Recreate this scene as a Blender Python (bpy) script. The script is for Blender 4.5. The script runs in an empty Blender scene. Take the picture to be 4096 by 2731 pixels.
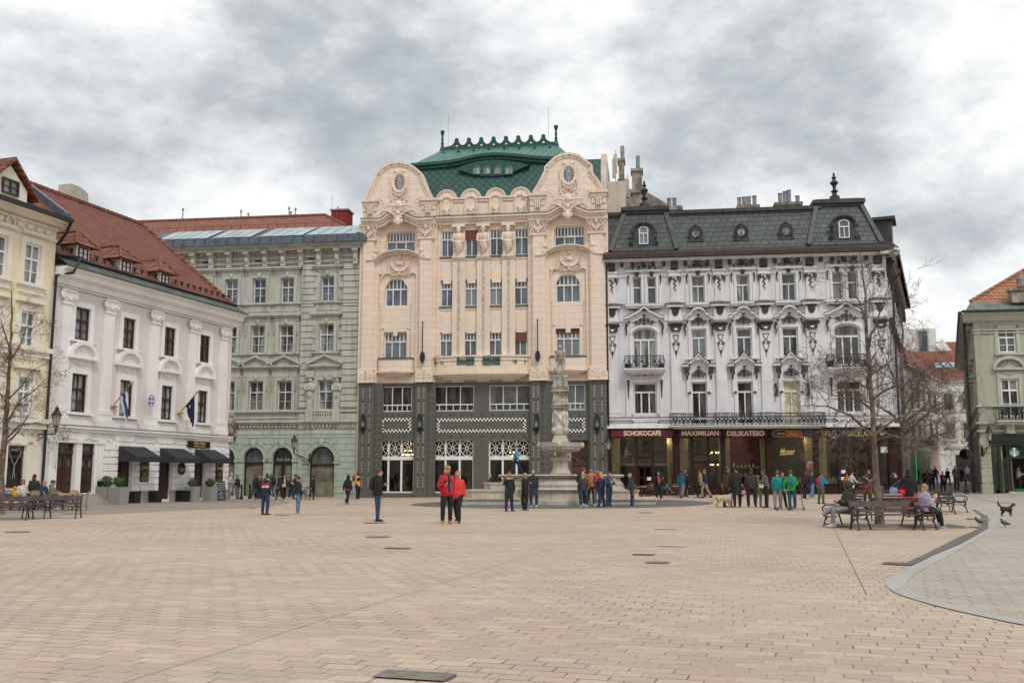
import bpy,bmesh,math,random
from mathutils import Vector,Matrix,noise,geometry
from math import sin,cos,tan,pi,radians as R,sqrt,atan2,floor
random.seed(7)
SC=bpy.context.scene
COL=SC.collection
# ------------------------------------------------------------------ camera
FPX=3982.0;TILT=R(7.72);CAM=Vector((0,0,1.6))
cd=bpy.data.cameras.new('camera');cam=bpy.data.objects.new('camera',cd);COL.objects.link(cam)
cd.sensor_width=36;cd.lens=FPX/4096*36;cd.clip_end=2000;cd.clip_start=.1
cam.location=CAM;cam.rotation_euler=(R(90)+TILT,0,0)
SC.camera=cam
SC.render.resolution_x=1024;SC.render.resolution_y=682
SC.view_settings.view_transform='Standard';SC.view_settings.look='None'
SC.view_settings.exposure=0.02;SC.view_settings.gamma=1
# ------------------------------------------------------------------ node helper
class NB:
 def __init__(s,nt):s.nt=nt;s.n=nt.nodes;s.l=nt.links
 def node(s,t,**k):
  n=s.n.new(t)
  for a,b in k.items():setattr(n,a,b)
  return n
 def put(s,sock,v):
  if v is None:return
  if isinstance(v,bpy.types.NodeSocket):s.l.new(v,sock)
  elif isinstance(v,(tuple,list))and len(v)==3 and sock.type=='RGBA':sock.default_value=(*v,1)
  else:sock.default_value=v
 def m(s,op,a,b=None,c=None,clamp=False):
  n=s.node('ShaderNodeMath',operation=op);n.use_clamp=clamp
  s.put(n.inputs[0],a);s.put(n.inputs[1],b);s.put(n.inputs[2],c)
  return n.outputs[0]
 def vm(s,op,a,b=None,sc=None):
  n=s.node('ShaderNodeVectorMath',operation=op);s.put(n.inputs[0],a);s.put(n.inputs[1],b)
  if sc is not None:s.put(n.inputs[3],sc)
  return n.outputs[1]if op in('DOT_PRODUCT','LENGTH','DISTANCE')else n.outputs[0]
 def xyz(s,v):
  n=s.node('ShaderNodeSeparateXYZ');s.put(n.inputs[0],v);return n.outputs
 def comb(s,x,y,z=0.0):
  n=s.node('ShaderNodeCombineXYZ');s.put(n.inputs[0],x);s.put(n.inputs[1],y);s.put(n.inputs[2],z);return n.outputs[0]
 def noise(s,v,sc,det=3,rough=.55,dist=0.0):
  n=s.node('ShaderNodeTexNoise');s.put(n.inputs['Vector'],v);n.inputs['Scale'].default_value=sc
  n.inputs['Detail'].default_value=det;n.inputs['Roughness'].default_value=rough;n.inputs['Distortion'].default_value=dist
  return n.outputs[0]
 def mix(s,f,a,b,mode='MIX'):
  n=s.node('ShaderNodeMix',data_type='RGBA',blend_type=mode);n.clamp_factor=True
  s.put(n.inputs[0],f);s.put(n.inputs[6],a);s.put(n.inputs[7],b);return n.outputs[2]
 def ramp(s,f,stops,interp='LINEAR'):
  n=s.node('ShaderNodeValToRGB');s.put(n.inputs[0],f);cr=n.color_ramp;cr.interpolation=interp
  while len(cr.elements)<len(stops):cr.elements.new(.5)
  for e,(p,c)in zip(cr.elements,stops):
   e.position=p;e.color=(*c,1)if len(c)==3 else c
  return n.outputs[0]
 def smooth(s,v,a,b,lo=0.0,hi=1.0):
  n=s.node('ShaderNodeMapRange',interpolation_type='SMOOTHSTEP')
  s.put(n.inputs[0],v);s.put(n.inputs[1],a);s.put(n.inputs[2],b);s.put(n.inputs[3],lo);s.put(n.inputs[4],hi)
  return n.outputs[0]
 def obj(s):return s.node('ShaderNodeTexCoord').outputs['Object']
 def rnd(s):return s.node('ShaderNodeObjectInfo').outputs['Random']
 def cells(s,u,v,w,h,gap,off=.5):
  vv=s.m('DIVIDE',v,h);r=s.m('FLOOR',vv)
  cu=s.m('ADD',s.m('DIVIDE',u,w),s.m('FRACT',s.m('MULTIPLY',r,off)))
  c=s.m('FLOOR',cu);fu=s.m('FRACT',cu);fv=s.m('FRACT',vv)
  eu=s.m('MULTIPLY',s.m('MINIMUM',fu,s.m('SUBTRACT',1.0,fu)),w)
  ev=s.m('MULTIPLY',s.m('MINIMUM',fv,s.m('SUBTRACT',1.0,fv)),h)
  e=s.m('MINIMUM',eu,ev)
  mask=s.smooth(e,gap*.35,gap*.8,1.0,0.0)
  wn=s.node('ShaderNodeTexWhiteNoise',noise_dimensions='2D');s.put(wn.inputs['Vector'],s.comb(c,r,0.0))
  return wn.outputs['Value'],mask,fv
MATS={}
def newmat(name):
 m=bpy.data.materials.new(name);m.use_nodes=True;m.node_tree.nodes.clear()
 b=NB(m.node_tree);out=b.node('ShaderNodeOutputMaterial');p=b.node('ShaderNodeBsdfPrincipled')
 b.l.new(p.outputs[0],out.inputs[0]);MATS[name]=m
 return m,b,p
def bumpto(b,p,h,st=.3,dist=.02):
 n=b.node('ShaderNodeBump');n.inputs['Strength'].default_value=st;n.inputs['Distance'].default_value=dist
 b.put(n.inputs['Height'],h);b.l.new(n.outputs[0],p.inputs['Normal'])
def mat(name,c,rough=.7,var=.12,sc=3.0,bump=0.0,metal=0.0,spec=.5,warm=None,fine=0.0):
 """plain procedural material: colour broken up by two noises"""
 if name in MATS:return MATS[name]
 m,b,p=newmat(name);o=b.obj()
 n1=b.noise(o,sc,4,.6)
 dark=tuple(x*(1-var*1.6)for x in c);lite=tuple(min(1,x*(1+var))for x in(warm or c))
 col=b.mix(b.smooth(n1,.3,.7),dark,lite)
 if fine:col=b.mix(fine,col,b.ramp(b.noise(o,sc*14,2,.7),[(.3,(0,0,0)),(.7,(1,1,1))]),'OVERLAY')
 b.put(p.inputs['Base Color'],col);p.inputs['Roughness'].default_value=rough
 p.inputs['Metallic'].default_value=metal;p.inputs['Specular IOR Level'].default_value=spec
 if bump:bumpto(b,p,b.noise(o,sc*5,4,.6),bump,.02)
 return m
 # ------------------------------------------------------------------ world: overcast cloud layer over a daylight sky
SUN_EL=R(52);SUN_AZ=R(158)
w=bpy.data.worlds.new('World');SC.world=w;w.use_nodes=True;w.node_tree.nodes.clear()
b=NB(w.node_tree)
wo=b.node('ShaderNodeOutputWorld');bg=b.node('ShaderNodeBackground');bg.inputs[1].default_value=.1
b.l.new(bg.outputs[0],wo.inputs[0])
sky=b.node('ShaderNodeTexSky',sky_type='NISHITA');sky.sun_disc=False;sky.sun_elevation=SUN_EL;sky.sun_rotation=SUN_AZ
d=b.vm('NORMALIZE',b.node('ShaderNodeTexCoord').outputs['Generated'])
X,Y,Z=b.xyz(d)
zz=b.m('ADD',b.m('ABSOLUTE',Z),.55)
pl=b.comb(b.m('DIVIDE',X,zz),b.m('DIVIDE',Y,zz),b.m('MULTIPLY',Z,.6))
pl=b.vm('MULTIPLY',d,(1,1,1.75))
n1=b.noise(b.vm('ADD',pl,(3.4,7.7,0)),4.6,9,.56,.0)
n2=b.noise(b.vm('ADD',pl,(13.1,2.3,5)),11.0,8,.6,.0)
n3=b.noise(b.vm('ADD',pl,(1.1,5.3,9)),26.0,6,.6,.0)
cl=b.m('ADD',b.m('ADD',b.m('MULTIPLY',n1,.56),b.m('MULTIPLY',n2,.32)),b.m('MULTIPLY',n3,.12))
# large cloud masses of the photographed sky: (direction, radius, weight)
def dirpx(px,py):
 cx=(px-2048)/FPX;cy=(1365.5-py)/FPX
 return Vector((cx,cos(TILT)-cy*sin(TILT),sin(TILT)+cy*cos(TILT))).normalized()
CLOUDS=[(420,330,.10,.16),(1100,200,.09,.15),(1560,430,.12,.22),(1380,560,.08,.12),(3060,230,.11,.26),(3300,420,.13,.24),(2800,620,.10,.12),(3900,640,.10,.2),(3900,960,.07,.26),(2550,180,.04,.10),(650,640,.10,.10),(40,420,.08,.06),(2200,60,.09,-.12),(3750,90,.10,-.20),(30,60,.12,-.16),(2050,480,.08,.04),(640,830,.13,-.2),(2480,860,.14,-.02),(1900,300,.1,.06),(700,250,.1,.08),(700,60,.09,-.14),(3650,1150,.06,-.22),(1500,800,.1,-.05),(1750,120,.06,.06),(2900,60,.08,-.05),(3500,800,.1,.04)]
for(cx_,cy_,rad,wt)in CLOUDS:
 dd=b.vm('DISTANCE',b.vm('MULTIPLY',d,(1,1,1.35)),tuple(Vector((1,1,1.35))*dirpx(cx_,cy_)))
 g=b.smooth(dd,rad*1.5,0.0)
 cl=b.m('SUBTRACT',cl,b.m('MULTIPLY',g,wt*.36))
ccol=b.ramp(cl,[(.30,(.43,.475,.51)),(.38,(.55,.59,.62)),(.43,(.68,.712,.738)),(.485,(.83,.855,.87)),(.55,(1.0,1.01,1.01))])
ccol=b.vm('SCALE',ccol,None,10.0)
cov=b.smooth(cl,.0,.25,.86,.985)
b.put(bg.inputs[0],b.mix(cov,b.vm('SCALE',sky.outputs[0],None,1.0),ccol))
# sun: veiled by cloud, very soft
sl=bpy.data.lights.new('sun','SUN');so=bpy.data.objects.new('sun',sl);COL.objects.link(so)
sl.energy=1.5;sl.angle=R(14);sl.color=(1,.965,.91)
sd=Vector((sin(SUN_AZ)*cos(SUN_EL),cos(SUN_AZ)*cos(SUN_EL),sin(SUN_EL)))
so.rotation_euler=sd.to_track_quat('Z','Y').to_euler();so.location=sd*60
# ------------------------------------------------------------------ pixel -> place
def ray(px,py):
 cx=(px-2048)/FPX;cy=(1365.5-py)/FPX
 return Vector((cx,cos(TILT)-cy*sin(TILT),sin(TILT)+cy*cos(TILT)))
def g(x,y):
 """height of the square: level in front, rising a little to the right and up the street"""
 return.0105*max(0.0,x+10)*min(1.5,max(0.0,(y-30)/42))+.010*max(0,-x-12)*min(1,max(0,(y-38)/15))
def gpt(px,py):
 r=ray(px,py);z=0.0
 for _ in range(12):
  k=(z-CAM.z)/r.z;p=CAM+r*k;z=.5*z+.5*g(p.x,p.y)
 return Vector((p.x,p.y,g(p.x,p.y)))
def dpt(px,py,Yd):
 r=ray(px,py);return CAM+r*(Yd/r.y)
 # ------------------------------------------------------------------ mesh builder
class MB:
 def __init__(s):s.v=[];s.f=[];s.T=None;s.k=[]
 def mark(s):s.k.append((len(s.v),len(s.f)))
 def each(s,name,material,parent=None,smooth=False):
  """one object for every marked piece"""
  out=[];ks=[(0,0)]+[k for k in s.k if k[0]>0]
  if ks[-1][0]<len(s.v):ks.append((len(s.v),len(s.f)))
  for(a,fa),(c,fc)in zip(ks[:-1],ks[1:]):
   if c>a:q=MB();q.v=s.v[a:c];q.f=[tuple(i-a for i in f)for f in s.f[fa:fc]];out.append(q.build(name,material,parent,smooth))
  return out
 def add(s,vs,fs):
  o=len(s.v)
  if s.T is not None:vs=[s.T@Vector(p)for p in vs]
  s.v+=[tuple(p)for p in vs];s.f+=[tuple(i+o for i in f)for f in fs];return s
 def box(s,x0,x1,y0,y1,z0,z1):
  if x0>x1:x0,x1=x1,x0
  if y0>y1:y0,y1=y1,y0
  if z0>z1:z0,z1=z1,z0
  return s.add([(x0,y0,z0),(x1,y0,z0),(x1,y1,z0),(x0,y1,z0),(x0,y0,z1),(x1,y0,z1),(x1,y1,z1),(x0,y1,z1)],[(0,3,2,1),(4,5,6,7),(0,1,5,4),(1,2,6,5),(2,3,7,6),(3,0,4,7)])
 def slab(s,pts,y0,y1):
  """polygon (x,z) extruded from y0 to y1"""
  n=len(pts)
  ar=sum(pts[i][0]*pts[(i+1)%n][1]-pts[(i+1)%n][0]*pts[i][1]for i in range(n))
  if ar<0:pts=pts[::-1]
  vs=[(x,y0,z)for x,z in pts]+[(x,y1,z)for x,z in pts]
  fs=[tuple(range(n)),tuple(range(2*n-1,n-1,-1))]+[(i,i+n,(i+1)%n+n,(i+1)%n)for i in range(n)]
  return s.add(vs,fs)
 def prism(s,pts,z0,z1):
  """polygon (x,y) extruded in z"""
  n=len(pts)
  ar=sum(pts[i][0]*pts[(i+1)%n][1]-pts[(i+1)%n][0]*pts[i][1]for i in range(n))
  if ar<0:pts=pts[::-1]
  vs=[(x,y,z0)for x,y in pts]+[(x,y,z1)for x,y in pts]
  return s.add(vs,[tuple(range(n-1,-1,-1)),tuple(range(n,2*n))]+[(i,(i+1)%n,(i+1)%n+n,i+n)for i in range(n)])
 def profx(s,prof,x0,x1):
  """profile (y,z) swept along x"""
  n=len(prof)
  return s.add([(x0,y,z)for y,z in prof]+[(x1,y,z)for y,z in prof],[tuple(range(n)),tuple(range(2*n-1,n-1,-1))]+[(i,i+n,(i+1)%n+n,(i+1)%n)for i in range(n)])
 def wall(s,outer,holes,y,rev=.25):
  loops=[[Vector((x,z,0))for x,z in L]for L in[outer]+holes]
  tris=geometry.tessellate_polygon(loops);fl=[p for L in loops for p in L]
  fs=[]
  for t in tris:
   a,b_,c=(fl[i]for i in t)
   cr=(b_-a).cross(c-a).z
   fs.append(t if cr>0 else t[::-1])
  s.add([(p.x,y,p.y)for p in fl],fs)
  for L in holes:
   n=len(L)
   for i in range(n):
    a,c=L[i],L[(i+1)%n]
    s.add([(a[0],y,a[1]),(c[0],y,c[1]),(c[0],y+rev,c[1]),(a[0],y+rev,a[1])],[(0,1,2,3)])
  return s
 def lathe(s,prof,n=16,c=(0,0),sx=1,sy=1,a0=0.0,ph=0.0):
  m=len(prof);vs=[]
  for r,z in prof:
   for i in range(n):
    a=a0+ph+2*pi*i/n;vs.append((c[0]+cos(a)*r*sx,c[1]+sin(a)*r*sy,z))
  fs=[(j*n+i,j*n+(i+1)%n,(j+1)*n+(i+1)%n,(j+1)*n+i)for j in range(m-1)for i in range(n)]
  fs+=[tuple(range(n-1,-1,-1)),tuple(range((m-1)*n,m*n))]
  return s.add(vs,fs)
 def tube(s,pts,rad,n=5,closed=False):
  pts=[Vector(p)for p in pts];m=len(pts)
  if m<2:return s
  if not isinstance(rad,(list,tuple)):rad=[rad]*m
  vs=[];prev=None
  for i,p in enumerate(pts):
   if closed:t=pts[(i+1)%m]-pts[i-1]
   else:t=pts[min(i+1,m-1)]-pts[max(i-1,0)]
   if t.length<1e-9:t=Vector((0,0,1))
   t.normalize()
   if prev is None:
    u=t.orthogonal().normalized()
   else:
    u=prev-t*prev.dot(t)
    u=u.normalized()if u.length>1e-6 else t.orthogonal().normalized()
   prev=u;w_=t.cross(u)
   for k in range(n):
    a=2*pi*k/n;vs.append(p+(u*cos(a)+w_*sin(a))*rad[i])
  fs=[]
  for j in range(m if closed else m-1):
   q=(j+1)%m
   for k in range(n):fs.append((j*n+k,j*n+(k+1)%n,q*n+(k+1)%n,q*n+k))
  if not closed:fs+=[tuple(range(n-1,-1,-1)),tuple(range((m-1)*n,m*n))]
  return s.add(vs,fs)
 def ring(s,x,y,z,rx,rz,r,n=18,k=5):
  return s.tube([(x+cos(2*pi*i/n)*rx,y,z+sin(2*pi*i/n)*rz)for i in range(n)],r,k,True)
 def blob(s,x,y,z,rx,ry,rz,n=8,m=5):
  vs=[(x,y,z-rz)]
  for j in range(1,m):
   a=-pi/2+pi*j/m
   for i in range(n):
    q=2*pi*i/n;vs.append((x+rx*cos(a)*cos(q),y+ry*cos(a)*sin(q),z+rz*sin(a)))
  vs.append((x,y,z+rz));L=len(vs)-1
  fs=[(0,1+(i+1)%n,1+i)for i in range(n)]+[(L,L-n+i,L-n+(i+1)%n)for i in range(n)]
  for j in range(m-2):
   for i in range(n):
    a=1+j*n;fs.append((a+i,a+(i+1)%n,a+n+(i+1)%n,a+n+i))
  return s.add(vs,fs)
 def scroll(s,x,y,z,r,th,flip=1,turns=1.6,a0=0.0,n=18,up=1):
  P=[]
  for i in range(n+1):
   t=i/n;a=a0+turns*2*pi*t;rr=r*(1-.85*t)
   P.append((x+flip*cos(a)*rr,y,z+up*sin(a)*rr))
  return s.tube(P,th,4)
 def swag(s,x0,x1,y,z,drop,r,n=8):
  P=[(x0+(x1-x0)*i/n,y-.02,z-drop*sin(pi*i/n))for i in range(n+1)]
  for i,p in enumerate(P[:-1]):
   q=P[i+1];s.blob((p[0]+q[0])/2,p[1],(p[2]+q[2])/2,abs(x1-x0)/n*.6,r,r*(1+.4*sin(pi*(i+.5)/n)),6,4)
  return s
 def merge(s,o,idx):
  if not hasattr(s,'mi'):s.mi=[0]*len(s.f)
  s.mi+=[0]*(len(s.f)-len(s.mi));s.add(o.v,o.f);s.mi+=[idx]*len(o.f);return s
 def build(s,name,material,parent=None,smooth=False,loc=None):
  me=bpy.data.meshes.new(name);me.from_pydata(s.v,[],s.f);me.validate()
  if smooth:
   me.polygons.foreach_set('use_smooth',[True]*len(me.polygons))
   try:me.set_sharp_from_angle(angle=R(40))
   except Exception:pass
  mm=material if isinstance(material,list)else[material]
  if hasattr(s,'mi')and len(me.polygons)==len(s.f):me.polygons.foreach_set('material_index',s.mi+[0]*(len(s.f)-len(s.mi)))
  for q in mm:me.materials.append(MATS[q]if isinstance(q,str)else q)
  o=bpy.data.objects.new(name,me);COL.objects.link(o)
  if parent is not None:o.parent=parent
  if loc is not None:o.location=loc
  return o
def tag(o,label=None,cat=None,group=None,kind=None):
 if label:o['label']=label
 if cat:o['category']=cat
 if group:o['group']=group
 if kind:o['kind']=kind
 return o
def thing(name,label,cat,loc=(0,0,0),rz=0.0,group=None):
 o=bpy.data.objects.new(name,None);COL.objects.link(o);o.empty_display_size=.2
 o.location=loc;o.rotation_euler=(0,0,rz);return tag(o,label,cat,group)
def text_mesh(s,size,ext=.01,font_shear=0.0,bold=0.0,sx=1.0,align='CENTER',spacing=1.0):
 c=bpy.data.curves.new('lettering','FONT');c.body=s;c.size=size;c.extrude=ext;c.align_x=align;c.align_y='CENTER'
 c.shear=font_shear;c.offset=bold;c.resolution_u=3;c.space_character=spacing
 o=bpy.data.objects.new('tmp',c);COL.objects.link(o)
 dg=bpy.context.evaluated_depsgraph_get();me=bpy.data.meshes.new_from_object(o.evaluated_get(dg))
 bpy.data.objects.remove(o);bpy.data.curves.remove(c)
 me.transform(Matrix.Rotation(R(90),4,'X')@Matrix.Diagonal((sx,1,1,1)))
 return me
def lettering(s,size,x,y,z,material,parent,name='lettering',**k):
 me=text_mesh(s,size,**k);me.transform(Matrix.Translation((x,y,z)));me.materials.append(MATS[material])
 o=bpy.data.objects.new(name,me);COL.objects.link(o);o.parent=parent;return o
def copytree(o,label=None,loc=None,rz=None,group=None):
 c=o.copy();COL.objects.link(c)
 if label:c['label']=label
 if group:c['group']=group
 if loc is not None:c.location=loc
 if rz is not None:c.rotation_euler=(0,0,rz)
 for a in list(o.children):
  p=a.copy();COL.objects.link(p);p.parent=c
  for q in list(a.children):
   k=q.copy();COL.objects.link(k);k.parent=p
 return c
def arc(cx,cz,rx,rz,a0,a1,n=10):
 return[(cx+rx*cos(R(a0+(a1-a0)*i/n)),cz+rz*sin(R(a0+(a1-a0)*i/n)))for i in range(n+1)]
 # ------------------------------------------------------------------ materials
mat('glass_frame',(.72,.72,.70),.5,.06)
mat('white_paint',(.80,.80,.79),.45,.04)
mat('brown_wood',(.055,.022,.016),.4,.25,6)
mat('dark_iron',(.012,.012,.013),.45,.2,5)
mat('black_paint',(.012,.012,.014),.5,.1)
mat('gold',(.55,.37,.11),.35,.1,metal=.7)
mat('gold_paint',(.62,.45,.16),.5,.08)
mat('cream_lettering',(.78,.66,.50),.5,.05)
mat('brass',(.45,.30,.08),.35,.1,metal=.9)
def glassmat(name,dark,curtain,amount,scale=60,spec=1.0):
 """window pane: dark room, partly drawn pleated curtain, and the reflection of the sky"""
 m,b,p=newmat(name);o=b.obj();x,y,z=b.xyz(o);r=b.rnd()
 n=b.noise(b.comb(b.m('ADD',b.m('MULTIPLY',x,2.0),b.m('MULTIPLY',r,50)),b.m('MULTIPLY',r,37),b.m('MULTIPLY',z,.3)),1.0,2,.5)
 pleat=b.m('MULTIPLY',b.m('ADD',b.m('SINE',b.m('MULTIPLY',x,scale)),1.0),.5)
 f=b.m('MULTIPLY',b.smooth(n,.44,.60),b.m('ADD',b.m('MULTIPLY',r,amount),amount*.45),clamp=True)
 f=b.m('MULTIPLY',f,b.m('ADD',b.m('MULTIPLY',pleat,.45),.55))
 n2=b.noise(b.comb(x,b.m('MULTIPLY',r,91),z),.9,3,.6)
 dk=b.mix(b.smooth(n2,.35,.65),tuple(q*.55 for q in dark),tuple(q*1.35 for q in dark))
 dk=b.mix(b.m('MULTIPLY',b.smooth(r,.62,.85),.45),dk,(.24,.29,.34))  # some panes mixed paler blue: sky reflection painted into the base colour
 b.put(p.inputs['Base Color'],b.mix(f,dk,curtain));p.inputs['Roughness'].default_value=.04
 p.inputs['Specular IOR Level'].default_value=.5;p.inputs['IOR'].default_value=1.62
 bumpto(b,p,b.noise(o,.8,2),.05,.05)
 return m
glassmat('pane_blue',(.07,.10,.14),(.26,.30,.35),.4)
glassmat('pane_dark',(.045,.055,.06),(.33,.35,.36),.5)
glassmat('pane_curtain',(.05,.06,.062),(.42,.43,.42),1.0)
glassmat('pane_brown',(.035,.035,.032),(.20,.20,.18),.8)
glassmat('pane_shop',(.03,.032,.03),(.10,.085,.06),.5,5)
def plaster(name,c,dirt=.25,sc=.5,grime=(.25,.23,.2)):
 m,b,p=newmat(name);o=b.obj();x,y,z=b.xyz(o)
 n1=b.noise(o,sc,5,.6);n2=b.noise(o,9,4,.65)
 st=b.noise(b.comb(b.m('MULTIPLY',x,2.6),b.m('MULTIPLY',y,2.6),b.m('MULTIPLY',z,.22)),1.0,4,.6)
 col=b.mix(b.smooth(n1,.3,.7),tuple(q*.93 for q in c),tuple(min(1,q*1.04)for q in c))
 col=b.mix(b.m('MULTIPLY',b.smooth(st,.45,.74),dirt),col,grime)
 col=b.mix(.10,col,b.ramp(n2,[(.3,(0,0,0)),(.7,(1,1,1))]),'OVERLAY')
 b.put(p.inputs['Base Color'],col);p.inputs['Roughness'].default_value=.85;p.inputs['Specular IOR Level'].default_value=.25
 bumpto(b,p,b.noise(o,30,3),.15,.01)
 return m
def coursed(name,c,joint,w,h,gap=.022,bump=.5,var=.05,speck=.1,dirt=.12):
 m,b,p=newmat(name);o=b.obj();x,y,z=b.xyz(o)
 rv,mask,fv=b.cells(b.m('ADD',x,b.m('MULTIPLY',y,.7)),z,w,h,gap)
 n1=b.noise(o,.45,5,.6);n2=b.noise(o,40,3,.7)
 col=b.mix(rv,tuple(q*(1-var)for q in c),tuple(min(1,q*(1+var))for q in c))
 col=b.mix(b.m('MULTIPLY',b.smooth(n1,.45,.8),dirt),col,tuple(q*.6 for q in c))
 col=b.mix(b.m('MULTIPLY',mask,.75),col,joint)
 col=b.mix(speck,col,b.ramp(n2,[(.35,(0,0,0)),(.65,(1,1,1))]),'OVERLAY')
 b.put(p.inputs['Base Color'],col);p.inputs['Roughness'].default_value=.8;p.inputs['Specular IOR Level'].default_value=.3
 bumpto(b,p,b.m('SUBTRACT',1.0,mask),bump,.02)
 return m
def tiles(name,c1,c2,w,h,gap=.02,mode='brick',rough=.7,k=1.0,patch=None,bump=.6):
 m,b,p=newmat(name);o=b.obj();x,y,z=b.xyz(o)
 u=b.m('ADD',x,b.m('MULTIPLY',y,.35));v=b.m('MULTIPLY',z,k)
 if mode=='diamond':
  u,v=b.m('ADD',u,b.m('MULTIPLY',v,.9)),b.m('SUBTRACT',u,b.m('MULTIPLY',v,.9));off=0.0
 else:off=.5
 rv,mask,fv=b.cells(u,v,w,h,gap,off)
 n1=b.noise(o,.5,5,.65)
 col=b.mix(b.m('ADD',b.m('MULTIPLY',rv,.6),b.m('MULTIPLY',n1,.4)),c1,c2)
 if patch:col=b.mix(b.smooth(b.noise(o,.9,5,.7),.5,.72),col,patch)
 col=b.mix(b.m('MULTIPLY',mask,.8),col,tuple(q*.3 for q in c1))
 b.put(p.inputs['Base Color'],col);p.inputs['Roughness'].default_value=rough
 bumpto(b,p,b.m('SUBTRACT',b.m('SUBTRACT',1.0,mask),b.m('MULTIPLY',fv,.8 if mode!='diamond' else 0)),bump,.05)
 return m
 # ------------------------------------------------------------------ building frame: local x along the front, -y towards the square
class Bld:
 def __init__(s,name,label,cat,px,Yd,ang,base=1905.4):
  p=CAM+ray(px,base)*(Yd/ray(px,base).y)
  s.ang=R(ang);s.O=Vector((p.x,p.y,0));s.root=thing(name,label,cat,s.O,s.ang)
  s.I=Matrix.Rotation(-s.ang,3,'Z')
 def L(s,px,py,y=0.0):
  o=s.I@(CAM-s.O);r=s.I@ray(px,py);k=(y-o.y)/r.y;q=o+r*k;return(q.x,q.z)
 def U(s,px,y=0.0,py=1500):return s.L(px,py,y)[0]
 def Zp(s,py,px,y=0.0):return s.L(px,py,y)[1]
 def rect(s,x0,y0,x1,y1,y=0.0):
  ym=(y0+y1)/2;xm=(x0+x1)/2
  return s.L(x0,ym,y)[0],s.L(x1,ym,y)[0],s.L(xm,y1,y)[1],s.L(xm,y0,y)[1]
 def pts(s,P,y=0.0):return[s.L(a,c,y)for a,c in P]
 def W(s,x,y,z):return s.O+Matrix.Rotation(s.ang,3,'Z')@Vector((x,y,z))
def rp(r):u0,u1,z0,z1=r;return[(u0,z0),(u1,z0),(u1,z1),(u0,z1)]
def window(B,r,y,rows,fr='glass_frame',pane='pane_dark',t=.07,name='window',top=0.0,label=None):
 """rows: list of (z fraction lo, hi, columns[, glazing bars]); y = plane of the frame; top = rise of a segmental head"""
 u0,u1,z0,z1=r;W=u1-u0;H=z1-z0;m=MB()
 m.box(u0,u0+t,y,y+.09,z0,z1-top*.4);m.box(u1-t,u1,y,y+.09,z0,z1-top*.4);m.box(u0+t,u1-t,y,y+.09,z0,z0+t)
 if top:
  A=arc((u0+u1)/2,z1-top,W/2,top,0,180,10)
  m.tube([(a,y+.04,c)for a,c in A],t*.6,4)
 else:m.box(u0+t,u1-t,y,y+.09,z1-t,z1)
 for i,q in enumerate(rows):
  a,c,n=q[:3];za=z0+H*a;zb=z0+H*c
  if i:m.box(u0+t,u1-t,y-.015,y+.08,za-t*.6,za+t*.6)
  for k in range(1,n):
   x=u0+W*k/n;m.box(x-t*.45,x+t*.45,y+.004,y+.07,za,zb if zb<z1-.01 else z1-top*.15)
  if len(q)>3:
   for k in range(1,q[3]+1):
    z=za+(zb-za)*k/(q[3]+1);m.box(u0+t,u1-t,y+.02,y+.06,z-t*.22,z+t*.22)
 o=m.build(name,fr,B.root)
 if label:o['label']=label
 p=MB()
 if top:p.slab([(u0+.01,z0+.01),(u1-.01,z0+.01)]+arc((u0+u1)/2,z1-top,W/2-.01,top-.01,0,180,10),y+.085,y+.10)
 else:p.box(u0+.01,u1-.01,y+.085,y+.10,z0+.01,z1-.01)
 p.build('pane',pane,o)
 return o
 # ================================================================== GROUND
def paver_mat(name,cols,w,h,ang,gap=.012,joint=(.085,.07,.06),blotch=.38,bump=.25):
 m,b,p=newmat(name);o=b.obj();x,y,z=b.xyz(o);c,s=cos(R(ang)),sin(R(ang))
 wob=b.m('MULTIPLY',b.m('SUBTRACT',b.noise(o,.35,2),.5),.10)
 u=b.m('SUBTRACT',b.m('MULTIPLY',x,c),b.m('MULTIPLY',y,s));v=b.m('ADD',b.m('ADD',b.m('MULTIPLY',x,s),b.m('MULTIPLY',y,c)),wob)
 rv,mask,fv=b.cells(u,v,w,h,gap,.382)
 n=len(cols);col=b.ramp(rv,[(i/n,q)for i,q in enumerate(cols)],'CONSTANT')
 # neighbouring pavers share a batch colour here and there
 rv2,_,_=b.cells(u,v,w*5,h*3,gap,.37)
 col=b.mix(b.m('MULTIPLY',rv2,.14),col,cols[0]);col=b.mix(.34,col,cols[len(cols)//2])
 big=b.noise(b.comb(b.m('MULTIPLY',x,.5),y,0),.16,6,.62);sp=b.noise(o,22,4,.7)
 tr=b.noise(b.comb(b.m('MULTIPLY',x,.25),y,0),1.1,5,.7)
 col=b.mix(b.m('MULTIPLY',b.smooth(big,.42,.72),blotch),col,tuple(q*.62 for q in cols[0]))
 col=b.mix(b.m('MULTIPLY',b.smooth(tr,.50,.78),blotch*.9),col,tuple(q*.66 for q in cols[1]))
 col=b.mix(.16,col,b.ramp(sp,[(.3,(0,0,0)),(.7,(1,1,1))]),'OVERLAY')
 jn=b.m('ADD',b.m('MULTIPLY',b.noise(o,.22,4,.6),.6),b.m('MULTIPLY',b.noise(o,3.2,2,.6),.4))
 col=b.mix(b.m('MULTIPLY',mask,b.smooth(jn,.42,.58,.12,.95)),col,joint)
 spots=b.node('ShaderNodeTexVoronoi');b.put(spots.inputs['Vector'],o);spots.inputs['Scale'].default_value=1.3
 col=b.mix(b.m('MULTIPLY',b.smooth(spots.outputs['Distance'],.045,.02),.55),col,tuple(q*.35 for q in cols[0]))
 b.put(p.inputs['Base Color'],col);b.put(p.inputs['Roughness'],b.smooth(big,.3,.7,.62,.8));p.inputs['Specular IOR Level'].default_value=.35
 bumpto(b,p,b.m('ADD',b.m('SUBTRACT',1.0,mask),b.m('MULTIPLY',sp,.25)),bump,.012)
 return m
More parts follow.
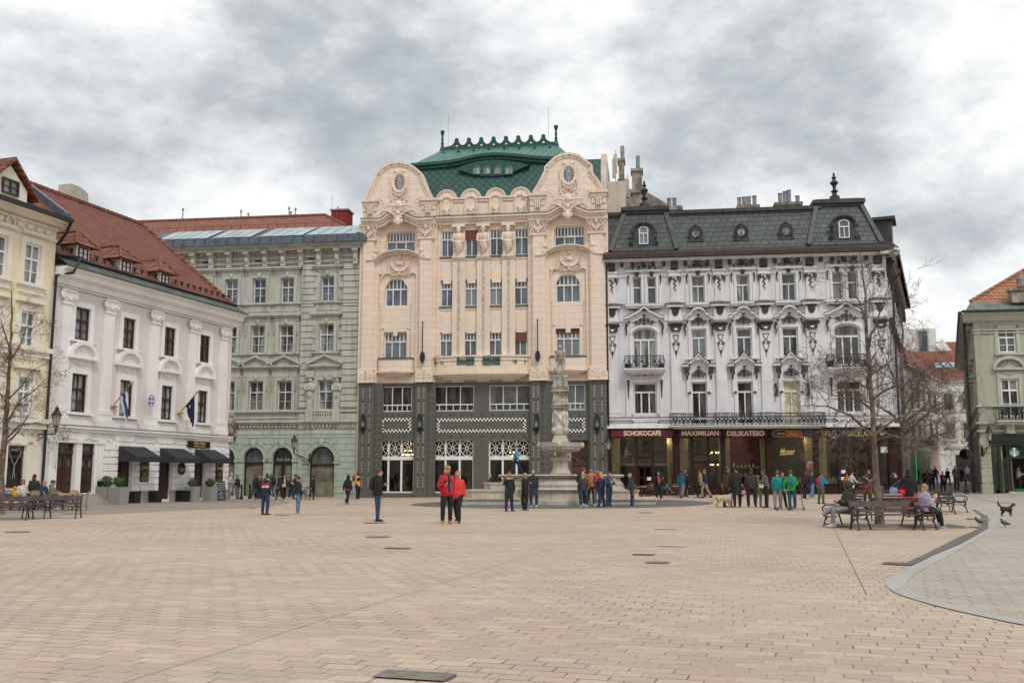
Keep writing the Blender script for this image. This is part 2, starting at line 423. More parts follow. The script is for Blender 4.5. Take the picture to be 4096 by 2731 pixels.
paver_mat('pink_pavers',[(.445,.345,.26),(.515,.415,.315),(.42,.345,.275),(.505,.375,.285),(.41,.35,.29),(.555,.455,.345)],.37,.212,17.0,.014)
paver_mat('grey_pavers',[(.39,.345,.275),(.45,.40,.32),(.37,.335,.28),(.43,.38,.30),(.47,.43,.355)],.52,.26,8.0,.014)
paver_mat('slab_pavers',[(.30,.255,.215),(.34,.29,.245),(.28,.245,.215)],.62,.42,-18.0,.012,blotch=.4)
paver_mat('granite_band',[(.38,.37,.335),(.40,.385,.345)],1.3,3.0,30,.01,(.2,.19,.17))
paver_mat('cobbles',[(.13,.125,.12),(.18,.172,.165),(.10,.097,.094)],.12,.10,10,.02,(.04,.038,.036),.3,.8)
paver_mat('drain_blocks',[(.125,.105,.10),(.155,.13,.12)],.36,.17,17,.014,(.05,.045,.042),.3)
mat('cover_iron',(.19,.165,.14),.6,.2,8,.3);mat('cover_pale',(.46,.42,.36),.7,.1)
xs=[-320,-200,-130]+[-90+2.0*i for i in range(91)]+[130,200,320]
ys=[-60,-30,-10,0]+[2.0*i for i in range(1,80)]+[200,300,500,900]
m=MB();m.v=[(x,y,g(x,y))for y in ys for x in xs];nx=len(xs)
m.f=[(j*nx+i,j*nx+i+1,(j+1)*nx+i+1,(j+1)*nx+i)for j in range(len(ys)-1)for i in range(nx-1)]
tag(m.build('ground','pink_pavers'),kind='structure')
def inside(p,poly):
 c=False;j=len(poly)-1
 for i in range(len(poly)):
  a,d_=poly[i],poly[j]
  if(a[1]>p[1])!=(d_[1]>p[1])and p[0]<(d_[0]-a[0])*(p[1]-a[1])/(d_[1]-a[1])+a[0]:c=not c
  j=i
 return c
def overlay(name,poly,material,dz,step=1.5,kind='structure',**k):
 dense=[]
 for i,a in enumerate(poly):
  q=poly[(i+1)%len(poly)];n=max(1,int((Vector(q[:2])-Vector(a[:2])).length/step))
  for j in range(n):dense.append(Vector((a[0]+(q[0]-a[0])*j/n,a[1]+(q[1]-a[1])*j/n)))
 x0=min(p.x for p in dense);x1=max(p.x for p in dense);y0=min(p.y for p in dense);y1=max(p.y for p in dense)
 vs=list(dense);n=len(dense);x=x0+step*.37
 while x<x1:
  y=y0+step*.41
  while y<y1:
   if inside((x,y),dense)and min((Vector((x,y))-q).length for q in dense)>step*.3:vs.append(Vector((x,y)))
   y+=step
  x+=step
 r=geometry.delaunay_2d_cdt(vs,[(i,(i+1)%n)for i in range(n)],[],1,1e-5)
 m=MB()
 fs=[]
 for f in r[2]:
  a,b_,c=(r[0][i]for i in f[:3]);fs.append(tuple(f)if(b_-a).cross(c-a)>0 else tuple(f[::-1]))
 m.add([(p.x,p.y,g(p.x,p.y)+dz)for p in r[0]],fs)
 o=m.build(name,material);return tag(o,kind=kind,**k)
z3=lambda P:[tuple(gpt(3500+x/2.614,1950+y/2.614))[:2]for x,y in P]
outer=[(1185,425),(900,590),(610,710),(380,830),(250,885),(180,930),(130,968),(115,1005),(125,1035),(160,1068),(210,1100),(300,1138),(400,1170),(600,1228),(780,1275),(1070,1340),(1400,1410),(1558,1440)]
inner=[(1285,420),(1120,510),(900,640),(700,750),(500,860),(410,910),(360,955),(335,1000),(345,1040),(390,1085),(460,1122),(550,1155),(760,1215),(970,1272),(1300,1340),(1420,1358),(1558,1392)]
O=z3(outer);I=z3(inner)
eO=(O[-1][0]+6,O[-1][1]-1.6);eI=(I[-1][0]+6,I[-1][1]-1.6)
far=z3([(1255,300),(1000,205),(800,120),(560,50)])
farO=z3([(1183,300),(930,195),(760,118),(540,52)])
overlay('path',[*I[::1],eI,(60,8),(60,64),(33.4,69.2),(31,66)][::1]+far[::-1][:0]+z3([(560,50),(800,120),(1000,205),(1255,300)]),'grey_pavers',.008)
overlay('kerb_band',farO[::-1]+O+[eO,eI]+I[::-1]+far,'granite_band',.012,1.0)
overlay('drainage_strip',z3([(1020,230),(1110,300),(1105,420),(880,520),(480,720),(325,788),(110,780),(60,800),(250,812),(380,818),(610,706),(900,586),(1183,423),(1180,303),(1045,230)]),'drain_blocks',.016,1.0)
for i,(P)in enumerate([[(955,322),(1215,332),(1215,342),(955,332)],[(985,408),(1185,416),(1183,427),(983,418)]]):
 tag(overlay('drain_grate',z3(P),'cover_iron',.022,.5,None),['slotted drain grate crossing the dark strip behind the pigeon','slotted drain grate across the dark strip in front of the pigeon'][i],'grate','drain grates')
LP=[gpt(*p)for p in[(-300,2092),(0,2071),(420,2055),(700,2041),(1042,2027),(1120,2019),(1158,2009),(1150,2002),(1100,1997),(900,1997)]]
overlay('pavement',[p[:2]for p in LP]+[(-30,69),(-42,50),(-42,36)],'slab_pavers',.008)
# street surface and fountain apron
def ell(c,r,n=56):return[(c[0]+cos(2*pi*i/n)*r,c[1]+sin(2*pi*i/n)*r)for i in range(n)]
FC=gpt(2229,2003);FC=Vector((FC.x,57.6,g(FC.x,57.6)))
overlay('fountain_apron',ell(FC,8.55),'cobbles',.010,1.2)
overlay('street',[(26.5,67.5),(33.4,69.0),(36.0,76.0),(41.5,88),(52,112),(60,128),(46,128),(38,97),(31.5,82)],'slab_pavers',.012,2.0)
# paving joints
def strip(a,c,wd,name='paving_joint'):
 A,C=gpt(*a),gpt(*c);n=(C-A).normalized();q=Vector((-n.y,n.x,0))*wd/2
 overlay(name,[tuple(p)[:2]for p in(A-q,C-q,C+q,A+q)],'cover_iron',.007,2.0)
strip((2560,2081),(490,2731),.007);strip((3309,2055),(3466,2377),.014);strip((0,2071.5),(1042,2028),.05);strip((3850,2028),(4096,2048),.02)
for i,(px,py,rx,lab)in enumerate([(70,2127,.36,'round manhole cover nearest the left benches'),(1512,2147,.34,'round manhole cover in the open square nearer than all people'),(1497,2091,.40,'round manhole cover at the feet of the man in the dark hoodie'),(1130,2060,.32,'round manhole cover between the old man and the woman in black quilted jacket'),(300,2054,.48,'round manhole cover beside the cafe chairs'),(2582,2050,.33,'round manhole cover right of the fountain cobbles'),(1010,2031,.22,'small round cover behind the man with the red and white jacket')]):
 c=gpt(px,py);tag(overlay('manhole_cover',ell(c,rx,24),'cover_iron',.014,.8,None),lab,'manhole cover','round covers in the paving')
for px,py,wx,wy,mt,lab in[(2630,2250,.42,.42,'cover_iron','small square dark cover plate in the pink paving'),(2574,2218,.46,.30,'drain_blocks','rusty brown square patch plate in the paving'),(2687,2183,.62,.5,'cover_pale','pale stone inspection cover in the pink paving'),(2661,2114,.62,.8,'cover_pale','distant pale square cover in the pink paving'),(1660,2704,.62,.32,'cover_iron','large dark concrete cover at the bottom edge of the square'),(1590,2193,.6,.3,'drain_blocks','faint brown plate in the paving left of centre')]:
 c=gpt(px,py);a=R(-17);P=[(c.x+cos(a)*i*wx-sin(a)*j*wy,c.y+sin(a)*i*wx+cos(a)*j*wy)for i,j in((-.5,-.5),(.5,-.5),(.5,.5),(-.5,.5))]
 tag(overlay('cover_plate',P,mt,.014,.4,None),lab,'cover plate')
 # ================================================================== CREAM BANK BUILDING
coursed('cream_stone',(.78,.655,.54),(.55,.43,.33),1.15,.50,.030,.4,.03,.06,.16)
plaster('cream_plain',(.78,.66,.545),.12)
plaster('cream_relief',(.76,.635,.52),.4,grime=(.36,.28,.21))
m_,b_,p_=newmat('granite');o_=b_.obj()
b_.put(p_.inputs['Base Color'],b_.mix(b_.smooth(b_.noise(o_,38,3,.8),.38,.62),(.055,.058,.05),(.155,.155,.135)))
p_.inputs['Roughness'].default_value=.42
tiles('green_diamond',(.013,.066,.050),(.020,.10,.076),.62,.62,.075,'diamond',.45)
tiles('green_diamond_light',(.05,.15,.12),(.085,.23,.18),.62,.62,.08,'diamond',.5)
mat('green_metal',(.008,.07,.055),.4,.2,3);mat('green_seam',(.07,.20,.155),.45,.2,3)
plaster('firewall',(.60,.53,.45),.5)
tz=lambda X,Y:(1400+X/2.138,450+Y/2.138)
bz=lambda X,Y:(1400+X/2.138,1000+Y/2.138)
qz=lambda X,Y:(1400+X/2.24,1500+Y/2.24)
A=Bld('bank_building','tall cream art nouveau bank with green tiled roof and dark granite base','building',1433,77.5,-7.8)
YB=-.15;YP=-.55
x0=A.U(1433);x1=A.U(2425);ZC=A.Zp(1528,1900)
ztop=A.L(*tz(1130,925))[1]
# --- upper wall with window holes
ctr=[]
for row,ys_ in((0,(1015,1240)),(1,(262,488)),(2,(708,925))):
 for k,(a,c)in enumerate([(775,884),(981,1092),(1191,1307),(1403,1522)]):
  f=tz if row==0 else bz
  dy=(-8*k)if row else(-9*k)
  s=4 if row==0 else(0 if row==1 else-9)
  p,q=f(a+s,ys_[0]+dy),f(c+s,ys_[1]+dy)
  ctr.append((row,k,A.rect(p[0],p[1],q[0],q[1],0)))
sid=[]
for lab,P in(('L',[(tz,308,1020,555,1222),(bz,297,250,492,480),(bz,287,697,485,925)]),('R',[(tz,1745,968,2007,1172),(bz,1758,212,1968,448),(bz,1758,672,1965,910)])):
 for i,(f,a,t_,c,e)in enumerate(P):sid.append((lab,i,A.rect(*f(a,t_),*f(c,e),YB)))
for i in range(3):
 l=[s for s in sid if s[1]==i];z0=sum(s[2][2]for s in l)/2;z1=sum(s[2][3]for s in l)/2
 sid=[(s[0],s[1],(s[2][0],s[2][1],z0,z1))if s[1]==i else s for s in sid]
for i in range(3):
 l=[s for s in ctr if s[0]==i];z0=sum(s[2][2]for s in l)/4;z1=sum(s[2][3]for s in l)/4
 ctr=[(s[0],s[1],(s[2][0],s[2][1],z0,z1))if s[0]==i else s for s in ctr]
uP=[(A.U(a,YP,1300),A.U(c,YP,1300))for a,c in((1444,1494),(1673,1727),(2127,2183),(2360,2421))]
m=MB();m.wall([(uP[1][0],ZC),(uP[2][1],ZC),(uP[2][1],ztop),(uP[1][0],ztop)],[rp(r)for _,_,r in ctr],0,.2)
for L_,(a,c)in(('L',(uP[0][0],uP[1][1])),('R',(uP[2][0],uP[3][1]))):
 hs=[]
 for l,i,r in sid:
  if l!=L_:continue
  if i==0:hs.append([(r[0],r[2]),(r[1],r[2]),(r[1],r[3]-.25),(r[1]-.2,r[3]),(r[0]+.2,r[3]),(r[0],r[3]-.25)])
  elif i==1:hs.append([(r[0],r[2]),(r[1],r[2]),(r[1],r[3]-.7),(r[1]-.35,r[3]-.1),(r[1]-.5,r[3]),(r[0]+.5,r[3]),(r[0]+.35,r[3]-.1),(r[0],r[3]-.7)])
  else:hs.append(rp(r))
 m.wall([(a,ZC),(c,ZC),(c,ztop+1.0),(a,ztop+1.0)],hs,YB,.3)
m.box(x0,x1,.45,13,ZC-.3,ztop);m.box(x0,x0+.4,-.1,.45,0,ztop);m.box(x1-.4,x1,-.1,.45,0,ztop);m.box(x0,x0+.3,.45,13,-1,ZC-.3);m.box(x1-.3,x1,.45,13,-1,ZC-.3)
wallA=m.build('wall','cream_stone',A.root)
for row,k,r in ctr:window(A,r,.12,[(0,.66,2),(.66,1,4)],'glass_frame','pane_blue',.085)
for l,i,r in sid:window(A,r,.10,[(0,.64,3),(.64,1,6)]if i else[(0,.58,3),(.58,1,9)],'glass_frame','pane_blue',.10,top=.3 if i==1 else 0)
# blinds: brown louvre boxes at the heads of some windows
m=MB()
for row,k,h in((0,1,.75),(1,0,.18),(1,1,.2),(1,3,.1),(2,3,.85)):
 r=[s for s in ctr if s[0]==row and s[1]==k][0][2];m.box(r[0]+.02,r[1]-.02,.03,.11,r[3]-h,r[3]-.01);m.mark()
r=[s for s in sid if s[0]=='R' and s[1]==2][0][2];m.box(r[0]+.05,r[1]-.05,.02,.09,r[3]-.35,r[3]-.02)
mat('blind_brown',(.16,.05,.03),.6,.2,12);m.each('roller_blind','blind_brown',A.root)
# --- piers
m=MB()
zcap=A.L(*tz(180,1095),YP)[1];zbase=ZC+1.0
for a,c in uP:
 w_=c-a
 m.box(a,c,YP,.3,zbase,zcap+1.0);m.box(a-.28,c+.28,YP+.22,.2,ZC,zcap+1.5)
 m.prism([(a+.12,YP-.14),(c-.12,YP-.14),(c-.02,YP),(a+.02,YP)],zbase,zcap);m.mark()
m.each('pier','cream_stone',A.root)
m=MB()
for a,c in uP:
 zz0=ZC
 m.slab([(a-.16,zz0),(c+.16,zz0),(c+.16,zz0+.55),(c+.05,zz0+.8),(c+.10,zz0+1.05),(a-.10,zz0+1.05),(a-.05,zz0+.8),(a-.16,zz0+.55)],YP-.2,YP+.3)
 for s,xx in((1,a+.12),(-1,c-.12)):m.scroll(xx,YP-.22,zz0+.55,.26,.035,s,1.3,pi)
 for k in range(5):m.box(a+.45+k*(c-a-.9)/4-.03,a+.45+k*(c-a-.9)/4+.03,YP-.25,YP-.2,zz0+.25,zz0+.9)
 m.mark()
m.each('pier_foot','cream_plain',A.root)
m=MB()
for a,c in uP:
 z=zcap;cx=(a+c)/2
 m.box(a-.12,c+.12,YP-.22,.1,z-.05,z+.12);m.slab([(a+.1,z),(c-.1,z),(c+.22,z+1.15),(a-.22,z+1.15)],YP-.12,.1)
 m.box(a-.25,c+.25,YP-.3,.1,z+1.1,z+1.3)
 for s in(-1,1):
  m.scroll(cx+s*.52,YP-.2,z+.98,.24,.06,s,1.5,pi/2);m.scroll(cx+s*.44,YP-.2,z+.25,.2,.05,s,1.3,-pi/2,up=-1)
  m.scroll(cx+s*.5,YP-.18,z+.6,.18,.05,s,1.2,0)
 m.swag(cx-.5,cx+.5,YP-.2,z+.75,.42,.11);m.blob(cx,YP-.22,z+.95,.16,.1,.22);m.blob(cx,YP-.2,z+.2,.13,.1,.13);m.mark()
m.each('capital','cream_relief',A.root,True)
# --- three giants between the top windows, mosaic strips below
zt0=A.L(*tz(930,1265))[1];uG=[((ctr[k][2][1]+ctr[k+1][2][0])/2)for k in range(3)]
m=MB();ms=MB();mz=MB()
for u in uG:
 zt=A.L(*tz(930,990))[1];zb=zt-5.2
 ms.box(u-.50,u+.50,-.22,.15,ZC,zt0);ms.box(u-.56,u+.56,-.32,.1,zt0,zt0+.14);ms.slab([(u-.52,zt0+.14),(u+.52,zt0+.14),(u+.26,zt0+.8),(u-.26,zt0+.8)],-.42,.1)
 ms.box(u-.5,u+.5,-.5,.1,zt,zt+.22)
 ms.slab([(u-.24,zt0+.8),(u+.24,zt0+.8),(u+.34,zt-1.6),(u-.34,zt-1.6)],-.4,.1)
 # figure: head, beard, chest, folded arms, draped tail
 m.blob(u,-.48,zt-.22,.20,.20,.25);m.blob(u,-.50,zt-.42,.15,.16,.16);m.blob(u,-.42,zt-.85,.42,.26,.42);m.blob(u,-.42,zt-1.25,.34,.24,.3)
 for s in(-1,1):
  m.blob(u+s*.38,-.42,zt-.72,.16,.18,.2);m.tube([(u+s*.42,-.46,zt-.75),(u+s*.44,-.5,zt-1.15),(u,-.66,zt-1.3)],[.12,.10,.08],6)
  m.scroll(u+s*.22,-.5,zt-1.75,.2,.06,s,1,pi/2)
 m.tube([(u,-.46,zt-1.35),(u+.1,-.52,zt-1.8),(u-.03,-.48,zt-2.2),(u,-.44,zt0+.9)],[.34,.24,.13,.05],8)
 n_=16;zz1=zt0-.35;zz0=A.L(*bz(910,870))[1]
 for i in range(n_):
  z=zz1-(zz1-zz0)*i/(n_-1)
  mz.slab([(u-.06,z-.08),(u,z-.15),(u+.06,z-.08),(u+.06,z+.08),(u,z+.15),(u-.06,z+.08)],-.262,-.2)
  for sx in(-1,1):
   for sz in(-1,1):ms.slab([(u+sx*.27,z+sz*.27),(u+sx*.36,z+sz*.33),(u+sx*.3,z+sz*.38)],-.25,-.2)
 m.mark();ms.mark();mz.mark()
m.each('telamon_figure','cream_relief',A.root,True);ms.each('mosaic_strip','cream_plain',A.root)
mat('mosaic_blue',(.45,.50,.48),.2,.3,3);mat('gilt_line',(.55,.46,.34),.5,.2);mz.each('mosaic_stones','mosaic_blue',A.root)
mz2=MB()
for u in uG:
 for i in range(16):
  z=zz1-(zz1-zz0)*i/15;P=[(u-.12,z-.15),(u,z-.30),(u+.12,z-.15),(u+.12,z+.15),(u,z+.30),(u-.12,z+.15)]
  mz2 .tube([(a,-.245,c)for a,c in P],.012,3,True)
 mz2 .mark()
mz2 .each('mosaic_frame','gilt_line',A.root)
# window surrounds, blind panels, sills
m=MB();ms=MB()
for row,k,r in ctr:
 a,c,z0,z1=r
 m.box(a-.10,c+.10,-.10,.05,z0-.10,z0-.002);m.mark()
 if row<2:ms.box(a+.18,c-.18,-.035,.02,z0-2.15,z0-.6);ms.box(a+.02,c-.02,-.05,.02,z0-.32,z0-.25)
 ms.mark()
mat('sill_green',(.05,.10,.09),.5,.2);m.each('window_sill','sill_green',A.root)
for l,i,r in sid:
 a,c,z0,z1=r
 if i==1:ms.box(a+.75,c-.75,YB-.04,YB+.02,z0-2.35,z0-.75);[ms.blob(q,YB-.03,z,.07,.06,.06,5,3)for q in(a-.28,c+.28)for z in[z0+.1-.17*j for j in range(36)]]
 if i>=1:ms.tube([(a-.4,YB-.02,z0),(a-.4,YB-.02,z1+.2),(a,YB-.04,z1+.3)],.05,4);ms.tube([(c+.4,YB-.02,z0),(c+.4,YB-.02,z1+.2),(c,YB-.04,z1+.3)],.05,4)
 ms.mark()
ms.each('panel','cream_plain',A.root)
# --- bowed feet of the side bays and the bowed balcony
def bow(m,u0,u1,z0,z1,y,dep,n=14,lip=0.0):
 cx=(u0+u1)/2;rx=(u1-u0)/2
 P=[(u0,y+.1)]+[(cx-rx*cos(pi*i/n)**1 if True else 0,y-dep*(sin(pi*i/n)**.55 if 0<i<n else 0))for i in range(n+1)]+[(u1,y+.1)]
 m.prism(P,z0,z1)
mb=MB();mc=MB();mt=MB();mg=MB()
for L_,X0,X1,f0,f1 in(('L',222,548,930,1060),('R',1690,2038,912,1045)):
 u0,zt=A.L(*bz(X0,f0),YB-.4);u1=A.L(*bz(X1,f0),YB-.4)[0];zb=A.L(*bz((X0+X1)/2,f1),YB-.5)[1]
 bow(mb,u0+.12,u1-.12,zb+.30,zt-.05,YB,.62);bow(mc,u0+.02,u1-.02,zb+.12,zb+.30,YB,.72);bow(mc,u0+.25,u1-.25,zb-.02,zb+.12,YB,.58);bow(mc,u0+.55,u1-.55,zb-.18,zb-.02,YB,.36)
 bow(mt,u0+.1,u1-.1,zt-.05,zt+.06,YB,.7)
 mb.mark();mt.mark()
 for i in range(44):mc.blob(u0+.1+(u1-u0-.2)*i/43,YB-.72*sin(pi*(i+.01)/43.02)**.55,zb+.2,.04,.05,.06,4,3)
 mc.mark()
u0=A.L(*bz(693,1000),-.8)[0];u1=A.L(*bz(1545,1000),-.8)[0];zt=A.L(*bz(1120,898),-.9)[1];zb=A.L(*bz(1120,1075),-.9)[1]
bow(mb,u0+.15,u1-.15,zb+.35,zb+.9,0,1.0,22);bow(mc,u0,u1,zb+.12,zb+.35,0,1.1,22);bow(mc,u0+.3,u1-.3,zb-.05,zb+.12,0,.9,22);bow(mc,u0+.7,u1-.7,zb-.22,zb-.05,0,.6,22)
bow(mb,u0+.15,u1-.15,zt-.12-.28,zt-.12,0,1.0,22);bow(mc,u0+.02,u1-.02,zt-.12,zt,0,1.08,22)
bow(mb,u0+.22,u1-.22,zb+.9,zt-.3,0,.93,22)
mb.mark();mb.each('bay_foot','cream_stone',A.root);mc.each('moulding','cream_plain',A.root);mt.each('bay_sill','sill_green',A.root)
mgr=MB();mop=MB()
for X in(748,813,950,1027,1170,1248,1390,1466):
 t_=(X-693)/(1545-693);y=-1.03*max(.02,sin(pi*t_))**.55-.02;u=A.L(*bz(X,940),y)[0];z=A.L(*bz(X,941+(X-950)*-.006),y)[1];w_=.30 if X>760 else.18
 mop.box(u-w_,u+w_,y+.0,y+.06,z-.34,z+.34)
 mgr.tube([(u-w_,y-.02,z-.34),(u+w_,y-.02,z-.34),(u+w_,y-.02,z+.34),(u-w_,y-.02,z+.34)],.035,4,True)
 for k in(-.5,0,.5):mgr.box(u+w_*k-.018,u+w_*k+.018,y-.03,y+.0,z-.34,z+.34);mgr.ring(u+w_*k*1.2,y-.03,z,.07,.12,.014,8,3)
 mgr.box(u-w_,u+w_,y-.035,y-.01,z-.02,z+.02);mgr.mark();mop.mark()
mat('opening_dark',(.16,.20,.20),.6,.1);mop.each('balcony_opening','opening_dark',A.root);mgr.each('balcony_grille','green_metal',A.root)
# --- main cornice, stepped up and arched over the two side bays
mc=MB();mlead=MB()
def cornice(P,y,th=.62,mlead=mlead,lead=True):
 """P: lower-edge polyline (x,z)"""
 for(a,za),(c,zc)in zip(P[:-1],P[1:]):
  for(d0,e0,pr)in((0,.25*th/.62,.22),(.25*th/.62,.45*th/.62,.36),(.45*th/.62,th,.52)):
   mc.add([(a,y-pr,za+d0),(c,y-pr,zc+d0),(c,y+.3,zc+d0),(a,y+.3,za+d0),(a,y-pr,za+e0),(c,y-pr,zc+e0),(c,y+.3,zc+e0),(a,y+.3,za+e0)],[(0,3,2,1),(4,5,6,7),(0,1,5,4),(1,2,6,5),(2,3,7,6),(3,0,4,7)])
  if lead:mlead.add([(a,y-.56,za+th),(c,y-.56,zc+th),(c,y+.35,zc+th),(a,y+.35,za+th),(a,y-.56,za+th+.05),(c,y-.56,zc+th+.05),(c,y+.35,zc+th+.05),(a,y+.35,za+th+.05)],[(0,3,2,1),(4,5,6,7),(0,1,5,4),(1,2,6,5),(2,3,7,6),(3,0,4,7)])
for P in([(103,988),(250,988),(285,978),(340,938),(395,925),(420,925),(470,935),(560,975),(600,980),(722,972)],[(1540,938),(1690,934),(1725,922),(1790,880),(1850,868),(1885,866),(1930,880),(2010,912),(2045,922),(2193,914)]):
 cornice(A.pts([tz(*q)for q in P],YP),YP)
cornice(A.pts([tz(722,972),tz(1540,942)],0),-.05)
ztop2=A.L(*tz(1130,930))[1]
# --- attic parapet, gables
zat=A.L(*tz(1130,735))[1]
mp=MB()
P=[tz(733,960),tz(1542,930),tz(1542,712)]
for cx,ty in((1460,643),(1243,650),(1035,660),(827,668)):
 pass
def attic(y):
 pts=A.pts([tz(730,965),tz(1545,938)],y);zl=zat;out=[(pts[0][0],ztop),(pts[1][0],ztop),(pts[1][0],zl)]
 for cx,ty in((1462,645),(1248,652),(1036,660),(828,668)):
  u=A.L(*tz(cx,800),y)[0];r=.84*1.0;zt_=A.L(*tz(cx,ty),y)[1]
  out+=[(u+r,zl)]+[(q[0],q[1])for q in arc(u,zt_-r*.95,r,r*.95,0,180,12)]+[(u-r,zl)]
 return out+[(pts[0][0],zl)]
AT=attic(-.1);mp.slab(AT,-.12,.35)
gable={}
for L_,P in(('L',[(110,930),(735,905),(735,738),(700,728),(655,640),(610,520),(585,500),(560,478),(505,445),(430,428),(350,436),(290,468),(250,505),(228,528),(226,545),(180,640),(128,752),(110,756)]),('R',[(1540,880),(2196,852),(2196,668),(2165,662),(2120,580),(2068,515),(2068,455),(2050,440),(1990,395),(1955,372),(1880,352),(1810,362),(1745,395),(1690,450),(1668,472),(1668,505),(1610,615),(1565,690),(1540,700)])):
 Q=A.pts([tz(*q)for q in P],YP);gable[L_]=Q;mp.slab(Q,YP-.02,.5)
mp.build('parapet','cream_stone',A.root)
# coping along gable outline and arches
for L_ in'LR':
 Q=gable[L_][3:-1]
 for(a,za),(c,zc)in zip(Q[:-1],Q[1:]):
  dx,dz=c-a,zc-za;l_=sqrt(dx*dx+dz*dz);nx_,nz_=dz/l_,-dx/l_
  for t0,t1,pr in((-.30,-.12,.08),(-.12,.06,.16)):
   vs=[]
   for(xx,zz_)in((a,za),(c,zc)):
    for tt in(t0,t1):vs+=[(xx+nx_*tt,YP-.02-pr,zz_+nz_*tt),(xx+nx_*tt,.5,zz_+nz_*tt)]
   mc.add(vs,[(0,4,6,2),(2,6,7,3),(3,7,5,1),(0,1,5,4),(0,2,3,1),(4,5,7,6)])
 for a,c in((gable[L_][0][0],0),(gable[L_][1][0],0)):
  s=1 if a==gable[L_][0][0]else-1;zt_=gable[L_][2][1]if s==-1 else gable[L_][-1][1]
  mc.box(a-s*.12,a+s*1.32,YP-.3,.6,zt_-.18,zt_+.02);mc.box(a-s*.04,a+s*1.22,YP-.18,.6,zt_-.45,zt_-.18)
  mc.box(a+s*.02,a+s*1.14,YP-.1,.5,ztop+.9,zt_-.45)
  for k in range(3):mc.box(a+s*(.42+.14*k),a+s*(.52+.14*k),YP-.22,YP,zt_-1.15,zt_-.5)
  mc.box(a+s*.3,a+s*.9,YP-.2,YP,zt_-.62,zt_-.5)
  cx=a+s*.58
  for k in range(5):
   q=pi*(.1+.8*k/4);mc.blob(cx+cos(q)*.22,YP-.16,zt_-1.95+sin(q)*.2,.08,.07,.12,6,4)
  mc.tube([(cx,YP-.14,zt_-1.95),(cx,YP-.14,zt_-2.4)],.05,5)
for cx,ty in((1462,645),(1248,652),(1036,660),(828,668)):
 u=A.L(*tz(cx,800),0)[0];zt_=A.L(*tz(cx,ty),0)[1]
 for rr,th in((.78,.07),(.66,.04)):mc.tube([(a,-.14,c)for a,c in arc(u,zt_-.8,rr,rr,0,180,14)],th,5)
 mc.tube([(a,-.16,c)for a,c in[(u-.46,zt_-2.6),(u-.46,zt_-1.0)]+arc(u,zt_-1.0,.46,.42,180,0,8)+[(u+.46,zt_-2.6)]],.085,6)
 for s in(-1,1):[mc.blob(u+s*.46,-.18,zt_-2.7-.16*j,.09,.08,.1,5,3)for j in range(3)]
 mc.blob(u,-.22,zt_-1.75,.2,.14,.26);mc.blob(u,-.26,zt_-2.0,.14,.1,.12);mc.blob(u,-.34,zt_-1.78,.05,.06,.07)
 for s in(-1,1):mc.blob(u+s*.2,-.2,zt_-1.6,.09,.08,.09);mc.blob(u+s*.2,-.2,zt_-1.95,.08,.07,.1)
for cx in(930,1142,1355,745,1535):
 u=A.L(*tz(cx,800),0)[0];mc.box(u-.52,u+.52,-.3,.35,zat-.08,zat+.06)
 if 800<cx<1500:mc.box(u-.34,u+.34,-.17,-.1,zat-2.6,zat-.55);mc.box(u-.44,u+.44,-.24,.1,zat-.28,zat-.18)
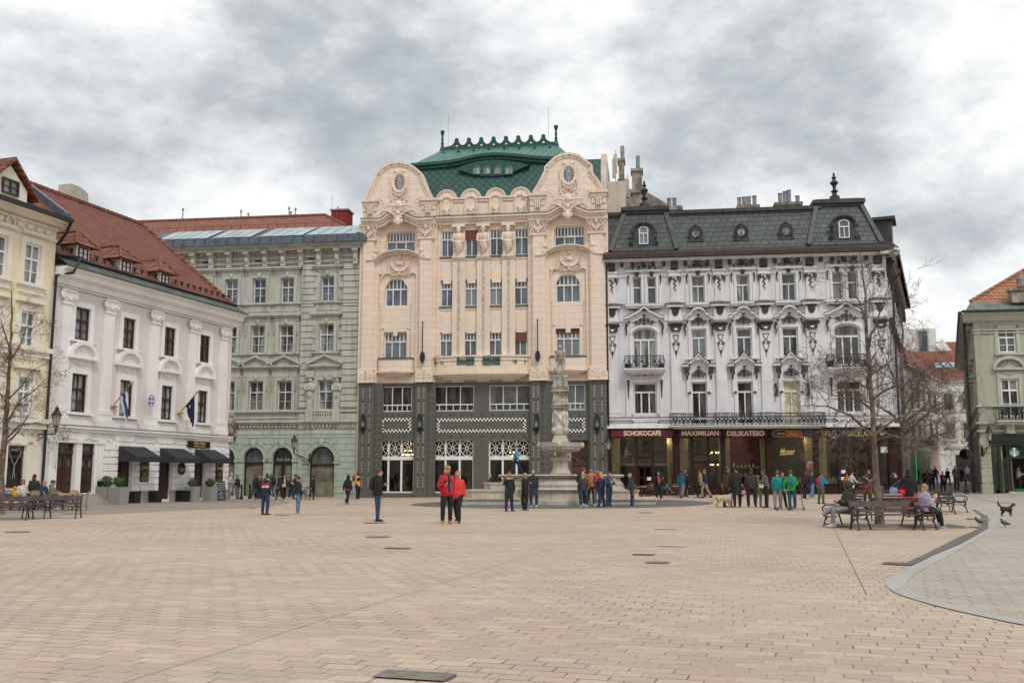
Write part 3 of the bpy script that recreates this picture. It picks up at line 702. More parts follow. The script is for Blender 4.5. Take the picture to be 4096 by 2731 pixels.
 # oval windows with wreaths, cartouches with masks over the bays
for L_,ox,oy,kx,ky in(('L',424,602,408,900),('R',1870,535,1862,845)):
 u,z=A.L(*tz(ox,oy),YP);y=YP-.06
 mc.ring(u,y,z,.56,.78,.12,20,6);mc.ring(u,y,z,.44,.66,.05,20,5)
 for s in(-1,1):
  for j in range(12):mc.blob(u+s*(.66+.03*sin(j)),y-.03,z+.45-j*.17,.09,.08,.11,6,4)
 mc.swag(u-.5,u+.5,y-.02,z-.72,.35,.12);mc.scroll(u-.25,y-.02,z-1.25,.18,.05,-1);mc.scroll(u+.25,y-.02,z-1.25,.18,.05,1)
 for s in(-1,1):mc.blob(u+s*.25,y-.02,z+.92,.22,.1,.15);mc.tube([(q,y+.03,w_)for q,w_ in arc(u+s*1.75,z-1.75,.52,.52,0,180,8)],.045,4)
 for s in(-1,1):mc.box(u+s*.75-.22,u+s*.75+.22,y-.03,y+.06,z-2.7,z-2.15);mc.box(u+s*.75-.11,u+s*.75+.11,y-.12,y+.06,z-2.95,z-2.4)
 k,kz=A.L(*tz(kx,ky),YP-.6);y=YP-.55
 mc.blob(k,y-.05,kz-.3,.24,.2,.36);mc.blob(k,y,kz+.05,.36,.16,.14);mc.blob(k,y-.02,kz+.42,.2,.14,.24);mc.blob(k,y+.02,kz+1.1,.3,.14,.34)
 for s in(-1,1):
  mc.tube([(k+s*.15,y,kz+.15),(k+s*.7,y,kz+.55),(k+s*1.2,y,kz+.62),(k+s*1.5,y,kz+.35),(k+s*1.48,y,kz+.05)],[.08,.1,.11,.09,.05],6)
  mc.scroll(k+s*1.0,y,kz+.85,.2,.06,s,1.5);mc.scroll(k+s*.35,y-.02,kz+.72,.2,.05,s,1.3,pi);mc.blob(k+s*.28,y,kz-.25,.1,.1,.2)
  mc.tube([(k+s*.2,y,kz+.95),(k+s*.8,y,kz+1.02),(k+s*1.2,y,kz+.9)],[.12,.08,.05],5)
  # curved pediment of the second floor, with crouching lions at its ends and a cartouche below
 r=[q for q in sid if q[0]==L_ and q[1]==0][0][2];cx=(r[0]+r[1])/2;W_=2.62;zz_=r[2]-.62;y=YB-.25
 P=[(cx-W_,zz_-.15),(cx-W_*.75,zz_-.1)]+[(a,c)for a,c in arc(cx,zz_-.1,W_*.68,.72,165,15,10)]+[(cx+W_*.75,zz_-.1),(cx+W_,zz_-.15)]
 cornice(P,y+.12,.34,lead=False)
 mc.slab([(cx-W_*.7,zz_-.9),(cx+W_*.7,zz_-.9)]+arc(cx,zz_-.1,W_*.66,.68,12,168,10),YB-.12,YB+.02)
 for s in(-1,1):mc.blob(cx+s*W_*.74,y-.1,zz_+.45,.3,.3,.35);mc.blob(cx+s*W_*.70,y-.2,zz_+.85,.2,.22,.2)
 r=[q for q in sid if q[0]==L_ and q[1]==1][0][2];zz_=r[3]+1.15;y=YB-.12
 mc.ring(cx,y,zz_+.25,.72,.78,.10,20,6);mc.slab(arc(cx,zz_+.25,.66,.72,0,360,16)[:-1],y-.02,y+.2);mc.slab([(cx-.8,zz_-.9),(cx+.8,zz_-.9),(cx+.7,zz_+.1),(cx-.7,zz_+.1)],y,y+.2)
 for s in(-1,1):
  for j in range(14):q=-.15+j*.17;mc.blob(cx+s*.92*cos(max(0,q-.9)),y-.02,zz_-.55+min(q,1.1)+.55*sin(max(0,q-1.1)),.1,.09,.1,6,4)
  mc.scroll(cx+s*.3,y-.06,zz_+.1,.2,.05,s,1.4,pi);mc.scroll(cx+s*.5,y-.06,zz_-.75,.22,.05,s,1.4)
  mc.tube([(cx+s*.1,y-.05,zz_+.5),(cx+s*.45,y-.05,zz_+.25),(cx+s*.55,y-.05,zz_+.45)],.04,4)
  mc.tube([(cx+s*1.0,y,r[3]+.55),(cx+s*1.35,y,r[3]+.35),(cx+s*1.45,y,r[3]-.1)],[.08,.1,.05],5)
 mc.blob(cx,y-.08,zz_+.62,.12,.1,.2);mc.blob(cx,y-.06,zz_+.05,.3,.1,.14);mc.blob(cx,y-.06,zz_-.75,.2,.1,.12)
mc.build('cornice_and_relief','cream_relief',A.root,True);mlead.build('lead_flashing','sill_green',A.root)
for L_,ox,oy in(('L',424,602),('R',1870,535)):
 u,z=A.L(*tz(ox,oy),YP);m=MB()
 for k in range(12):q=2*pi*k/12;m.tube([(u+cos(q)*.12,YP-.1,z+sin(q)*.2),(u+cos(q)*.40,YP-.1,z+sin(q)*.62)],.022,4)
 m.tube([(u,YP-.1,z+.2),(u+.1,YP-.1,z),(u,YP-.1,z-.2),(u-.1,YP-.1,z)],.022,4,True)
 o=m.build('oval_window','glass_frame',A.root);m=MB();m.slab(arc(u,z,.42,.64,0,360,20)[:-1],YP-.075,YP-.03);m.build('pane','pane_blue' if L_=='R' else'pane_dark',o)
 # --- roof
mr=MB();er=MB();up=MB()
ye,yr=2.2,7.6
eave=[(525,452),(650,443),(760,434),(850,425),(930,410),(1000,393),(1080,375),(1150,365),(1230,359),(1300,360),(1400,367),(1500,378),(1600,387),(1700,393),(1790,396),(1905,392)]
E=A.pts([tz(*q)for q in eave],ye);rl=A.L(*tz(785,322),yr);rr_=A.L(*tz(1772,278),yr)
zr=(rl[1]+rr_[1])/2;zflat=lambda u:E[0][1]+(E[-1][1]-E[0][1])*(u-E[0][0])/(E[-1][0]-E[0][0])
ez=sum(e[1]for e in(E[0],E[-1]))/2;n_=8;G=[]
for j in range(n_+1):
 t=j/n_;row=[]
 for u,z in E:
  ur=min(max(u,rl[0]),rr_[0]);uu=u+(ur-u)*t;bulge=(z-zflat(u));row.append((uu,ye+(yr-ye)*t,ez+(zr-ez)*t+bulge*(1-t)**1.6))
 G.append(row)
vs=[p for row in G for p in row];k_=len(E)
up.add(vs,[(j*k_+i,j*k_+i+1,(j+1)*k_+i+1,(j+1)*k_+i)for j in range(n_)for i in range(k_-1)])
bk=13.0;up.add([(E[0][0],ye,ez),(rl[0],yr,zr),(rr_[0],yr,zr),(E[-1][0],ye,ez),(E[0][0],bk,ez),(E[-1][0],bk,ez)],[(0,1,4),(1,2,5,4),(2,3,5)])
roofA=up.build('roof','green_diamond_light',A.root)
seam=MB()
for i in range(k_-1):
 a,c=G[0][i],G[0][i+1];a2,c2=G[1][i],G[1][i+1]
 q=lambda p,p2,t,dz:(p[0]+(p2[0]-p[0])*t,p[1]+(p2[1]-p[1])*t,p[2]+(p2[2]-p[2])*t+dz)
 seam.add([q(a,a2,-.15,.03),q(c,c2,-.15,.03),q(c,c2,.75,.05),q(a,a2,.75,.05)],[(0,1,2,3)])
 for s in(0,.5):seam.tube([q(*([q(a,c,s,0),q(a2,c2,s,0)]),-.15,.05),q(q(a,c,s,0),q(a2,c2,s,0),.75,.07)],.03,4)
seam.build('eave_sheet','green_seam',roofA)
for i in range(k_-1):
 (a,za),(c,zc)=(E[i][0],G[0][i][2]),(E[i+1][0],G[0][i+1][2])
 for d0,e0,yy in((-.18,.06,ye-.35),(-.42,-.18,ye-.12),(-.62,-.42,ye+.1)):
  er.add([(a,yy,za+d0),(c,yy,zc+d0),(c,ye+.9,zc+d0),(a,ye+.9,za+d0),(a,yy,za+e0),(c,yy,zc+e0),(c,ye+.9,zc+e0),(a,ye+.9,za+e0)],[(0,3,2,1),(4,5,6,7),(0,1,5,4),(1,2,6,5),(2,3,7,6),(3,0,4,7)])
lens=A.pts([tz(*q)for q in[(925,470),(1000,440),(1100,415),(1230,402),(1350,410),(1535,445),(1460,478),(1400,508),(1300,538),(1180,548),(1080,538),(1000,512),(925,486)]],1.6)
er.slab(lens,1.65,ye+1.0)
er.build('eave','green_metal',roofA)
for X in(1081,1170,1263,1358):
 u,z=A.L(*tz(X,495),1.6);m=MB();P=[(u-.29,z-.32),(u+.29,z-.32)]+arc(u,z+.04,.29,.30,0,180,8)
 m.tube([(a,1.6,c)for a,c in P],.06,5,True);o=m.build('dormer_window','green_seam',roofA)
 m=MB();m.slab(P,1.615,1.64);m.build('pane','pane_curtain',o)
zlo=zat-.9;zhi=ez-.1
mr.add([(x0+.6,.4,zlo),(x1-.3,.4,zlo),(x1-.3,ye+.15,zhi),(x0+.6,ye+.15,zhi),(x0+3.6,ye+.15,zhi)],[(0,1,2,4)])
mr.add([(x1-.3,ye+.15,zhi),(x1-.3,bk,zhi),(x0+3.6,bk,zhi),(x0+3.6,ye+.15,zhi),(x0+.6,.4,zlo),(x0+.6,bk,zlo)],[(3,0,1,2),(4,3,2,5)])
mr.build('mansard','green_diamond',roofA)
m=MB()
m.box(rl[0]-.1,rr_[0]+.1,yr-.1,yr+.1,zr-.12,zr+.22)
N=8
for i in range(N):
 u=rl[0]+.25+(rr_[0]-rl[0]-.1)*(891-785+107*i)/(1772-785)
 b0=1.0
 m.slab([(u-1.0,zr+.2),(u-.2,zr+.2),(u-.02,zr+.40),(u+.02,zr+.40),(u+.2,zr+.2),(u+1.0,zr+.2),(u+1.0,zr+.25),(u+.6,zr+.30),(u+.34,zr+.44),(u+.2,zr+.66),(u+.15,zr+.78)]+arc(u,zr+.82,.19,.18,0,180,8)+[(u-.15,zr+.78),(u-.2,zr+.66),(u-.34,zr+.44),(u-.6,zr+.30),(u-1.0,zr+.25)],yr-.08,yr+.08)
for u in(rl[0]+.05,rr_[0]-.1):
 m.mark()
 m.lathe([(.02,zr-.1),(.28,zr-.1),(.18,zr+.2),(.11,zr+.5),(.15,zr+.6),(.09,zr+.75),(.12,zr+1.0),(.08,zr+1.2),(.11,zr+1.35),(.15,zr+1.42),(.09,zr+1.48)],10,(u,yr));m.blob(u,yr,zr+1.62,.2,.2,.19,10,7)
m.each('ridge_cresting','green_metal',roofA)
m=MB()
for X,s in((840,3.1),(1697,3.4)):
 u=A.L(*tz(X,250),yr)[0];m.tube([(u,yr,zr),(u,yr,zr+s)],.025,4);m.mark()
m.each('lightning_rod','cover_pale',roofA)
m=MB();hooks=MB()
for X,Y in((803,345),(932,338),(1060,330),(1188,316),(1320,308),(1450,308),(1580,303),(1712,297)):
 u,z=A.L(*tz(X,Y),6.5);hooks.blob(u,6.4,z,.14,.14,.08,6,4);hooks.mark()
hooks.each('roof_vent','green_metal',roofA)
# firewall at the right edge
m=MB();xr_=x1-.3
m.add([(xr_,.3,zlo-.5),(xr_+.45,.3,zlo-.5),(xr_+.45,ye+.3,zhi+.45),(xr_,ye+.3,zhi+.45),(xr_,bk,zhi+.45),(xr_+.45,bk,zhi+.45),(xr_,bk,10),(xr_+.45,bk,10),(xr_,.3,10),(xr_+.45,.3,10)],[(0,1,2,3),(3,2,5,4),(1,9,7,5,2),(0,3,4,6,8),(8,9,1,0),(4,5,7,6)])
m.box(xr_+.46,xr_+1.9,ye+1.5,ye+8,10,zhi-1.5)
m.build('firewall','firewall',A.root)
# --- granite ground floor
YG=-.12;YGP=-.5
def gr(X0,Y0,X1,Y1,y=YG):return A.rect(*qz(X0,Y0),*qz(X1,Y1),y)
upw=[gr(287,92,555,320),gr(735,92,1112,320),gr(1247,92,1618,320),gr(1838,92,2108,320)]
low=[gr(220,577,572,1055),gr(725,577,1105,1055),gr(1240,580,1615,1055)]
door=gr(1985,583,2138,1085);side=gr(1832,583,1950,1055)
for L_ in(upw,low):
 z0=sum(r[2]for r in L_)/len(L_);z1=sum(r[3]for r in L_)/len(L_)
 for i,r in enumerate(L_):L_[i]=(r[0],r[1],z0,z1)
side=(side[0],side[1],low[0][2],low[0][3])
m=MB();gx0,gx1=A.U(1433,YG,1700),A.U(2425,YG,1700)
m.wall([(gx0,-.6),(gx1,-.6),(gx1,ZC),(gx0,ZC)],[rp(r)for r in upw+low]+[rp((door[0],door[1],door[2],door[3])),rp(side)],YG,.35)
up_=[(A.U(1400+a/2.24,YGP,1700),A.U(1400+c/2.24,YGP,1700))for a,c in((75,165),(583,688),(1618,1712),(2150,2292))]
up_[0]=(up_[0][0],up_[0][0]+1.2);up_[3]=(up_[3][0],up_[3][0]+1.28)
for a,c in up_:
 m.box(a,c,YGP,YG+.1,-.6,ZC);m.box(c,c+.62 if c<gx1-1 else gx1,YGP+.2,YG+.1,-.6,ZC)
 if a>gx0+1:m.box(a-.12,a,YGP+.2,YG+.1,-.6,ZC)
m.box(gx0,gx1,YG-.06,YG,ZC-.14,ZC-.02)
gb=m
mat('stud_steel',(.45,.45,.42),.4,.1,metal=.6);mat('stud_iron',(.07,.05,.04),.4,.2)
m=MB();mi=MB()
for a,c in up_:
 for fx in(.28,.72):
  u=a+(c-a)*fx;z=ZC-.5;k=0
  while z>.5:
   if k%5==4:mi.blob(u,YGP-.02,z,.06,.06,.06,6,4)
   else:m.box(u-.045,u+.045,YGP-.025,YGP,z-.07,z+.07)
   z-=.225;k+=1
 z=ZC-.7
 while z>.6 and c<gx1-1:
  mi.blob(c+.16,YGP+.18,z,.05,.05,.05,5,3);mi.blob(c+.45,YGP+.18,z,.05,.05,.05,5,3);z-=.46
for X0,X1,n_ in((330,490,4),(810,1560,9),(1900,2060,3)):
 for Y in(355,545):
  for i in range(n_):u,z=A.L(*qz(X0+(X1-X0)*i/(n_-1),Y),YG);mi.blob(u,YG-.02,z,.06,.05,.06,6,4)
gb.merge(m,1);gb.merge(mi,2);gb.build('granite_base',['granite','stud_steel','stud_iron'],A.root)
# chequer frames
mat('chequer_white',(.85,.85,.82),.4,.03);mw=MB();mk=MB()
for X0,X1 in((275,548),(778,1578),(1836,2108)):
 a,c,z0,z1=A.rect(*qz(X0,385),*qz(X1,512),YG);s=.115
 def put(q0,q1,w0,w1,par):(mw if par else mk).box(q0,q1,YG-.02,YG,w0,w1)
 n_=int(round((c-a)/(s*1.2)))
 for i in range(n_):
  q0=a+(c-a)*i/n_;q1=a+(c-a)*(i+1)/n_
  for zz_ in(z0,z1-2*s):put(q0,q1,zz_,zz_+s,i%2);put(q0,q1,zz_+s,zz_+2*s,(i+1)%2)
 n2_=int(round((z1-z0-4*s)/(s*1.1)))
 for i in range(n2_):
  w0=z0+2*s+(z1-z0-4*s)*i/n2_;w1=z0+2*s+(z1-z0-4*s)*(i+1)/n2_
  for q0 in(a,c-2*s):put(q0,q0+s,w0,w1,i%2);put(q0+s,q0+2*s,w0,w1,(i+1)%2)
 mw.merge(mk,1);mw.build('chequer_frame',['chequer_white','black_paint'],A.root);mw=MB();mk=MB()
for r in upw:window(A,r,YG+.12,[(0,.26,6 if r[1]-r[0]>2.6 else 6),(.26,1,3)],'glass_frame','pane_brown',.075)
# tall shop windows with wheel tracery; a lit, furnished room behind
mat('room_dark',(.05,.042,.036),.8,.3,1.5);mat('room_floor',(.10,.08,.06),.6,.2)
m_,b_,p_=newmat('clear_glass');m_.node_tree.nodes.remove(p_)
t_=b_.node('ShaderNodeBsdfTransparent');gl=b_.node('ShaderNodeBsdfGlossy');gl.inputs['Roughness'].default_value=.02;gl.inputs[0].default_value=(.9,.95,.95,1)
t_.inputs[0].default_value=(.80,.84,.82,1);mx=b_.node('ShaderNodeMixShader');fr_=b_.node('ShaderNodeFresnel');fr_.inputs[0].default_value=1.6
b_.put(mx.inputs[0],b_.m('MULTIPLY',fr_.outputs[0],.75));b_.l.new(t_.outputs[0],mx.inputs[1]);b_.l.new(gl.outputs[0],mx.inputs[2])
b_.l.new(mx.outputs[0],[n for n in m_.node_tree.nodes if n.type=='OUTPUT_MATERIAL'][0].inputs[0])
def emis(name,c,s):
 m,b,p=newmat(name);p.inputs['Emission Color'].default_value=(*c,1);p.inputs['Emission Strength'].default_value=s;p.inputs['Base Color'].default_value=(*c,1);return m
emis('bulb',(1,.62,.25),9);emis('neon_green',(.03,.8,.2),.5)
for i,r in enumerate(low+[side]):
 u0,u1,z0,z1=r;zt_=z0+(z1-z0)*.655;m=MB();y=YG+.2;t=.10;n_=3 if i<3 else 1
 m.box(u0,u0+t,y,y+.1,z0,z1);m.box(u1-t,u1,y,y+.1,z0,z1);m.box(u0+t,u1-t,y,y+.1,z1-.05,z1);m.box(u0+t,u1-t,y-.03,y+.1,zt_-.14,zt_+.14);m.box(u0+t,u1-t,y,y+.1,z0,z0+.1)
 for k in range(1,n_):x=u0+(u1-u0)*k/n_;m.box(x-.07,x+.07,y,y+.1,z0+.1,zt_-.14);m.box(x-.05,x+.05,y,y+.1,zt_+.14,z1-.05)
 for k in range(n_):
  cx=u0+(u1-u0)*(k+.5)/n_;cz=(zt_+.14+z1-.05)/2;ra=(z1-zt_-.19)/2-.02;rb=(u1-u0)/n_/2-.07
  m.ring(cx,y+.03,cz,rb,ra,.026,26,5);m.ring(cx,y+.03,cz,rb*.22,ra*.22,.03,14,5)
  for q in range(8):an=q*pi/4;m.tube([(cx+cos(an)*rb*.22,y+.03,cz+sin(an)*ra*.22),(cx+cos(an)*rb,y+.03,cz+sin(an)*ra)],.022,4)
 m.box(u0,u1,y-.12,y+.1,z0-.62,z0-.02)
 o=m.build('shop_window','white_paint',A.root);m=MB();m.box(u0+.01,u1-.01,y+.105,y+.12,z0,z1);m.build('pane','pane_room' if'pane_room' in MATS else'clear_glass',o)
def room(B,X0,X1,Y0,Y1,Z0,Z1,wallm='room_dark',floorm='room_floor'):
 m=MB();m.add([(X0,Y0,Z0),(X1,Y0,Z0),(X1,Y1,Z0),(X0,Y1,Z0),(X0,Y0,Z1),(X1,Y0,Z1),(X1,Y1,Z1),(X0,Y1,Z1)],[(3,2,6,7),(0,3,7,4),(2,1,5,6),(4,7,6,5)])
 m.build('room_wall',wallm,B.root);m=MB();m.add([(X0,Y0,Z0),(X1,Y0,Z0),(X1,Y1,Z0),(X0,Y1,Z0)],[(0,1,2,3)]);m.build('room_floor',floorm,B.root)
room(A,gx0+.5,gx1-.5,YG+.36,6.5,.12,ZC-.1)
def chandelier(B,px,py,y,n=8,r=.5,rows=2):
 u,z=B.L(px,py,y);o=MB();o.tube([(u,y,z+.3),(u,y,z+1.2)],.02,4);bl=MB()
 for k in range(rows):
  rr=r*(1-.35*k);zz_=z+.42*k;o.tube([(u+cos(2*pi*i/12)*rr,y+sin(2*pi*i/12)*rr,zz_-.1)for i in range(12)],.015,4,True)
  for i in range(n-2*k):q=2*pi*i/(n-2*k);bl.blob(u+cos(q)*rr,y+sin(q)*rr,zz_,.04,.04,.055,6,4)
 c=o.build('chandelier','brass',B.root);bl.build('bulb','bulb',c)
for X,Y in((500,712),(545,712),(520,675)):chandelier(A,*qz(X,Y),3.0,5,.28,1)
for X,Y in((1460,690),(1480,725)):chandelier(A,*qz(X,Y),3.0,5,.28,1)
# carved wooden door with brass push bars and a wheel fanlight
u0,u1,z0,z1=door;m=MB();y=YG+.33;zm=z0+(z1-z0)*.56
m.box(u0+.02,u1-.02,y,y+.08,z0-.5,zm);m.box(u0,u0+.12,y-.1,y+.1,z0-.5,z1);m.box(u1-.12,u1,y-.1,y+.1,z0-.5,z1);m.box(u0,u1,y-.1,y+.1,zm,zm+.16);m.box(u0,u1,y-.1,y+.1,z1-.12,z1);cx=(u0+u1)/2;m.box(cx-.05,cx+.05,y-.06,y,z0-.5,zm)
cz=(zm+z1)/2+.1;m.ring(cx,y-.02,cz,.6,.75,.035,20,5)
for q in range(8):m.tube([(cx,y-.02,cz),(cx+cos(q*pi/4)*.6,y-.02,cz+sin(q*pi/4)*.75)],.025,4)
for s in(-1,1):m.ring(cx+s*.42,y-.03,zm-.75,.24,.34,.04,16,5);m.blob(cx+s*.42,y-.03,zm-.75,.12,.05,.16);m.box(cx+s*.42-.3,cx+s*.42+.3,y-.03,y,z0+.1,z0+.9)
mat('oak_door',(.12,.048,.018),.45,.3,5);o=m.build('door','oak_door',A.root)
m=MB()
for s in(-1,1):
 c_=cx+s*.44
 for k in(-.22,-.07,.07,.22):m.tube([(c_+k,y-.12,zm-2.5),(c_+k,y-.12,zm-1.25)],.018,5)
 for zz_ in(-1.3,-2.1,-2.4):m.tube([(c_-.3,y-.13,zm+zz_),(c_+.3,y-.13,zm+zz_)],.022,5)
m.build('push_bar','brass',o);m=MB();m.box(u0+.1,u1-.1,y+.09,y+.1,zm+.1,z1-.1);m.build('pane','pane_shop',o)
lettering('5',.55,*[A.L(*qz(1970,722),YG)[0],YG-.03,A.L(*qz(1970,722),YG)[1]],'cream_lettering',A.root,'house_number',ext=.015)
# ==== WHITE CORNER PALACE
plaster('lilac_wall',(.67,.672,.695),.22,grime=(.33,.32,.32));plaster('white_trim',(.72,.715,.725),.35,grime=(.30,.29,.29))
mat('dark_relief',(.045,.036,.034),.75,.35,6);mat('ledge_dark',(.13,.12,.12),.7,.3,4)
tiles('slate_scales',(.036,.041,.041),(.075,.09,.084),.55,.42,.035,'brick',.55,1.0,patch=(.095,.115,.105))
mat('zinc_dark',(.040,.046,.044),.5,.35,2.2);mat('brown_sheet',(.055,.035,.034),.5,.2,2);mat('chimney_stone',(.30,.26,.215),.9,.35,1.5,.5);mat('pipe_grey',(.24,.25,.26),.5,.25,4)
plaster('wood_front',(.036,.015,.013),.3,2,(.015,.008,.007));mat('sign_red',(.135,.006,.02),.45,.15,3);mat('sign_black',(.012,.011,.010),.4,.2)
b2=lambda X,Y:(2350+X/1.809,600+Y/1.809)
b3=lambda X,Y:(2400+X/2.24,1000+Y/2.24)
b4=lambda X,Y:(3000+X/2.24,1000+Y/2.24)
b5=lambda X,Y:(2350+X/2.767,1650+Y/2.767)
b6=lambda X,Y:(3100+X/2.94,1650+Y/2.94)
def onplane(Bx,px,y=0.0):
 u=Bx.L(px,1905.4,y)[0];return Bx.W(u,y,0).y
B=Bld('corner_palace','pale lilac corner palace with dark ornaments, slate mansard roof and brown shopfronts','building',2430,onplane(A,2430),-7.8)
bx0=0.0;bx1=B.L(3566,1500)[0]+.0
zl=lambda X,Y,f=b3,y=0.0:B.L(*f(X,Y),y)[1]
Zs=zl(500,1508);Zshop=B.Zp(1714,2560)
Zcor=zl(500,108);Zb3,Zt3=zl(500,965),zl(500,700)
r4=[B.rect(*b3(292,240),*b3(372,478)),B.rect(*b3(422,238),*b3(503,478)),B.rect(*b3(820,230),*b3(938,468)),B.rect(*b3(1220,225),*b3(1342,465)),B.rect(*b4(285,208),*b4(410,450)),B.rect(*b4(738,195),*b4(832,445)),B.rect(*b4(875,193),*b4(968,445))]
r3=[B.rect(*b3(292,700),*b3(510,1050)),B.rect(*b3(820,705),*b3(954,965)),B.rect(*b3(1223,698),*b3(1362,960)),B.rect(*b4(290,695),*b4(431,960)),B.rect(*b4(756,672),*b4(990,1040))]
r2=[B.rect(*b3(300,1180),*b3(511,1468)),B.rect(*b3(822,1180),*b3(962,1560)),B.rect(*b3(1232,1180),*b3(1372,1560)),B.rect(*b4(303,1172),*b4(450,1550)),B.rect(*b4(775,1172),*b4(1006,1462))]
def level(L_,idx=None):
 idx=idx or range(len(L_));z0=sum(L_[i][2]for i in idx)/len(idx);z1=sum(L_[i][3]for i in idx)/len(idx)
 for i in idx:L_[i]=(L_[i][0],L_[i][1],z0,z1)
level(r4);level(r3,[1,2,3]);level(r3,[0,4]);level(r2,[0,4]);level(r2,[1,2,3])
m=MB();hs=[]
for i,r in enumerate(r3):hs.append(rp(r)if 0<i<4 else[(r[0],r[2]),(r[1],r[2])]+arc((r[0]+r[1])/2,r[3]-.45,(r[1]-r[0])/2,.45,0,180,8))
m.wall([(bx0,Zshop),(bx1,Zshop),(bx1,Zcor+.3),(bx0,Zcor+.3)],[rp(r)for r in r4+r2]+hs,0,.3)
m.box(bx0,bx1-.02,.45,13,Zshop-.2,Zcor)
# the street side
TS=Matrix.Translation((bx1,0,0))@Matrix.Rotation(R(66.6+7.8),4,'Z');SL=27.0
sw=[(2.2+3.4*k,3.5+3.4*k)for k in range(7)]
m.T=TS;m.wall([(0,-.5),(SL,-.5),(SL,Zcor+.3),(0,Zcor+.3)],[[(a,z0),(c,z0),(c,z1),(a,z1)]for a,c in sw for z0,z1 in((r4[2][2],r4[2][3]),(r3[1][2],r3[1][3]),(r2[1][2]+.8,r2[1][3]))],0,.3);m.T=None
m.build('wall','lilac_wall',B.root)
for i,r in enumerate(r4):window(B,r,.2,[(0,.62,2 if i in(2,3,4)else 1),(.62,1,1)],'glass_frame','pane_curtain' if i in(2,3)else'pane_dark',.08)
for i,r in enumerate(r3):window(B,r,.2,[(0,.70,2),(.70,1,1)]if 0<i<4 else[(0,.72,3),(.72,1,1)],'glass_frame','pane_dark' if i else'pane_curtain',.10 if 0<i<4 else.13,top=0 if 0<i<4 else.45)
mat('lit_cream',(.62,.55,.32),.4,.2,2)
for i,r in enumerate(r2):window(B,r,.2,[(0,.76,2),(.76,1,1)]if 0<i<4 else[(0,.70,3),(.70,1,1)],'glass_frame','lit_cream' if i==3 else'pane_brown',.10 if 0<i<4 else.12)
for a,c in sw:
 for z0,z1 in((r4[2][2],r4[2][3]),(r3[1][2],r3[1][3]),(r2[1][2]+.8,r2[1][3])):
  m=MB();m.T=TS
  for q0,q1 in((a,a+.07),(c-.07,c),((a+c)/2-.04,(a+c)/2+.04)):m.box(q0,q1,.18,.26,z0,z1)
  m.box(a+.07,c-.07,.18,.26,z0,z0+.07);m.box(a+.07,c-.07,.18,.26,z1-.07,z1);m.box(a+.07,c-.07,.17,.25,z0+(z1-z0)*.68,z0+(z1-z0)*.68+.08)
  o=m.build('window','glass_frame',B.root);m=MB();m.T=TS;m.box(a,c,.265,.28,z0,z1);m.build('pane','pane_dark',o)
W_=MB();D=MB();G_=MB()
piers=[B.U(p,0,1420)for p in(2451,2705,2884,3065,3252,3527)]
zA=zl(683,195);zB=zl(683,240);zC=zl(683,345);zD=zl(683,470);zE=zl(683,508);zF=zl(683,605);zG=zl(683,640);zH=zl(683,735);zI=zl(683,1170);zJ=zl(683,1440)
def curl(m,x,y,z,r,s,up=1,t=.045):m.scroll(x,y,z,r,t,s,1.35,pi*.5,14,up)
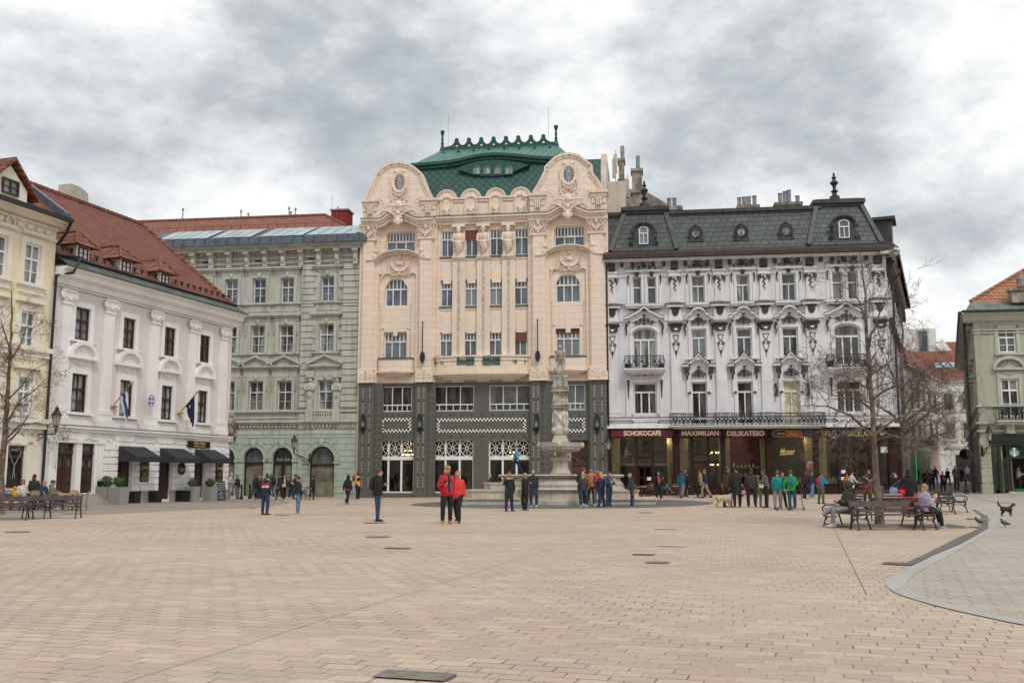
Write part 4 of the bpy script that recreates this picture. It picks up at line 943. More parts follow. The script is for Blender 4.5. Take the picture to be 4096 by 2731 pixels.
for i,u in enumerate(piers):
 h=.42
 D.box(u-.27,u+.27,-.46,0,Zcor-.6,Zcor-.1);D.slab([(u-.20,zA+.1),(u+.20,zA+.1),(u+.24,Zcor-.6),(u-.24,Zcor-.6)],-.32,0);D.mark()
 W_.box(u-.42,u+.42,-.22,0,zB+.02,zA+.12);W_.box(u-.50,u+.50,-.30,0,zA-.05,zA+.08)
 W_.box(u-.30,u+.30,-.14,0,zD+.25,zB);W_.box(u-.38,u+.38,-.2,0,zD,zD+.25)
 for s in(-1,1):curl(D,u+s*.34,-.2,zB-.18,.17,s);D.tube([(u+s*.44,-.18,zB-.1),(u+s*.38,-.18,zB-.55)],[.07,.03],5)
 for k in range(6):D.blob(u+(.05 if k%2 else-.05),-.18,zB-.2-k*.17,.11-.012*k,.06,.09,6,4)
 D.mark()
 G_.box(u-.75,u+.75,-.42,0,zE+.12,zE+.24);W_.box(u-.68,u+.68,-.36,0,zE-.05,zE+.12)
 W_.box(u-.44,u+.44,-.18,0,zF-.02,zE-.05)
 for k in range(4):D.box(u-.38+k*.22,u-.28+k*.22,-.3,-.05,zE-.22,zE-.07)
 D.slab([(u+a,zF+.12+c)for a,c in((-.12,0),(.12,0),(.27,.28),(.22,.45),(.32,.62),(.1,.72),(-.1,.72),(-.32,.62),(-.22,.45),(-.27,.28))],-.24,-.16);D.mark()
 W_.box(u-.50,u+.50,-.30,0,zG+.02,zF);W_.box(u-.42,u+.42,-.22,0,zG-.12,zG+.02)
 # capital
 D.box(u-.48,u+.48,-.34,0,zG-.28,zG-.12)
 for s in(-1,1):D.blob(u+s*.47,-.26,zG-.27,.1,.1,.13,8,5)
 D.slab([(u-.32,zH),(u+.32,zH),(u+.42,zG-.36),(u-.42,zG-.36)],-.26,0);D.mark()
 W_.slab([(u-.05,zH+.1),(u+.05,zH+.1),(u+.18,zG-.55),(u-.18,zG-.55)],-.29,-.2)
 W_.box(u-.40,u+.40,-.16,0,zJ,zH);W_.box(u-.44,u+.44,-.2,0,zH-.08,zH+.02)
 for k in range(5):W_.box(u-.32+k*.16-.045,u-.32+k*.16+.045,-.195,-.16,zJ+.06,zI)
 W_.box(u-.5,u+.5,-.24,0,zJ-.14,zJ);W_.box(u-.46,u+.46,-.2,0,Zs+.06,zJ-.14);W_.mark()
 for s in(-1,1):
  D.tube([(u+s*.22,-.19,zH-.25),(u+s*.1,-.19,zH-.6),(u+s*.02,-.19,zH-.72)],.028,4);D.scroll(u+s*.16,-.19,zH-.95,.14,.026,s,1.2,0);D.tube([(u+s*.05,-.19,zH-.7),(u+s*.24,-.19,zH-1.0),(u+s*.14,-.19,zH-1.35),(u,-.19,zH-1.75)],.026,4)
 D.tube([(u-.24,-.19,zH-.25),(u+.24,-.19,zH-.25)],.03,4);D.blob(u,-.2,zH-1.5,.06,.04,.1,6,4);D.tube([(u,-.19,zH-1.5),(u,-.19,zH-1.98)],.022,4);D.mark()
W_.each('pilaster','white_trim',B.root)
# cornice with small brackets, string courses
W_=MB();zc_t=B.Zp(1028,2600,-1.0)
prof=[(.3,Zcor),(-.3,Zcor),(-.45,Zcor+.12),(-.62,Zcor+.16),(-.66,Zcor+.36),(-.8,Zcor+.42),(-.88,zc_t),(.3,zc_t)]
W_.profx(prof,bx0-.1,bx1+.9)
W_.T=TS;W_.profx(prof,-.9,SL);W_.profx([(.1,Zs-.1),(-.25,Zs-.1),(-.3,Zs+.1),(.1,Zs+.1)],-.2,SL);W_.T=None
zr0=B.L(*b2(1100,712),-.05)[1]
S_=MB();prs=[(.6,zc_t),(-.92,zc_t),(-.95,zc_t+.3),(-.2,zr0+.02),(.6,zr0+.02)];S_.profx(prs,bx0-.1,bx1+.6);S_.T=TS;S_.profx(prs,-.6,SL);S_.T=None
S_.build('gutter_sheet','brown_sheet',B.root)
bays=[(piers[i],piers[i+1])for i in range(5)]
for i,(a,c)in enumerate(bays):
 n=5 if i in(0,4)else 3
 for k in range(n):
  u=a+(c-a)*(k+1)/(n+1);D.box(u-.13,u+.13,-.36,0,Zcor-.32,Zcor-.06);D.blob(u,-.28,Zcor-.32,.1,.1,.08,6,4)
D.T=TS
for k in range(30):D.box(.7+k*.85,1.1+k*.85,-.42,0,Zcor-.6,Zcor);D.mark()
for k in range(9):D.box(.3+k*3.0,.8+k*3.0,-.5,0,Zcor-1.5,Zcor-.6);D.box(.3+k*3.0,.8+k*3.0,-.32,0,zH,zG);D.mark()
D.T=None;D.mark()
for a,c in bays:
 W_.box(a+.42,c-.42,-.08,0,zB+.05,zB+.22);W_.box(a+.42,c-.42,-.12,0,zE+.1,zE+.2)
 W_.box(a+.5,c-.5,-.08,0,zG+.06,zG+.2)
G_.box(bx0,bx1+.05,-.16,0,zE+.2,zE+.26)
W_.box(bx0,bx1+.1,-.28,0,Zs-.10,Zs+.05);G_.box(bx0,bx1+.1,-.32,0,Zs+.05,Zs+.10)
W_.box(bx0,bx1+.3,-.30,0,Zshop+.20,Zshop+.34);W_.box(bx0,bx1+.3,-.42,0,Zshop+.08,Zshop+.20);W_.box(bx0,bx1+.3,-.5,0,Zshop,Zshop+.08)
W_.build('string_course','white_trim',B.root);G_.build('ledge','ledge_dark',B.root)
# window surrounds
for i,r in enumerate(r4):
 a,c,z0,z1=r;pair=i in(0,1,5,6)
 m=MB();q=.16
 m.box(a-q,a-.01,-.09,.02,z0,z1+q);m.box(c+.01,c+q,-.09,.02,z0,z1+q);m.box(a-.01,c+.01,-.09,.02,z1+.01,z1+q)
 m.box(a-.42,c+.42,-.26,.02,z1+.34,z1+.44)if not pair else None
 m.build('window_surround','white_trim',B.root)
 D.slab([((a+c)/2-.11,z1+.02),((a+c)/2+.11,z1+.02),((a+c)/2+.17,z1+.36),((a+c)/2-.17,z1+.36)],-.2,-.02);D.mark()
for(a,c)in((r4[0][0],r4[1][1]),(r4[2][0],r4[2][1]),(r4[3][0],r4[3][1]),(r4[4][0],r4[4][1]),(r4[5][0],r4[6][1])):
 z0,z1=r4[0][2],r4[0][3];cx=(a+c)/2;w=(c-a)/2+.55
 m=MB();m.box(a-.5,c+.5,-.24,0,z1+.38,z1+.5);m.box(a-.45,a-.2,-.06,0,z0,z1+.38);m.box(c+.2,c+.45,-.06,0,z0,z1+.38)
 m.box(a-.6,c+.6,-.3,0,zE+.08,zE+.22);m.box(a-.5,c+.5,-.2,0,zE-.08,zE+.08)
 m.build('window_cornice','white_trim',B.root)
 for s in(-1,1):
  D.tube([(cx+s*w,-.16,z1+.62),(cx+s*w*.8,-.18,z1+.78),(cx+s*w*.62,-.18,z1+.62),(cx+s*w*.42,-.2,z1+.95),(cx+s*w*.2,-.2,z1+1.1),(cx,-.2,z1+1.2)],[.03,.04,.03,.04,.04,.05],4)
  curl(D,cx+s*w*.3,-.18,z1+.72,.16,s);D.blob(cx+s*w*.6,-.16,z1+.66,.12,.06,.06)
  D.tube([(a-.32 if s<0 else c+.32,-.1,z1+.1),(a-.36 if s<0 else c+.36,-.12,z1-.3),(a-.30 if s<0 else c+.30,-.1,z1-.62)],[.08,.05,.03],5)
  D.tube([(cx+s*.1,-.2,zE-.16),(cx+s*w*.5,-.2,zE-.22),(cx+s*w*.9,-.2,zE-.1)],[.08,.05,.04],5)
 D.blob(cx,-.2,z1+.85,.2,.08,.2);D.blob(cx,-.2,zE-.2,.2,.1,.12);D.mark()
def crest(cx,z,w,kind):
 """carved cartouche filling a pediment"""
 for s in(-1,1):
  curl(D,cx+s*w*.26,-.16,z+.26,.17,s,1,.042);curl(D,cx+s*w*.5,-.15,z+.12,.14,s,-1,.036)
  D.tube([(cx+s*w*.15,-.2,z+.05),(cx+s*w*.4,-.2,z-.06),(cx+s*w*.72,-.2,z+.05)],[.045,.05,.025],4);D.blob(cx+s*w*.95,-.14,z+.12,.07,.05,.14)
 D.blob(cx,-.16,z+.3,.12,.08,.22);D.blob(cx,-.16,z-.03,.12,.08,.1);D.blob(cx,-.16,z+.62,.14,.06,.09)
for i,r in enumerate(r3):
 a,c,z0,z1=r;cx=(a+c)/2;big=i in(0,4);w=(c-a)/2+(.62 if big else.55);zp=zG+(.05 if not big else.0)
 m=MB();q=.22
 m.box(a-q,a-.01,-.1,.02,z0,z1-(.3 if big else 0));m.box(c+.01,c+q,-.1,.02,z0,z1-(.3 if big else 0))
 if big:m.tube([(p,-.05,k)for p,k in arc(cx,z1-.45,(c-a)/2+.13,.6,5,175,10)],.13,5)
 else:m.box(a-q,c+q,-.1,.02,z1+.01,z1+q)
 base=z1+.82
 if big:P=[(cx-w,base-.1),(cx-w*.75,base-.02),(cx-w*.62,base+.12),(cx-w*.3,base+.35),(cx,base+.72),(cx+w*.3,base+.35),(cx+w*.62,base+.12),(cx+w*.75,base-.02),(cx+w,base-.1)]
 else:P=[(cx-w,base-.1),(cx-w*.78,base),(cx-w*.68,base+.18)]+[(p,k)for p,k in arc(cx,base+.15,w*.5,.52,170,10,8)]+[(cx+w*.68,base+.18),(cx+w*.78,base),(cx+w,base-.1)]
 for(p0,k0),(p1,k1)in zip(P[:-1],P[1:]):
  m.add([(p0,-.34,k0),(p1,-.34,k1),(p1,0,k1),(p0,0,k0),(p0,-.34,k0+.17),(p1,-.34,k1+.17),(p1,0,k1+.17),(p0,0,k0+.17)],[(0,3,2,1),(4,5,6,7),(0,1,5,4),(1,2,6,5),(2,3,7,6),(3,0,4,7)])
 if not big:m.box(a-.5,c+.5,-.3,0,z0-.14,z0-.02);m.box(a-.35,a-.1,-.2,0,z0-.75,z0-.14);m.box(c+.1,c+.35,-.2,0,z0-.75,z0-.14)
 m.build('window_surround','white_trim',B.root)
 m=MB()
 for(p0,k0),(p1,k1)in zip(P[:-1],P[1:]):m.add([(p0,-.37,k0+.17),(p1,-.37,k1+.17),(p1,0,k1+.17),(p0,0,k0+.17),(p0,-.37,k0+.21),(p1,-.37,k1+.21),(p1,0,k1+.21),(p0,0,k0+.21)],[(0,3,2,1),(4,5,6,7),(0,1,5,4),(1,2,6,5),(2,3,7,6),(3,0,4,7)])
 m.build('pediment_flashing','ledge_dark',B.root)
 crest(cx,z1+(.42 if not big else.38),w*.8,i)
 for s in(-1,1):
  X_=a-.42 if s<0 else c+.42;D.tube([(X_,-.14,z1+.3),(X_+s*.08,-.14,z1+.05),(X_,-.14,z1-.2),(X_+s*.04,-.14,z1-.55)],[.1,.07,.06,.03],5);D.blob(X_,-.14,z1+.3,.12,.08,.12)
  if not big:D.tube([(cx+s*((c-a)/2+.2),-.22,z0-.2),(cx+s*((c-a)/2+.2),-.22,z0-.85)],[.1,.03],5)
 D.mark()
for i,r in enumerate(r2):
 a,c,z0,z1=r;cx=(a+c)/2;big=i in(0,4);w=(c-a)/2+.7
 m=MB();q=.2
 m.box(a-q,a-.01,-.1,.02,z0,z1);m.box(c+.01,c+q,-.1,.02,z0,z1);m.box(a-q,c+q,-.1,.02,z1+.01,z1+q)
 if not big:
  base=z1+1.12;P=[(cx-w,base),(cx-w*.62,base+.02),(cx-w*.58,base+.2),(cx-w*.3,base+.42),(cx,base+.9),(cx+w*.3,base+.42),(cx+w*.58,base+.2),(cx+w*.62,base+.02),(cx+w,base)]
  for(p0,k0),(p1,k1)in zip(P[:-1],P[1:]):m.add([(p0,-.4,k0),(p1,-.4,k1),(p1,0,k1),(p0,0,k0),(p0,-.4,k0+.2),(p1,-.4,k1+.2),(p1,0,k1+.2),(p0,0,k0+.2)],[(0,3,2,1),(4,5,6,7),(0,1,5,4),(1,2,6,5),(2,3,7,6),(3,0,4,7)])
  for s in(-1,1):m.box(cx+s*((c-a)/2+.16)-.16,cx+s*((c-a)/2+.16)+.16,-.16,0,z1-.8,z1+1.0);D.box(cx+s*((c-a)/2+.32)-.17,cx+s*((c-a)/2+.32)+.17,-.34,-.16,z1+.62,z1+1.05);D.blob(cx+s*((c-a)/2+.30),-.2,z1+.35,.08,.06,.2);D.blob(cx+s*((c-a)/2+.14),-.18,z1-.8,.12,.06,.08)
  crest(cx,z1+.48,w*.62,1)
  D.tube([(p,-.43,k+.2)for p,k in P],.03,4)
 else:
  for s in(-1,1):m.box(cx+s*((c-a)/2+.36)-.17,cx+s*((c-a)/2+.36)+.17,-.14,0,Zs+.1,z1+.5);[D.blob(cx+s*((c-a)/2+.36),-.18,z1+.1-k*.2,.12-.014*k,.06,.1,6,4)for k in range(7)];D.box(cx+s*((c-a)/2+.36)-.18,cx+s*((c-a)/2+.36)+.18,-.6,0,z1+.75,z1+1.4)
  crest(cx,z1+.62,w*.8,0)
 m.build('window_surround','white_trim',B.root);D.mark()
 # little stone balustrades below the outer first floor windows
for i in(0,4):
 a,c=r2[i][0]-.1,r2[i][1]+.1;m=MB();D2=MB()
 m.box(a,c,-.26,-.12,Zshop+.30,Zshop+.40);m.box(a,c,-.26,-.12,Zs-.22,Zs-.10)
 for k in range(9):x_=a+.2+(c-a-.4)*k/8;m.lathe([(.05,Zshop+.4),(.09,Zshop+.6),(.05,Zshop+.8),(.08,Zs-.3),(.05,Zs-.22)],6,(x_,-.19))
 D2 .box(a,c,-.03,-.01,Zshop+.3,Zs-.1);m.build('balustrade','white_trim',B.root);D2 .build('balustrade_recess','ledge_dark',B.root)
 # wall torches beside the fourth window and flag bracket, flood lamp
for X in(232,522):
 u,z=B.L(*b4(X,1250),-.2);D.tube([(u,-.2,z-.5),(u+.05,-.25,z),(u-.03,-.2,z+.45)],[.12,.08,.1],6);[D.tube([(u,-.22,z+.1+.2*k),(u+(.18 if k%2 else-.16),-.3,z+.4+.2*k)],.03,4)for k in range(3)];D.mark()
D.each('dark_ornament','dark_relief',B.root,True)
# --- wrought iron balconies
def railing(m,u0,u1,y,z0,z1,belly=.22,y1=0.0,step=.62,diamonds=()):
 H=z1-z0;rt=.034
 def pt(u,t,yy=None):return(u,(y-belly*sin(pi*min(1,t*1.15))if yy is None else yy),z0+H*t)
 m.box(u0-.05,u1+.05,y-.06,y+.02,z1-.05,z1);m.box(u0,u1,y-.04,y,z0,z0+.05)
 n=max(2,int((u1-u0)/step));dx=(u1-u0)/n
 for i in range(n+1):
  u=u0+dx*i;m.tube([pt(u,t/5)for t in range(6)],.026,4)
  if i==n:break
  c=u+dx/2
  if any(a<=c<=b_ for a,b_ in diamonds):
   for k in range(5):
    m.tube([pt(u+dx*k/4-dx*.25,0),pt(u+dx*k/4+dx*.25,1)],.014,3);m.tube([pt(u+dx*k/4+dx*.25,0),pt(u+dx*k/4-dx*.25,1)],.014,3)
   continue
  for s in(-1,1):
   for zc_,up,rr in((.28,-1,.26),(.72,1,.24),(.5,1,.12)):
    P=[]
    for k in range(15):t=k/14;an=pi*.5+1.35*2*pi*t;r_=H*rr*(1-.8*t);P.append(pt(c+s*(dx*.02+abs(dx)*.22)+s*cos(an)*r_*.9,zc_+up*sin(an)*r_/H))
    m.tube(P,rt*.8,3)
   m.tube([pt(c,.1),pt(c+s*dx*.12,.5),pt(c+s*dx*.3,.92)],.026,3)
 for uu in(u0,u1):
  for t in(0.02,.98):m.tube([pt(uu,t),(uu,y1,z0+H*t)],.03,4)
  for k in range(1,4):q=y+(y1-y)*k/4;m.tube([(uu,q,z0),(uu+(.12 if uu>u0 else-.12),q,z0+H*.5),(uu,q,z1)],.02,3)
for nm,X0,X1,Yt,Yb,f in(('L',205,592,945,1056,b3),('R',690,1080,930,1045,b4)):
 u0=B.L(*f(X0+22,Yb),-.9)[0];u1=B.L(*f(X1-22,Yb),-.9)[0];z1=B.L(*f((X0+X1)/2,Yt),-.9)[1];z0=B.L(*f((X0+X1)/2,Yb),-.9)[1]
 m=MB();m.box(u0-.1,u1+.1,-1.0,0,z0-.14,z0-.01);m.box(u0,u1,-.86,0,z0-.3,z0-.14);m.box(u0+.15,u1-.15,-.6,0,z0-.42,z0-.3)
 o=m.build('balcony','white_trim',B.root);m=MB();railing(m,u0,u1,-.95,z0,z1,.22,0,.72);m.build('railing','dark_iron',o)
u0=B.L(*b5(925,140),-1.1)[0];u1=B.L(*b6(590,140),-1.1)[0];z1=B.Zp(1651,2990,-1.1);z0=B.Zp(1699,2990,-1.1)
m=MB();m.box(u0-.15,u1+.15,-1.25,0,z0-.08,z0-.01);m.box(u0-.05,u1+.05,-1.1,0,z0-.16,z0-.08);m.box(u0+.2,u1-.2,-.8,0,z0-.24,z0-.16)
o=m.build('balcony','white_trim',B.root);m=MB();L_=u1-u0
railing(m,u0,u1,-1.15,z0,z1,.24,0,.58,[(u0+L_*.15,u0+L_*.25),(u0+L_*.74,u0+L_*.84)]);m.build('railing','dark_iron',o)
balc=(u0,u1,z0,z1)
# --- mansard roof with two pavilions
m=MB();yb_,yt_=-.05,1.7
ztm=B.L(*b2(1100,447),yt_)[1];zrim=B.L(*b2(1100,437),yt_)[1]
m.add([(bx0-.2,yb_,zr0),(bx1+.1,yb_,zr0),(bx1-.9,yt_,ztm),(bx0-.2,yt_,ztm)],[(0,1,2,3)])
m.T=TS;m.add([(-.1,yb_,zr0),(SL,yb_,zr0),(SL,yt_,ztm),(.9,yt_,ztm)],[(0,1,2,3)]);m.T=None
m.box(bx0,bx1-1.2,yt_+.1,12,zr0,ztm+.15)
roofB=m.build('roof','slate_scales',B.root)
def pavilion(P,yb,yt,side=None):
 """P: px corners bottom-left, bottom-right, top-right, top-left of the front slope"""
 bl=B.L(*b2(*P[0]),yb);br=B.L(*b2(*P[1]),yb);tr=B.L(*b2(*P[2]),yt);tl=B.L(*b2(*P[3]),yt);z0=(bl[1]+br[1])/2;z1=(tl[1]+tr[1])/2
 m=MB();back=5.0
 v=[(bl[0],yb,z0),(br[0],yb,z0),(tr[0],yt,z1),(tl[0],yt,z1),(bl[0],yb+back+1,z0),(br[0],yb+back+1,z0),(tr[0],yt+back-1.2,z1),(tl[0],yt+back-1.2,z1)]
 m.add(v,[(0,1,2,3),(1,5,6,2),(4,0,3,7),(5,4,7,6),(3,2,6,7)]);m.build('pavilion_roof','slate_scales',roofB)
 m=MB()
 for i,j in((0,3),(1,2)):m.tube([v[i],v[j]],.22,4)
 m.box(tl[0]-.35,tr[0]+.35,yt-.45,yt+back-.9,z1-.12,z1+.18);m.box(tl[0]-.2,tr[0]+.2,yt-.28,yt+back-1.1,z1-.35,z1-.12);m.box(tl[0]-.05,tr[0]+.05,yt-.1,yt+back-1.3,z1+.18,z1+.3)
 m.build('pavilion_rim','zinc_dark',roofB)
 return v,z0,z1
pv1=pavilion([(165,735),(645,715),(558,432),(275,437)],-.22,1.55)
pv2=pavilion([(1600,688),(2128,672),(1968,378),(1658,385)],-.22,1.75)
m=MB();a_=pv1[0][2][0]-.2;c_=pv2[0][3][0]+.3
m.box(a_-5,c_,yt_-.30,yt_+.3,ztm-.05,zrim+.12);m.box(a_-5,c_,yt_-.16,yt_,ztm-.45,ztm-.05);m.build('roof_rim','zinc_dark',roofB)
# dormers
for(X,Yb_,Yt_,w,pv)in((407,683,530,74,pv1),(1858,638,478,80,pv2)):
 y=-.05;u,z0=B.L(*b2(X,Yb_),y);z1=B.L(*b2(X,Yt_),y)[1];hw=(w/1.809*69/3982)/2
 m=MB();zs=z0+(z1-z0)*.62;oh=hw+.42
 m.slab([(u-oh,z0-.3),(u+oh,z0-.3),(u+oh,zs)]+arc(u,zs,oh,z1-zs,0,180,12)+[(u-oh,zs)],y,1.6)
 m.tube([(q,y-.06,k)for q,k in arc(u,zs,oh+.05,z1-zs+.05,-8,188,14)],.12,6);m.box(u-oh-.3,u-oh+.1,y-.1,y+.2,zs-.18,zs+.02);m.box(u+oh-.1,u+oh+.3,y-.1,y+.2,zs-.18,zs+.02)
 m.box(u-oh-.55,u+oh+.55,y-.08,y+.2,z0-.68,z0-.3);m.blob(u,y-.15,z1,.18,.1,.2)
 for s in(-1,1):m.scroll(u+s*(oh+.2),y-.04,z0+.1,.24,.07,s,1.3,pi*.5,12)
 o=m.build('dormer','zinc_dark',roofB);window(B,(u-hw,u+hw,z0,z0+(z1-z0)*.82),y-.1,[(0,.62,2),(.62,1,1)],'glass_frame','pane_blue',.07,'dormer_window',top=hw*.95)
for X,Y in((782,603),(1112,594),(1436,585)):
 y=.35;u,z=B.L(*b2(X,Y),y);m=MB()
 m.slab([(u-.52,z-.55),(u+.52,z-.55),(u+.48,z)]+arc(u,z,.48,.58,0,180,10)+[(u-.48,z)],y,1.5);m.ring(u,y-.03,z,.34,.34,.07,16,5);m.ring(u,y-.02,z+.02,.5,.58,.06,18,5);m.blob(u,y,z+.68,.12,.1,.14);m.box(u-.6,u+.6,y-.1,y+.2,z-.68,z-.5)
 o=m.build('round_dormer','zinc_dark',roofB);m=MB();m.slab(arc(u,z,.31,.31,0,360,14)[:-1],y-.03,y-.01);m.build('pane','pane_curtain',o)
for nm,X,Yb_,Yt_,yy in(('a',413,400,218,3.5),('b',1789,350,160,3.5)):
 u,z0=B.L(*b2(X,Yb_),yy);z1=B.L(*b2(X,Yt_),yy)[1];H=z1-z0;m=MB()
 m.lathe([(.42,z0-.5),(.40,z0+H*.05),(.22,z0+H*.12),(.16,z0+H*.2),(.3,z0+H*.26),(.14,z0+H*.32),(.12,z0+H*.42),(.2,z0+H*.5),(.34,z0+H*.58),(.2,z0+H*.66),(.1,z0+H*.72),(.2,z0+H*.78),(.08,z0+H*.84),(.1,z0+H*.9),(.01,z1)],10,(u,yy));m.build('finial','zinc_dark',roofB,True)
 # chimneys
def chim(X0,X1,Yt_,Yb_,y,pots,dep=1.2,material='chimney_stone'):
 u0,z1=B.L(*b2(X0,Yt_),y);u1=B.L(*b2(X1,Yt_),y)[0];z0=B.L(*b2(X0,Yb_),y)[1];m=MB()
 m.box(u0+.08,u1-.08,y,y+dep,z0-2,z1);m.box(u0,u1,y-.08,y+dep+.08,z1-.22,z1+.02)
 o=m.build('chimney',material,roofB);pm=MB()
 for px_,h in pots:u=u0+(u1-u0)*px_;pm.lathe([(.17,z1),(.17,z1+h),(.2,z1+h),(.2,z1+h+.06)],8,(u,y+dep/2));pm.mark()
 if pots:pm.each('chimney_pot','pipe_grey',o)
chim(575,690,415,440,5,[(.16,.85),(.5,.85),(.8,.2)]);chim(1080,1246,402,425,5,[(.15,.75),(.37,.78),(.57,.8),(.82,.85)]);chim(1352,1558,382,412,5,[(.25,.85),(.42,1.0),(.56,1.1),(.86,.6)])
m=MB()
for X0,X1,Yt_,y in((216,272,62,6),(312,402,135,5)):
 u0,z1=B.L(*b2(X0,Yt_),y);u1=B.L(*b2(X1,Yt_),y)[0];z0=zr0
 m=MB();m.box(u0+.1,u1-.1,y,y+1.2,z0,z1);m.box(u0,u1,y-.1,y+1.3,z1-.25,z1);m.box(u0-.02,u1+.02,y-.12,y+1.32,z1-2.1,z1-1.8);m.box(u0+.02,u1-.02,y-.05,y+1.25,z1-4.4,z1-3.9)
 o=m.build('chimney','chimney_stone',roofB);pm=MB();pm.lathe([(.17,z1),(.17,z1+1.2)],8,((u0+u1)/2+.1,y+.5));pm.build('chimney_pot','pipe_grey',o)
m=MB()
for X,Y0_,Y1_ in((204,235,5),(289,330,185),(192,140,40)):
 u,z0=B.L(*b2(X,Y0_),5.5);z1=B.L(*b2(X,Y1_),5.5)[1];m.tube([(u,5.5,z0),(u,5.5,z1)],.05,4)
 m.box(u-.14,u+.14,5.3,5.6,z1-2.4*.8,z1-.35);m.mark()
m.each('antenna','cover_pale',roofB)
u,z0=B.L(*b2(440,400),9);m=MB();m.slab([(u-2.5,z0-2),(u+1.9,z0-2),(u+1.9,z0-.1),(u-.6,z0+1.5),(u-2.5,z0+1.5)],9,9.5);m.build('firewall','chimney_stone',roofB)
m=MB();m.T=TS
m.slab([(6.5,zr0+1.0),(8.6,zr0+1.0),(8.6,zr0+3.4),(6.5,zr0+3.4)],-.3,2.0);m.box(6.2,8.9,-.6,2.2,zr0+3.4,zr0+3.65);m.build('side_dormer','zinc_dark',roofB)
m=MB()
m.tube([(.14,-.35,Zcor),(.14,-.3,Zs),(.14,-.3,.4)],.07,6);m.mark();m.T=TS
m.tube([(1.0,-.5,Zcor-.2),(.9,-.9,Zcor-1.2),(1.0,-.35,Zcor-1.9),(1.0,-.3,.6)],.08,6);m.each('downpipe','dark_iron',B.root)
# --- shopfronts
zt_=Zshop-.02;zf=B.L(*b5(500,190),-.3)[1];zsb=B.L(*b5(500,265),-.3)[1];gz=.25
def hz(u):p=B.W(u,0,0);return g(p.x,p.y)
m=MB();m.box(bx0+.02,bx1+.25,-.36,.3,zsb-.10,zsb);m.box(bx0+.02,bx1+.25,-.42,.3,zt_-.06,zt_+.02)
posts=[B.rect(*b5(X0,300),*b5(X1,900),-.3)[:2]for X0,X1 in((215,265),(948,1022),(1482,1530),(1980,2052))]+[B.rect(*b6(X0,400),*b6(X1,900),-.3)[:2]for X0,X1 in((465,522),(1108,1150),(1210,1250),(1340,1450))]
for a,c in posts:m.box(a,c,-.36,.3,hz(a),zt_-.06);m.box(a-.05,c+.05,-.42,.3,hz(a),hz(a)+.5);m.box(a-.04,c+.04,-.44,.3,zsb-.4,zsb-.1);m.box(a+.1,c-.1,-.39,-.36,hz(a)+.7,zsb-.6)
subs=[B.rect(*b5(X0,300),*b5(X1,900),-.25)[:2]for X0,X1 in((527,558),(710,740),(1143,1175),(1330,1358))]+[B.rect(*b6(X0,400),*b6(X1,900),-.25)[:2]for X0,X1 in((738,770),(940,975))]
for a,c in subs:m.box(a,c,-.28,.1,hz(a),zsb-.1)
def bar(f,X0,X1,Y,th=.1,y=-.22):a,z=B.L(*f(X0,Y),y);c=B.L(*f(X1,Y),y)[0];m.box(a,c,y,.1,z-th/2,z+th/2)
bar(b5,558,710,490);bar(b5,558,710,590,.14);bar(b5,1175,1330,465,.12);bar(b5,1175,1330,550,.2);bar(b6,770,940,515,.12)
for X0,X1,f in((265,527,b5),(740,948,b5),(1022,1143,b5),(1358,1482,b5),(1530,1980,b5),(2052,2350,b5)):
 a,z=B.L(*f(X0,805),-.3);c=B.L(*f(X1,805),-.3)[0];m.box(a,c,-.3,.2,hz(a),z);m.box(a,c,-.36,.2,z-.08,z+.02)
for X0,X1 in((0,465),(522,738),(975,1108),(1250,1340)):
 a,z=B.L(*b6(X0,835),-.3);c=B.L(*b6(X1,835),-.3)[0];m.box(a,c,-.3,.2,hz(a),z);m.box(a,c,-.36,.2,z-.08,z+.02)
a,z=B.L(*b5(562,600),-.1);c=B.L(*b5(708,600),-.1)[0];mid=(a+c)/2
for q in(a,c-.1):m.box(q,q+.1,-.15,.05,hz(a),z)
m.box(mid-.04,mid+.04,-.12,.02,hz(a)+.9,z-.1)
for k in range(4):m.box(a,c,-.12,.02,hz(a)+.55+.72*k,hz(a)+.63+.72*k)
a,z=B.L(*b6(775,515),-.1);c=B.L(*b6(940,515),-.1)[0];mid=(a+c)/2
m.box(mid-.06,mid+.06,-.15,.02,hz(a),z);m.box(a,c,-.13,.02,hz(a),hz(a)+.6)
for k in(1,2):m.box(a,c,-.12,.02,hz(a)+1.25*k,hz(a)+1.25*k+.08)
m.tube([(q,-.1,k)for q,k in arc(mid,z+.1,(c-a)/2-.05,.9,0,180,8)],.05,5)
m.T=TS;m.box(0,3.5,-.3,.3,0,zt_);m.T=None
m.build('shopfront','wood_front',B.root)
m=MB()
for f,X0,X1,Y0_,Y1_ in((b5,262,945,193,258),(b5,1022,1478,195,262),(b5,1530,1977,197,263)):
 r=B.rect(*f(X0,Y0_),*f(X1,Y1_),-.38);m.box(r[0],r[1],-.40,-.30,r[2],r[3]);m.mark()
m.each('sign_board','sign_red',B.root)
r=B.rect(*b5(2052,193),*b6(1100,290),-.38);m=MB();m.box(r[0],r[1],-.40,-.30,B.L(*b5(2200,272),-.38)[1],B.L(*b5(2200,192),-.38)[1]);m.build('sign_board','sign_black',B.root)
def blet(s,f,X,Y,w,h=.5,matn='cream_lettering',y=-.41,**k):
 u,z=B.L(*f(X,Y),y);o=lettering(s,h*1.35,u,y,z,matn,B.root,ext=.012,**k)
 wd=max(v.co.x for v in o.data.vertices)-min(v.co.x for v in o.data.vertices);tgt=abs(B.L(*f(X+w/2,Y),y)[0]-B.L(*f(X-w/2,Y),y)[0]);sc=tgt/wd
 for v in o.data.vertices:v.co.x=u+(v.co.x-u)*sc
blet('SCHOKOCAFE',b5,606,229,415,.36,bold=.012);blet('MAXIMILIAN',b5,1248,229,408,.36,bold=.012);blet('DELIKATESO',b5,1749,231,410,.36,bold=.012)
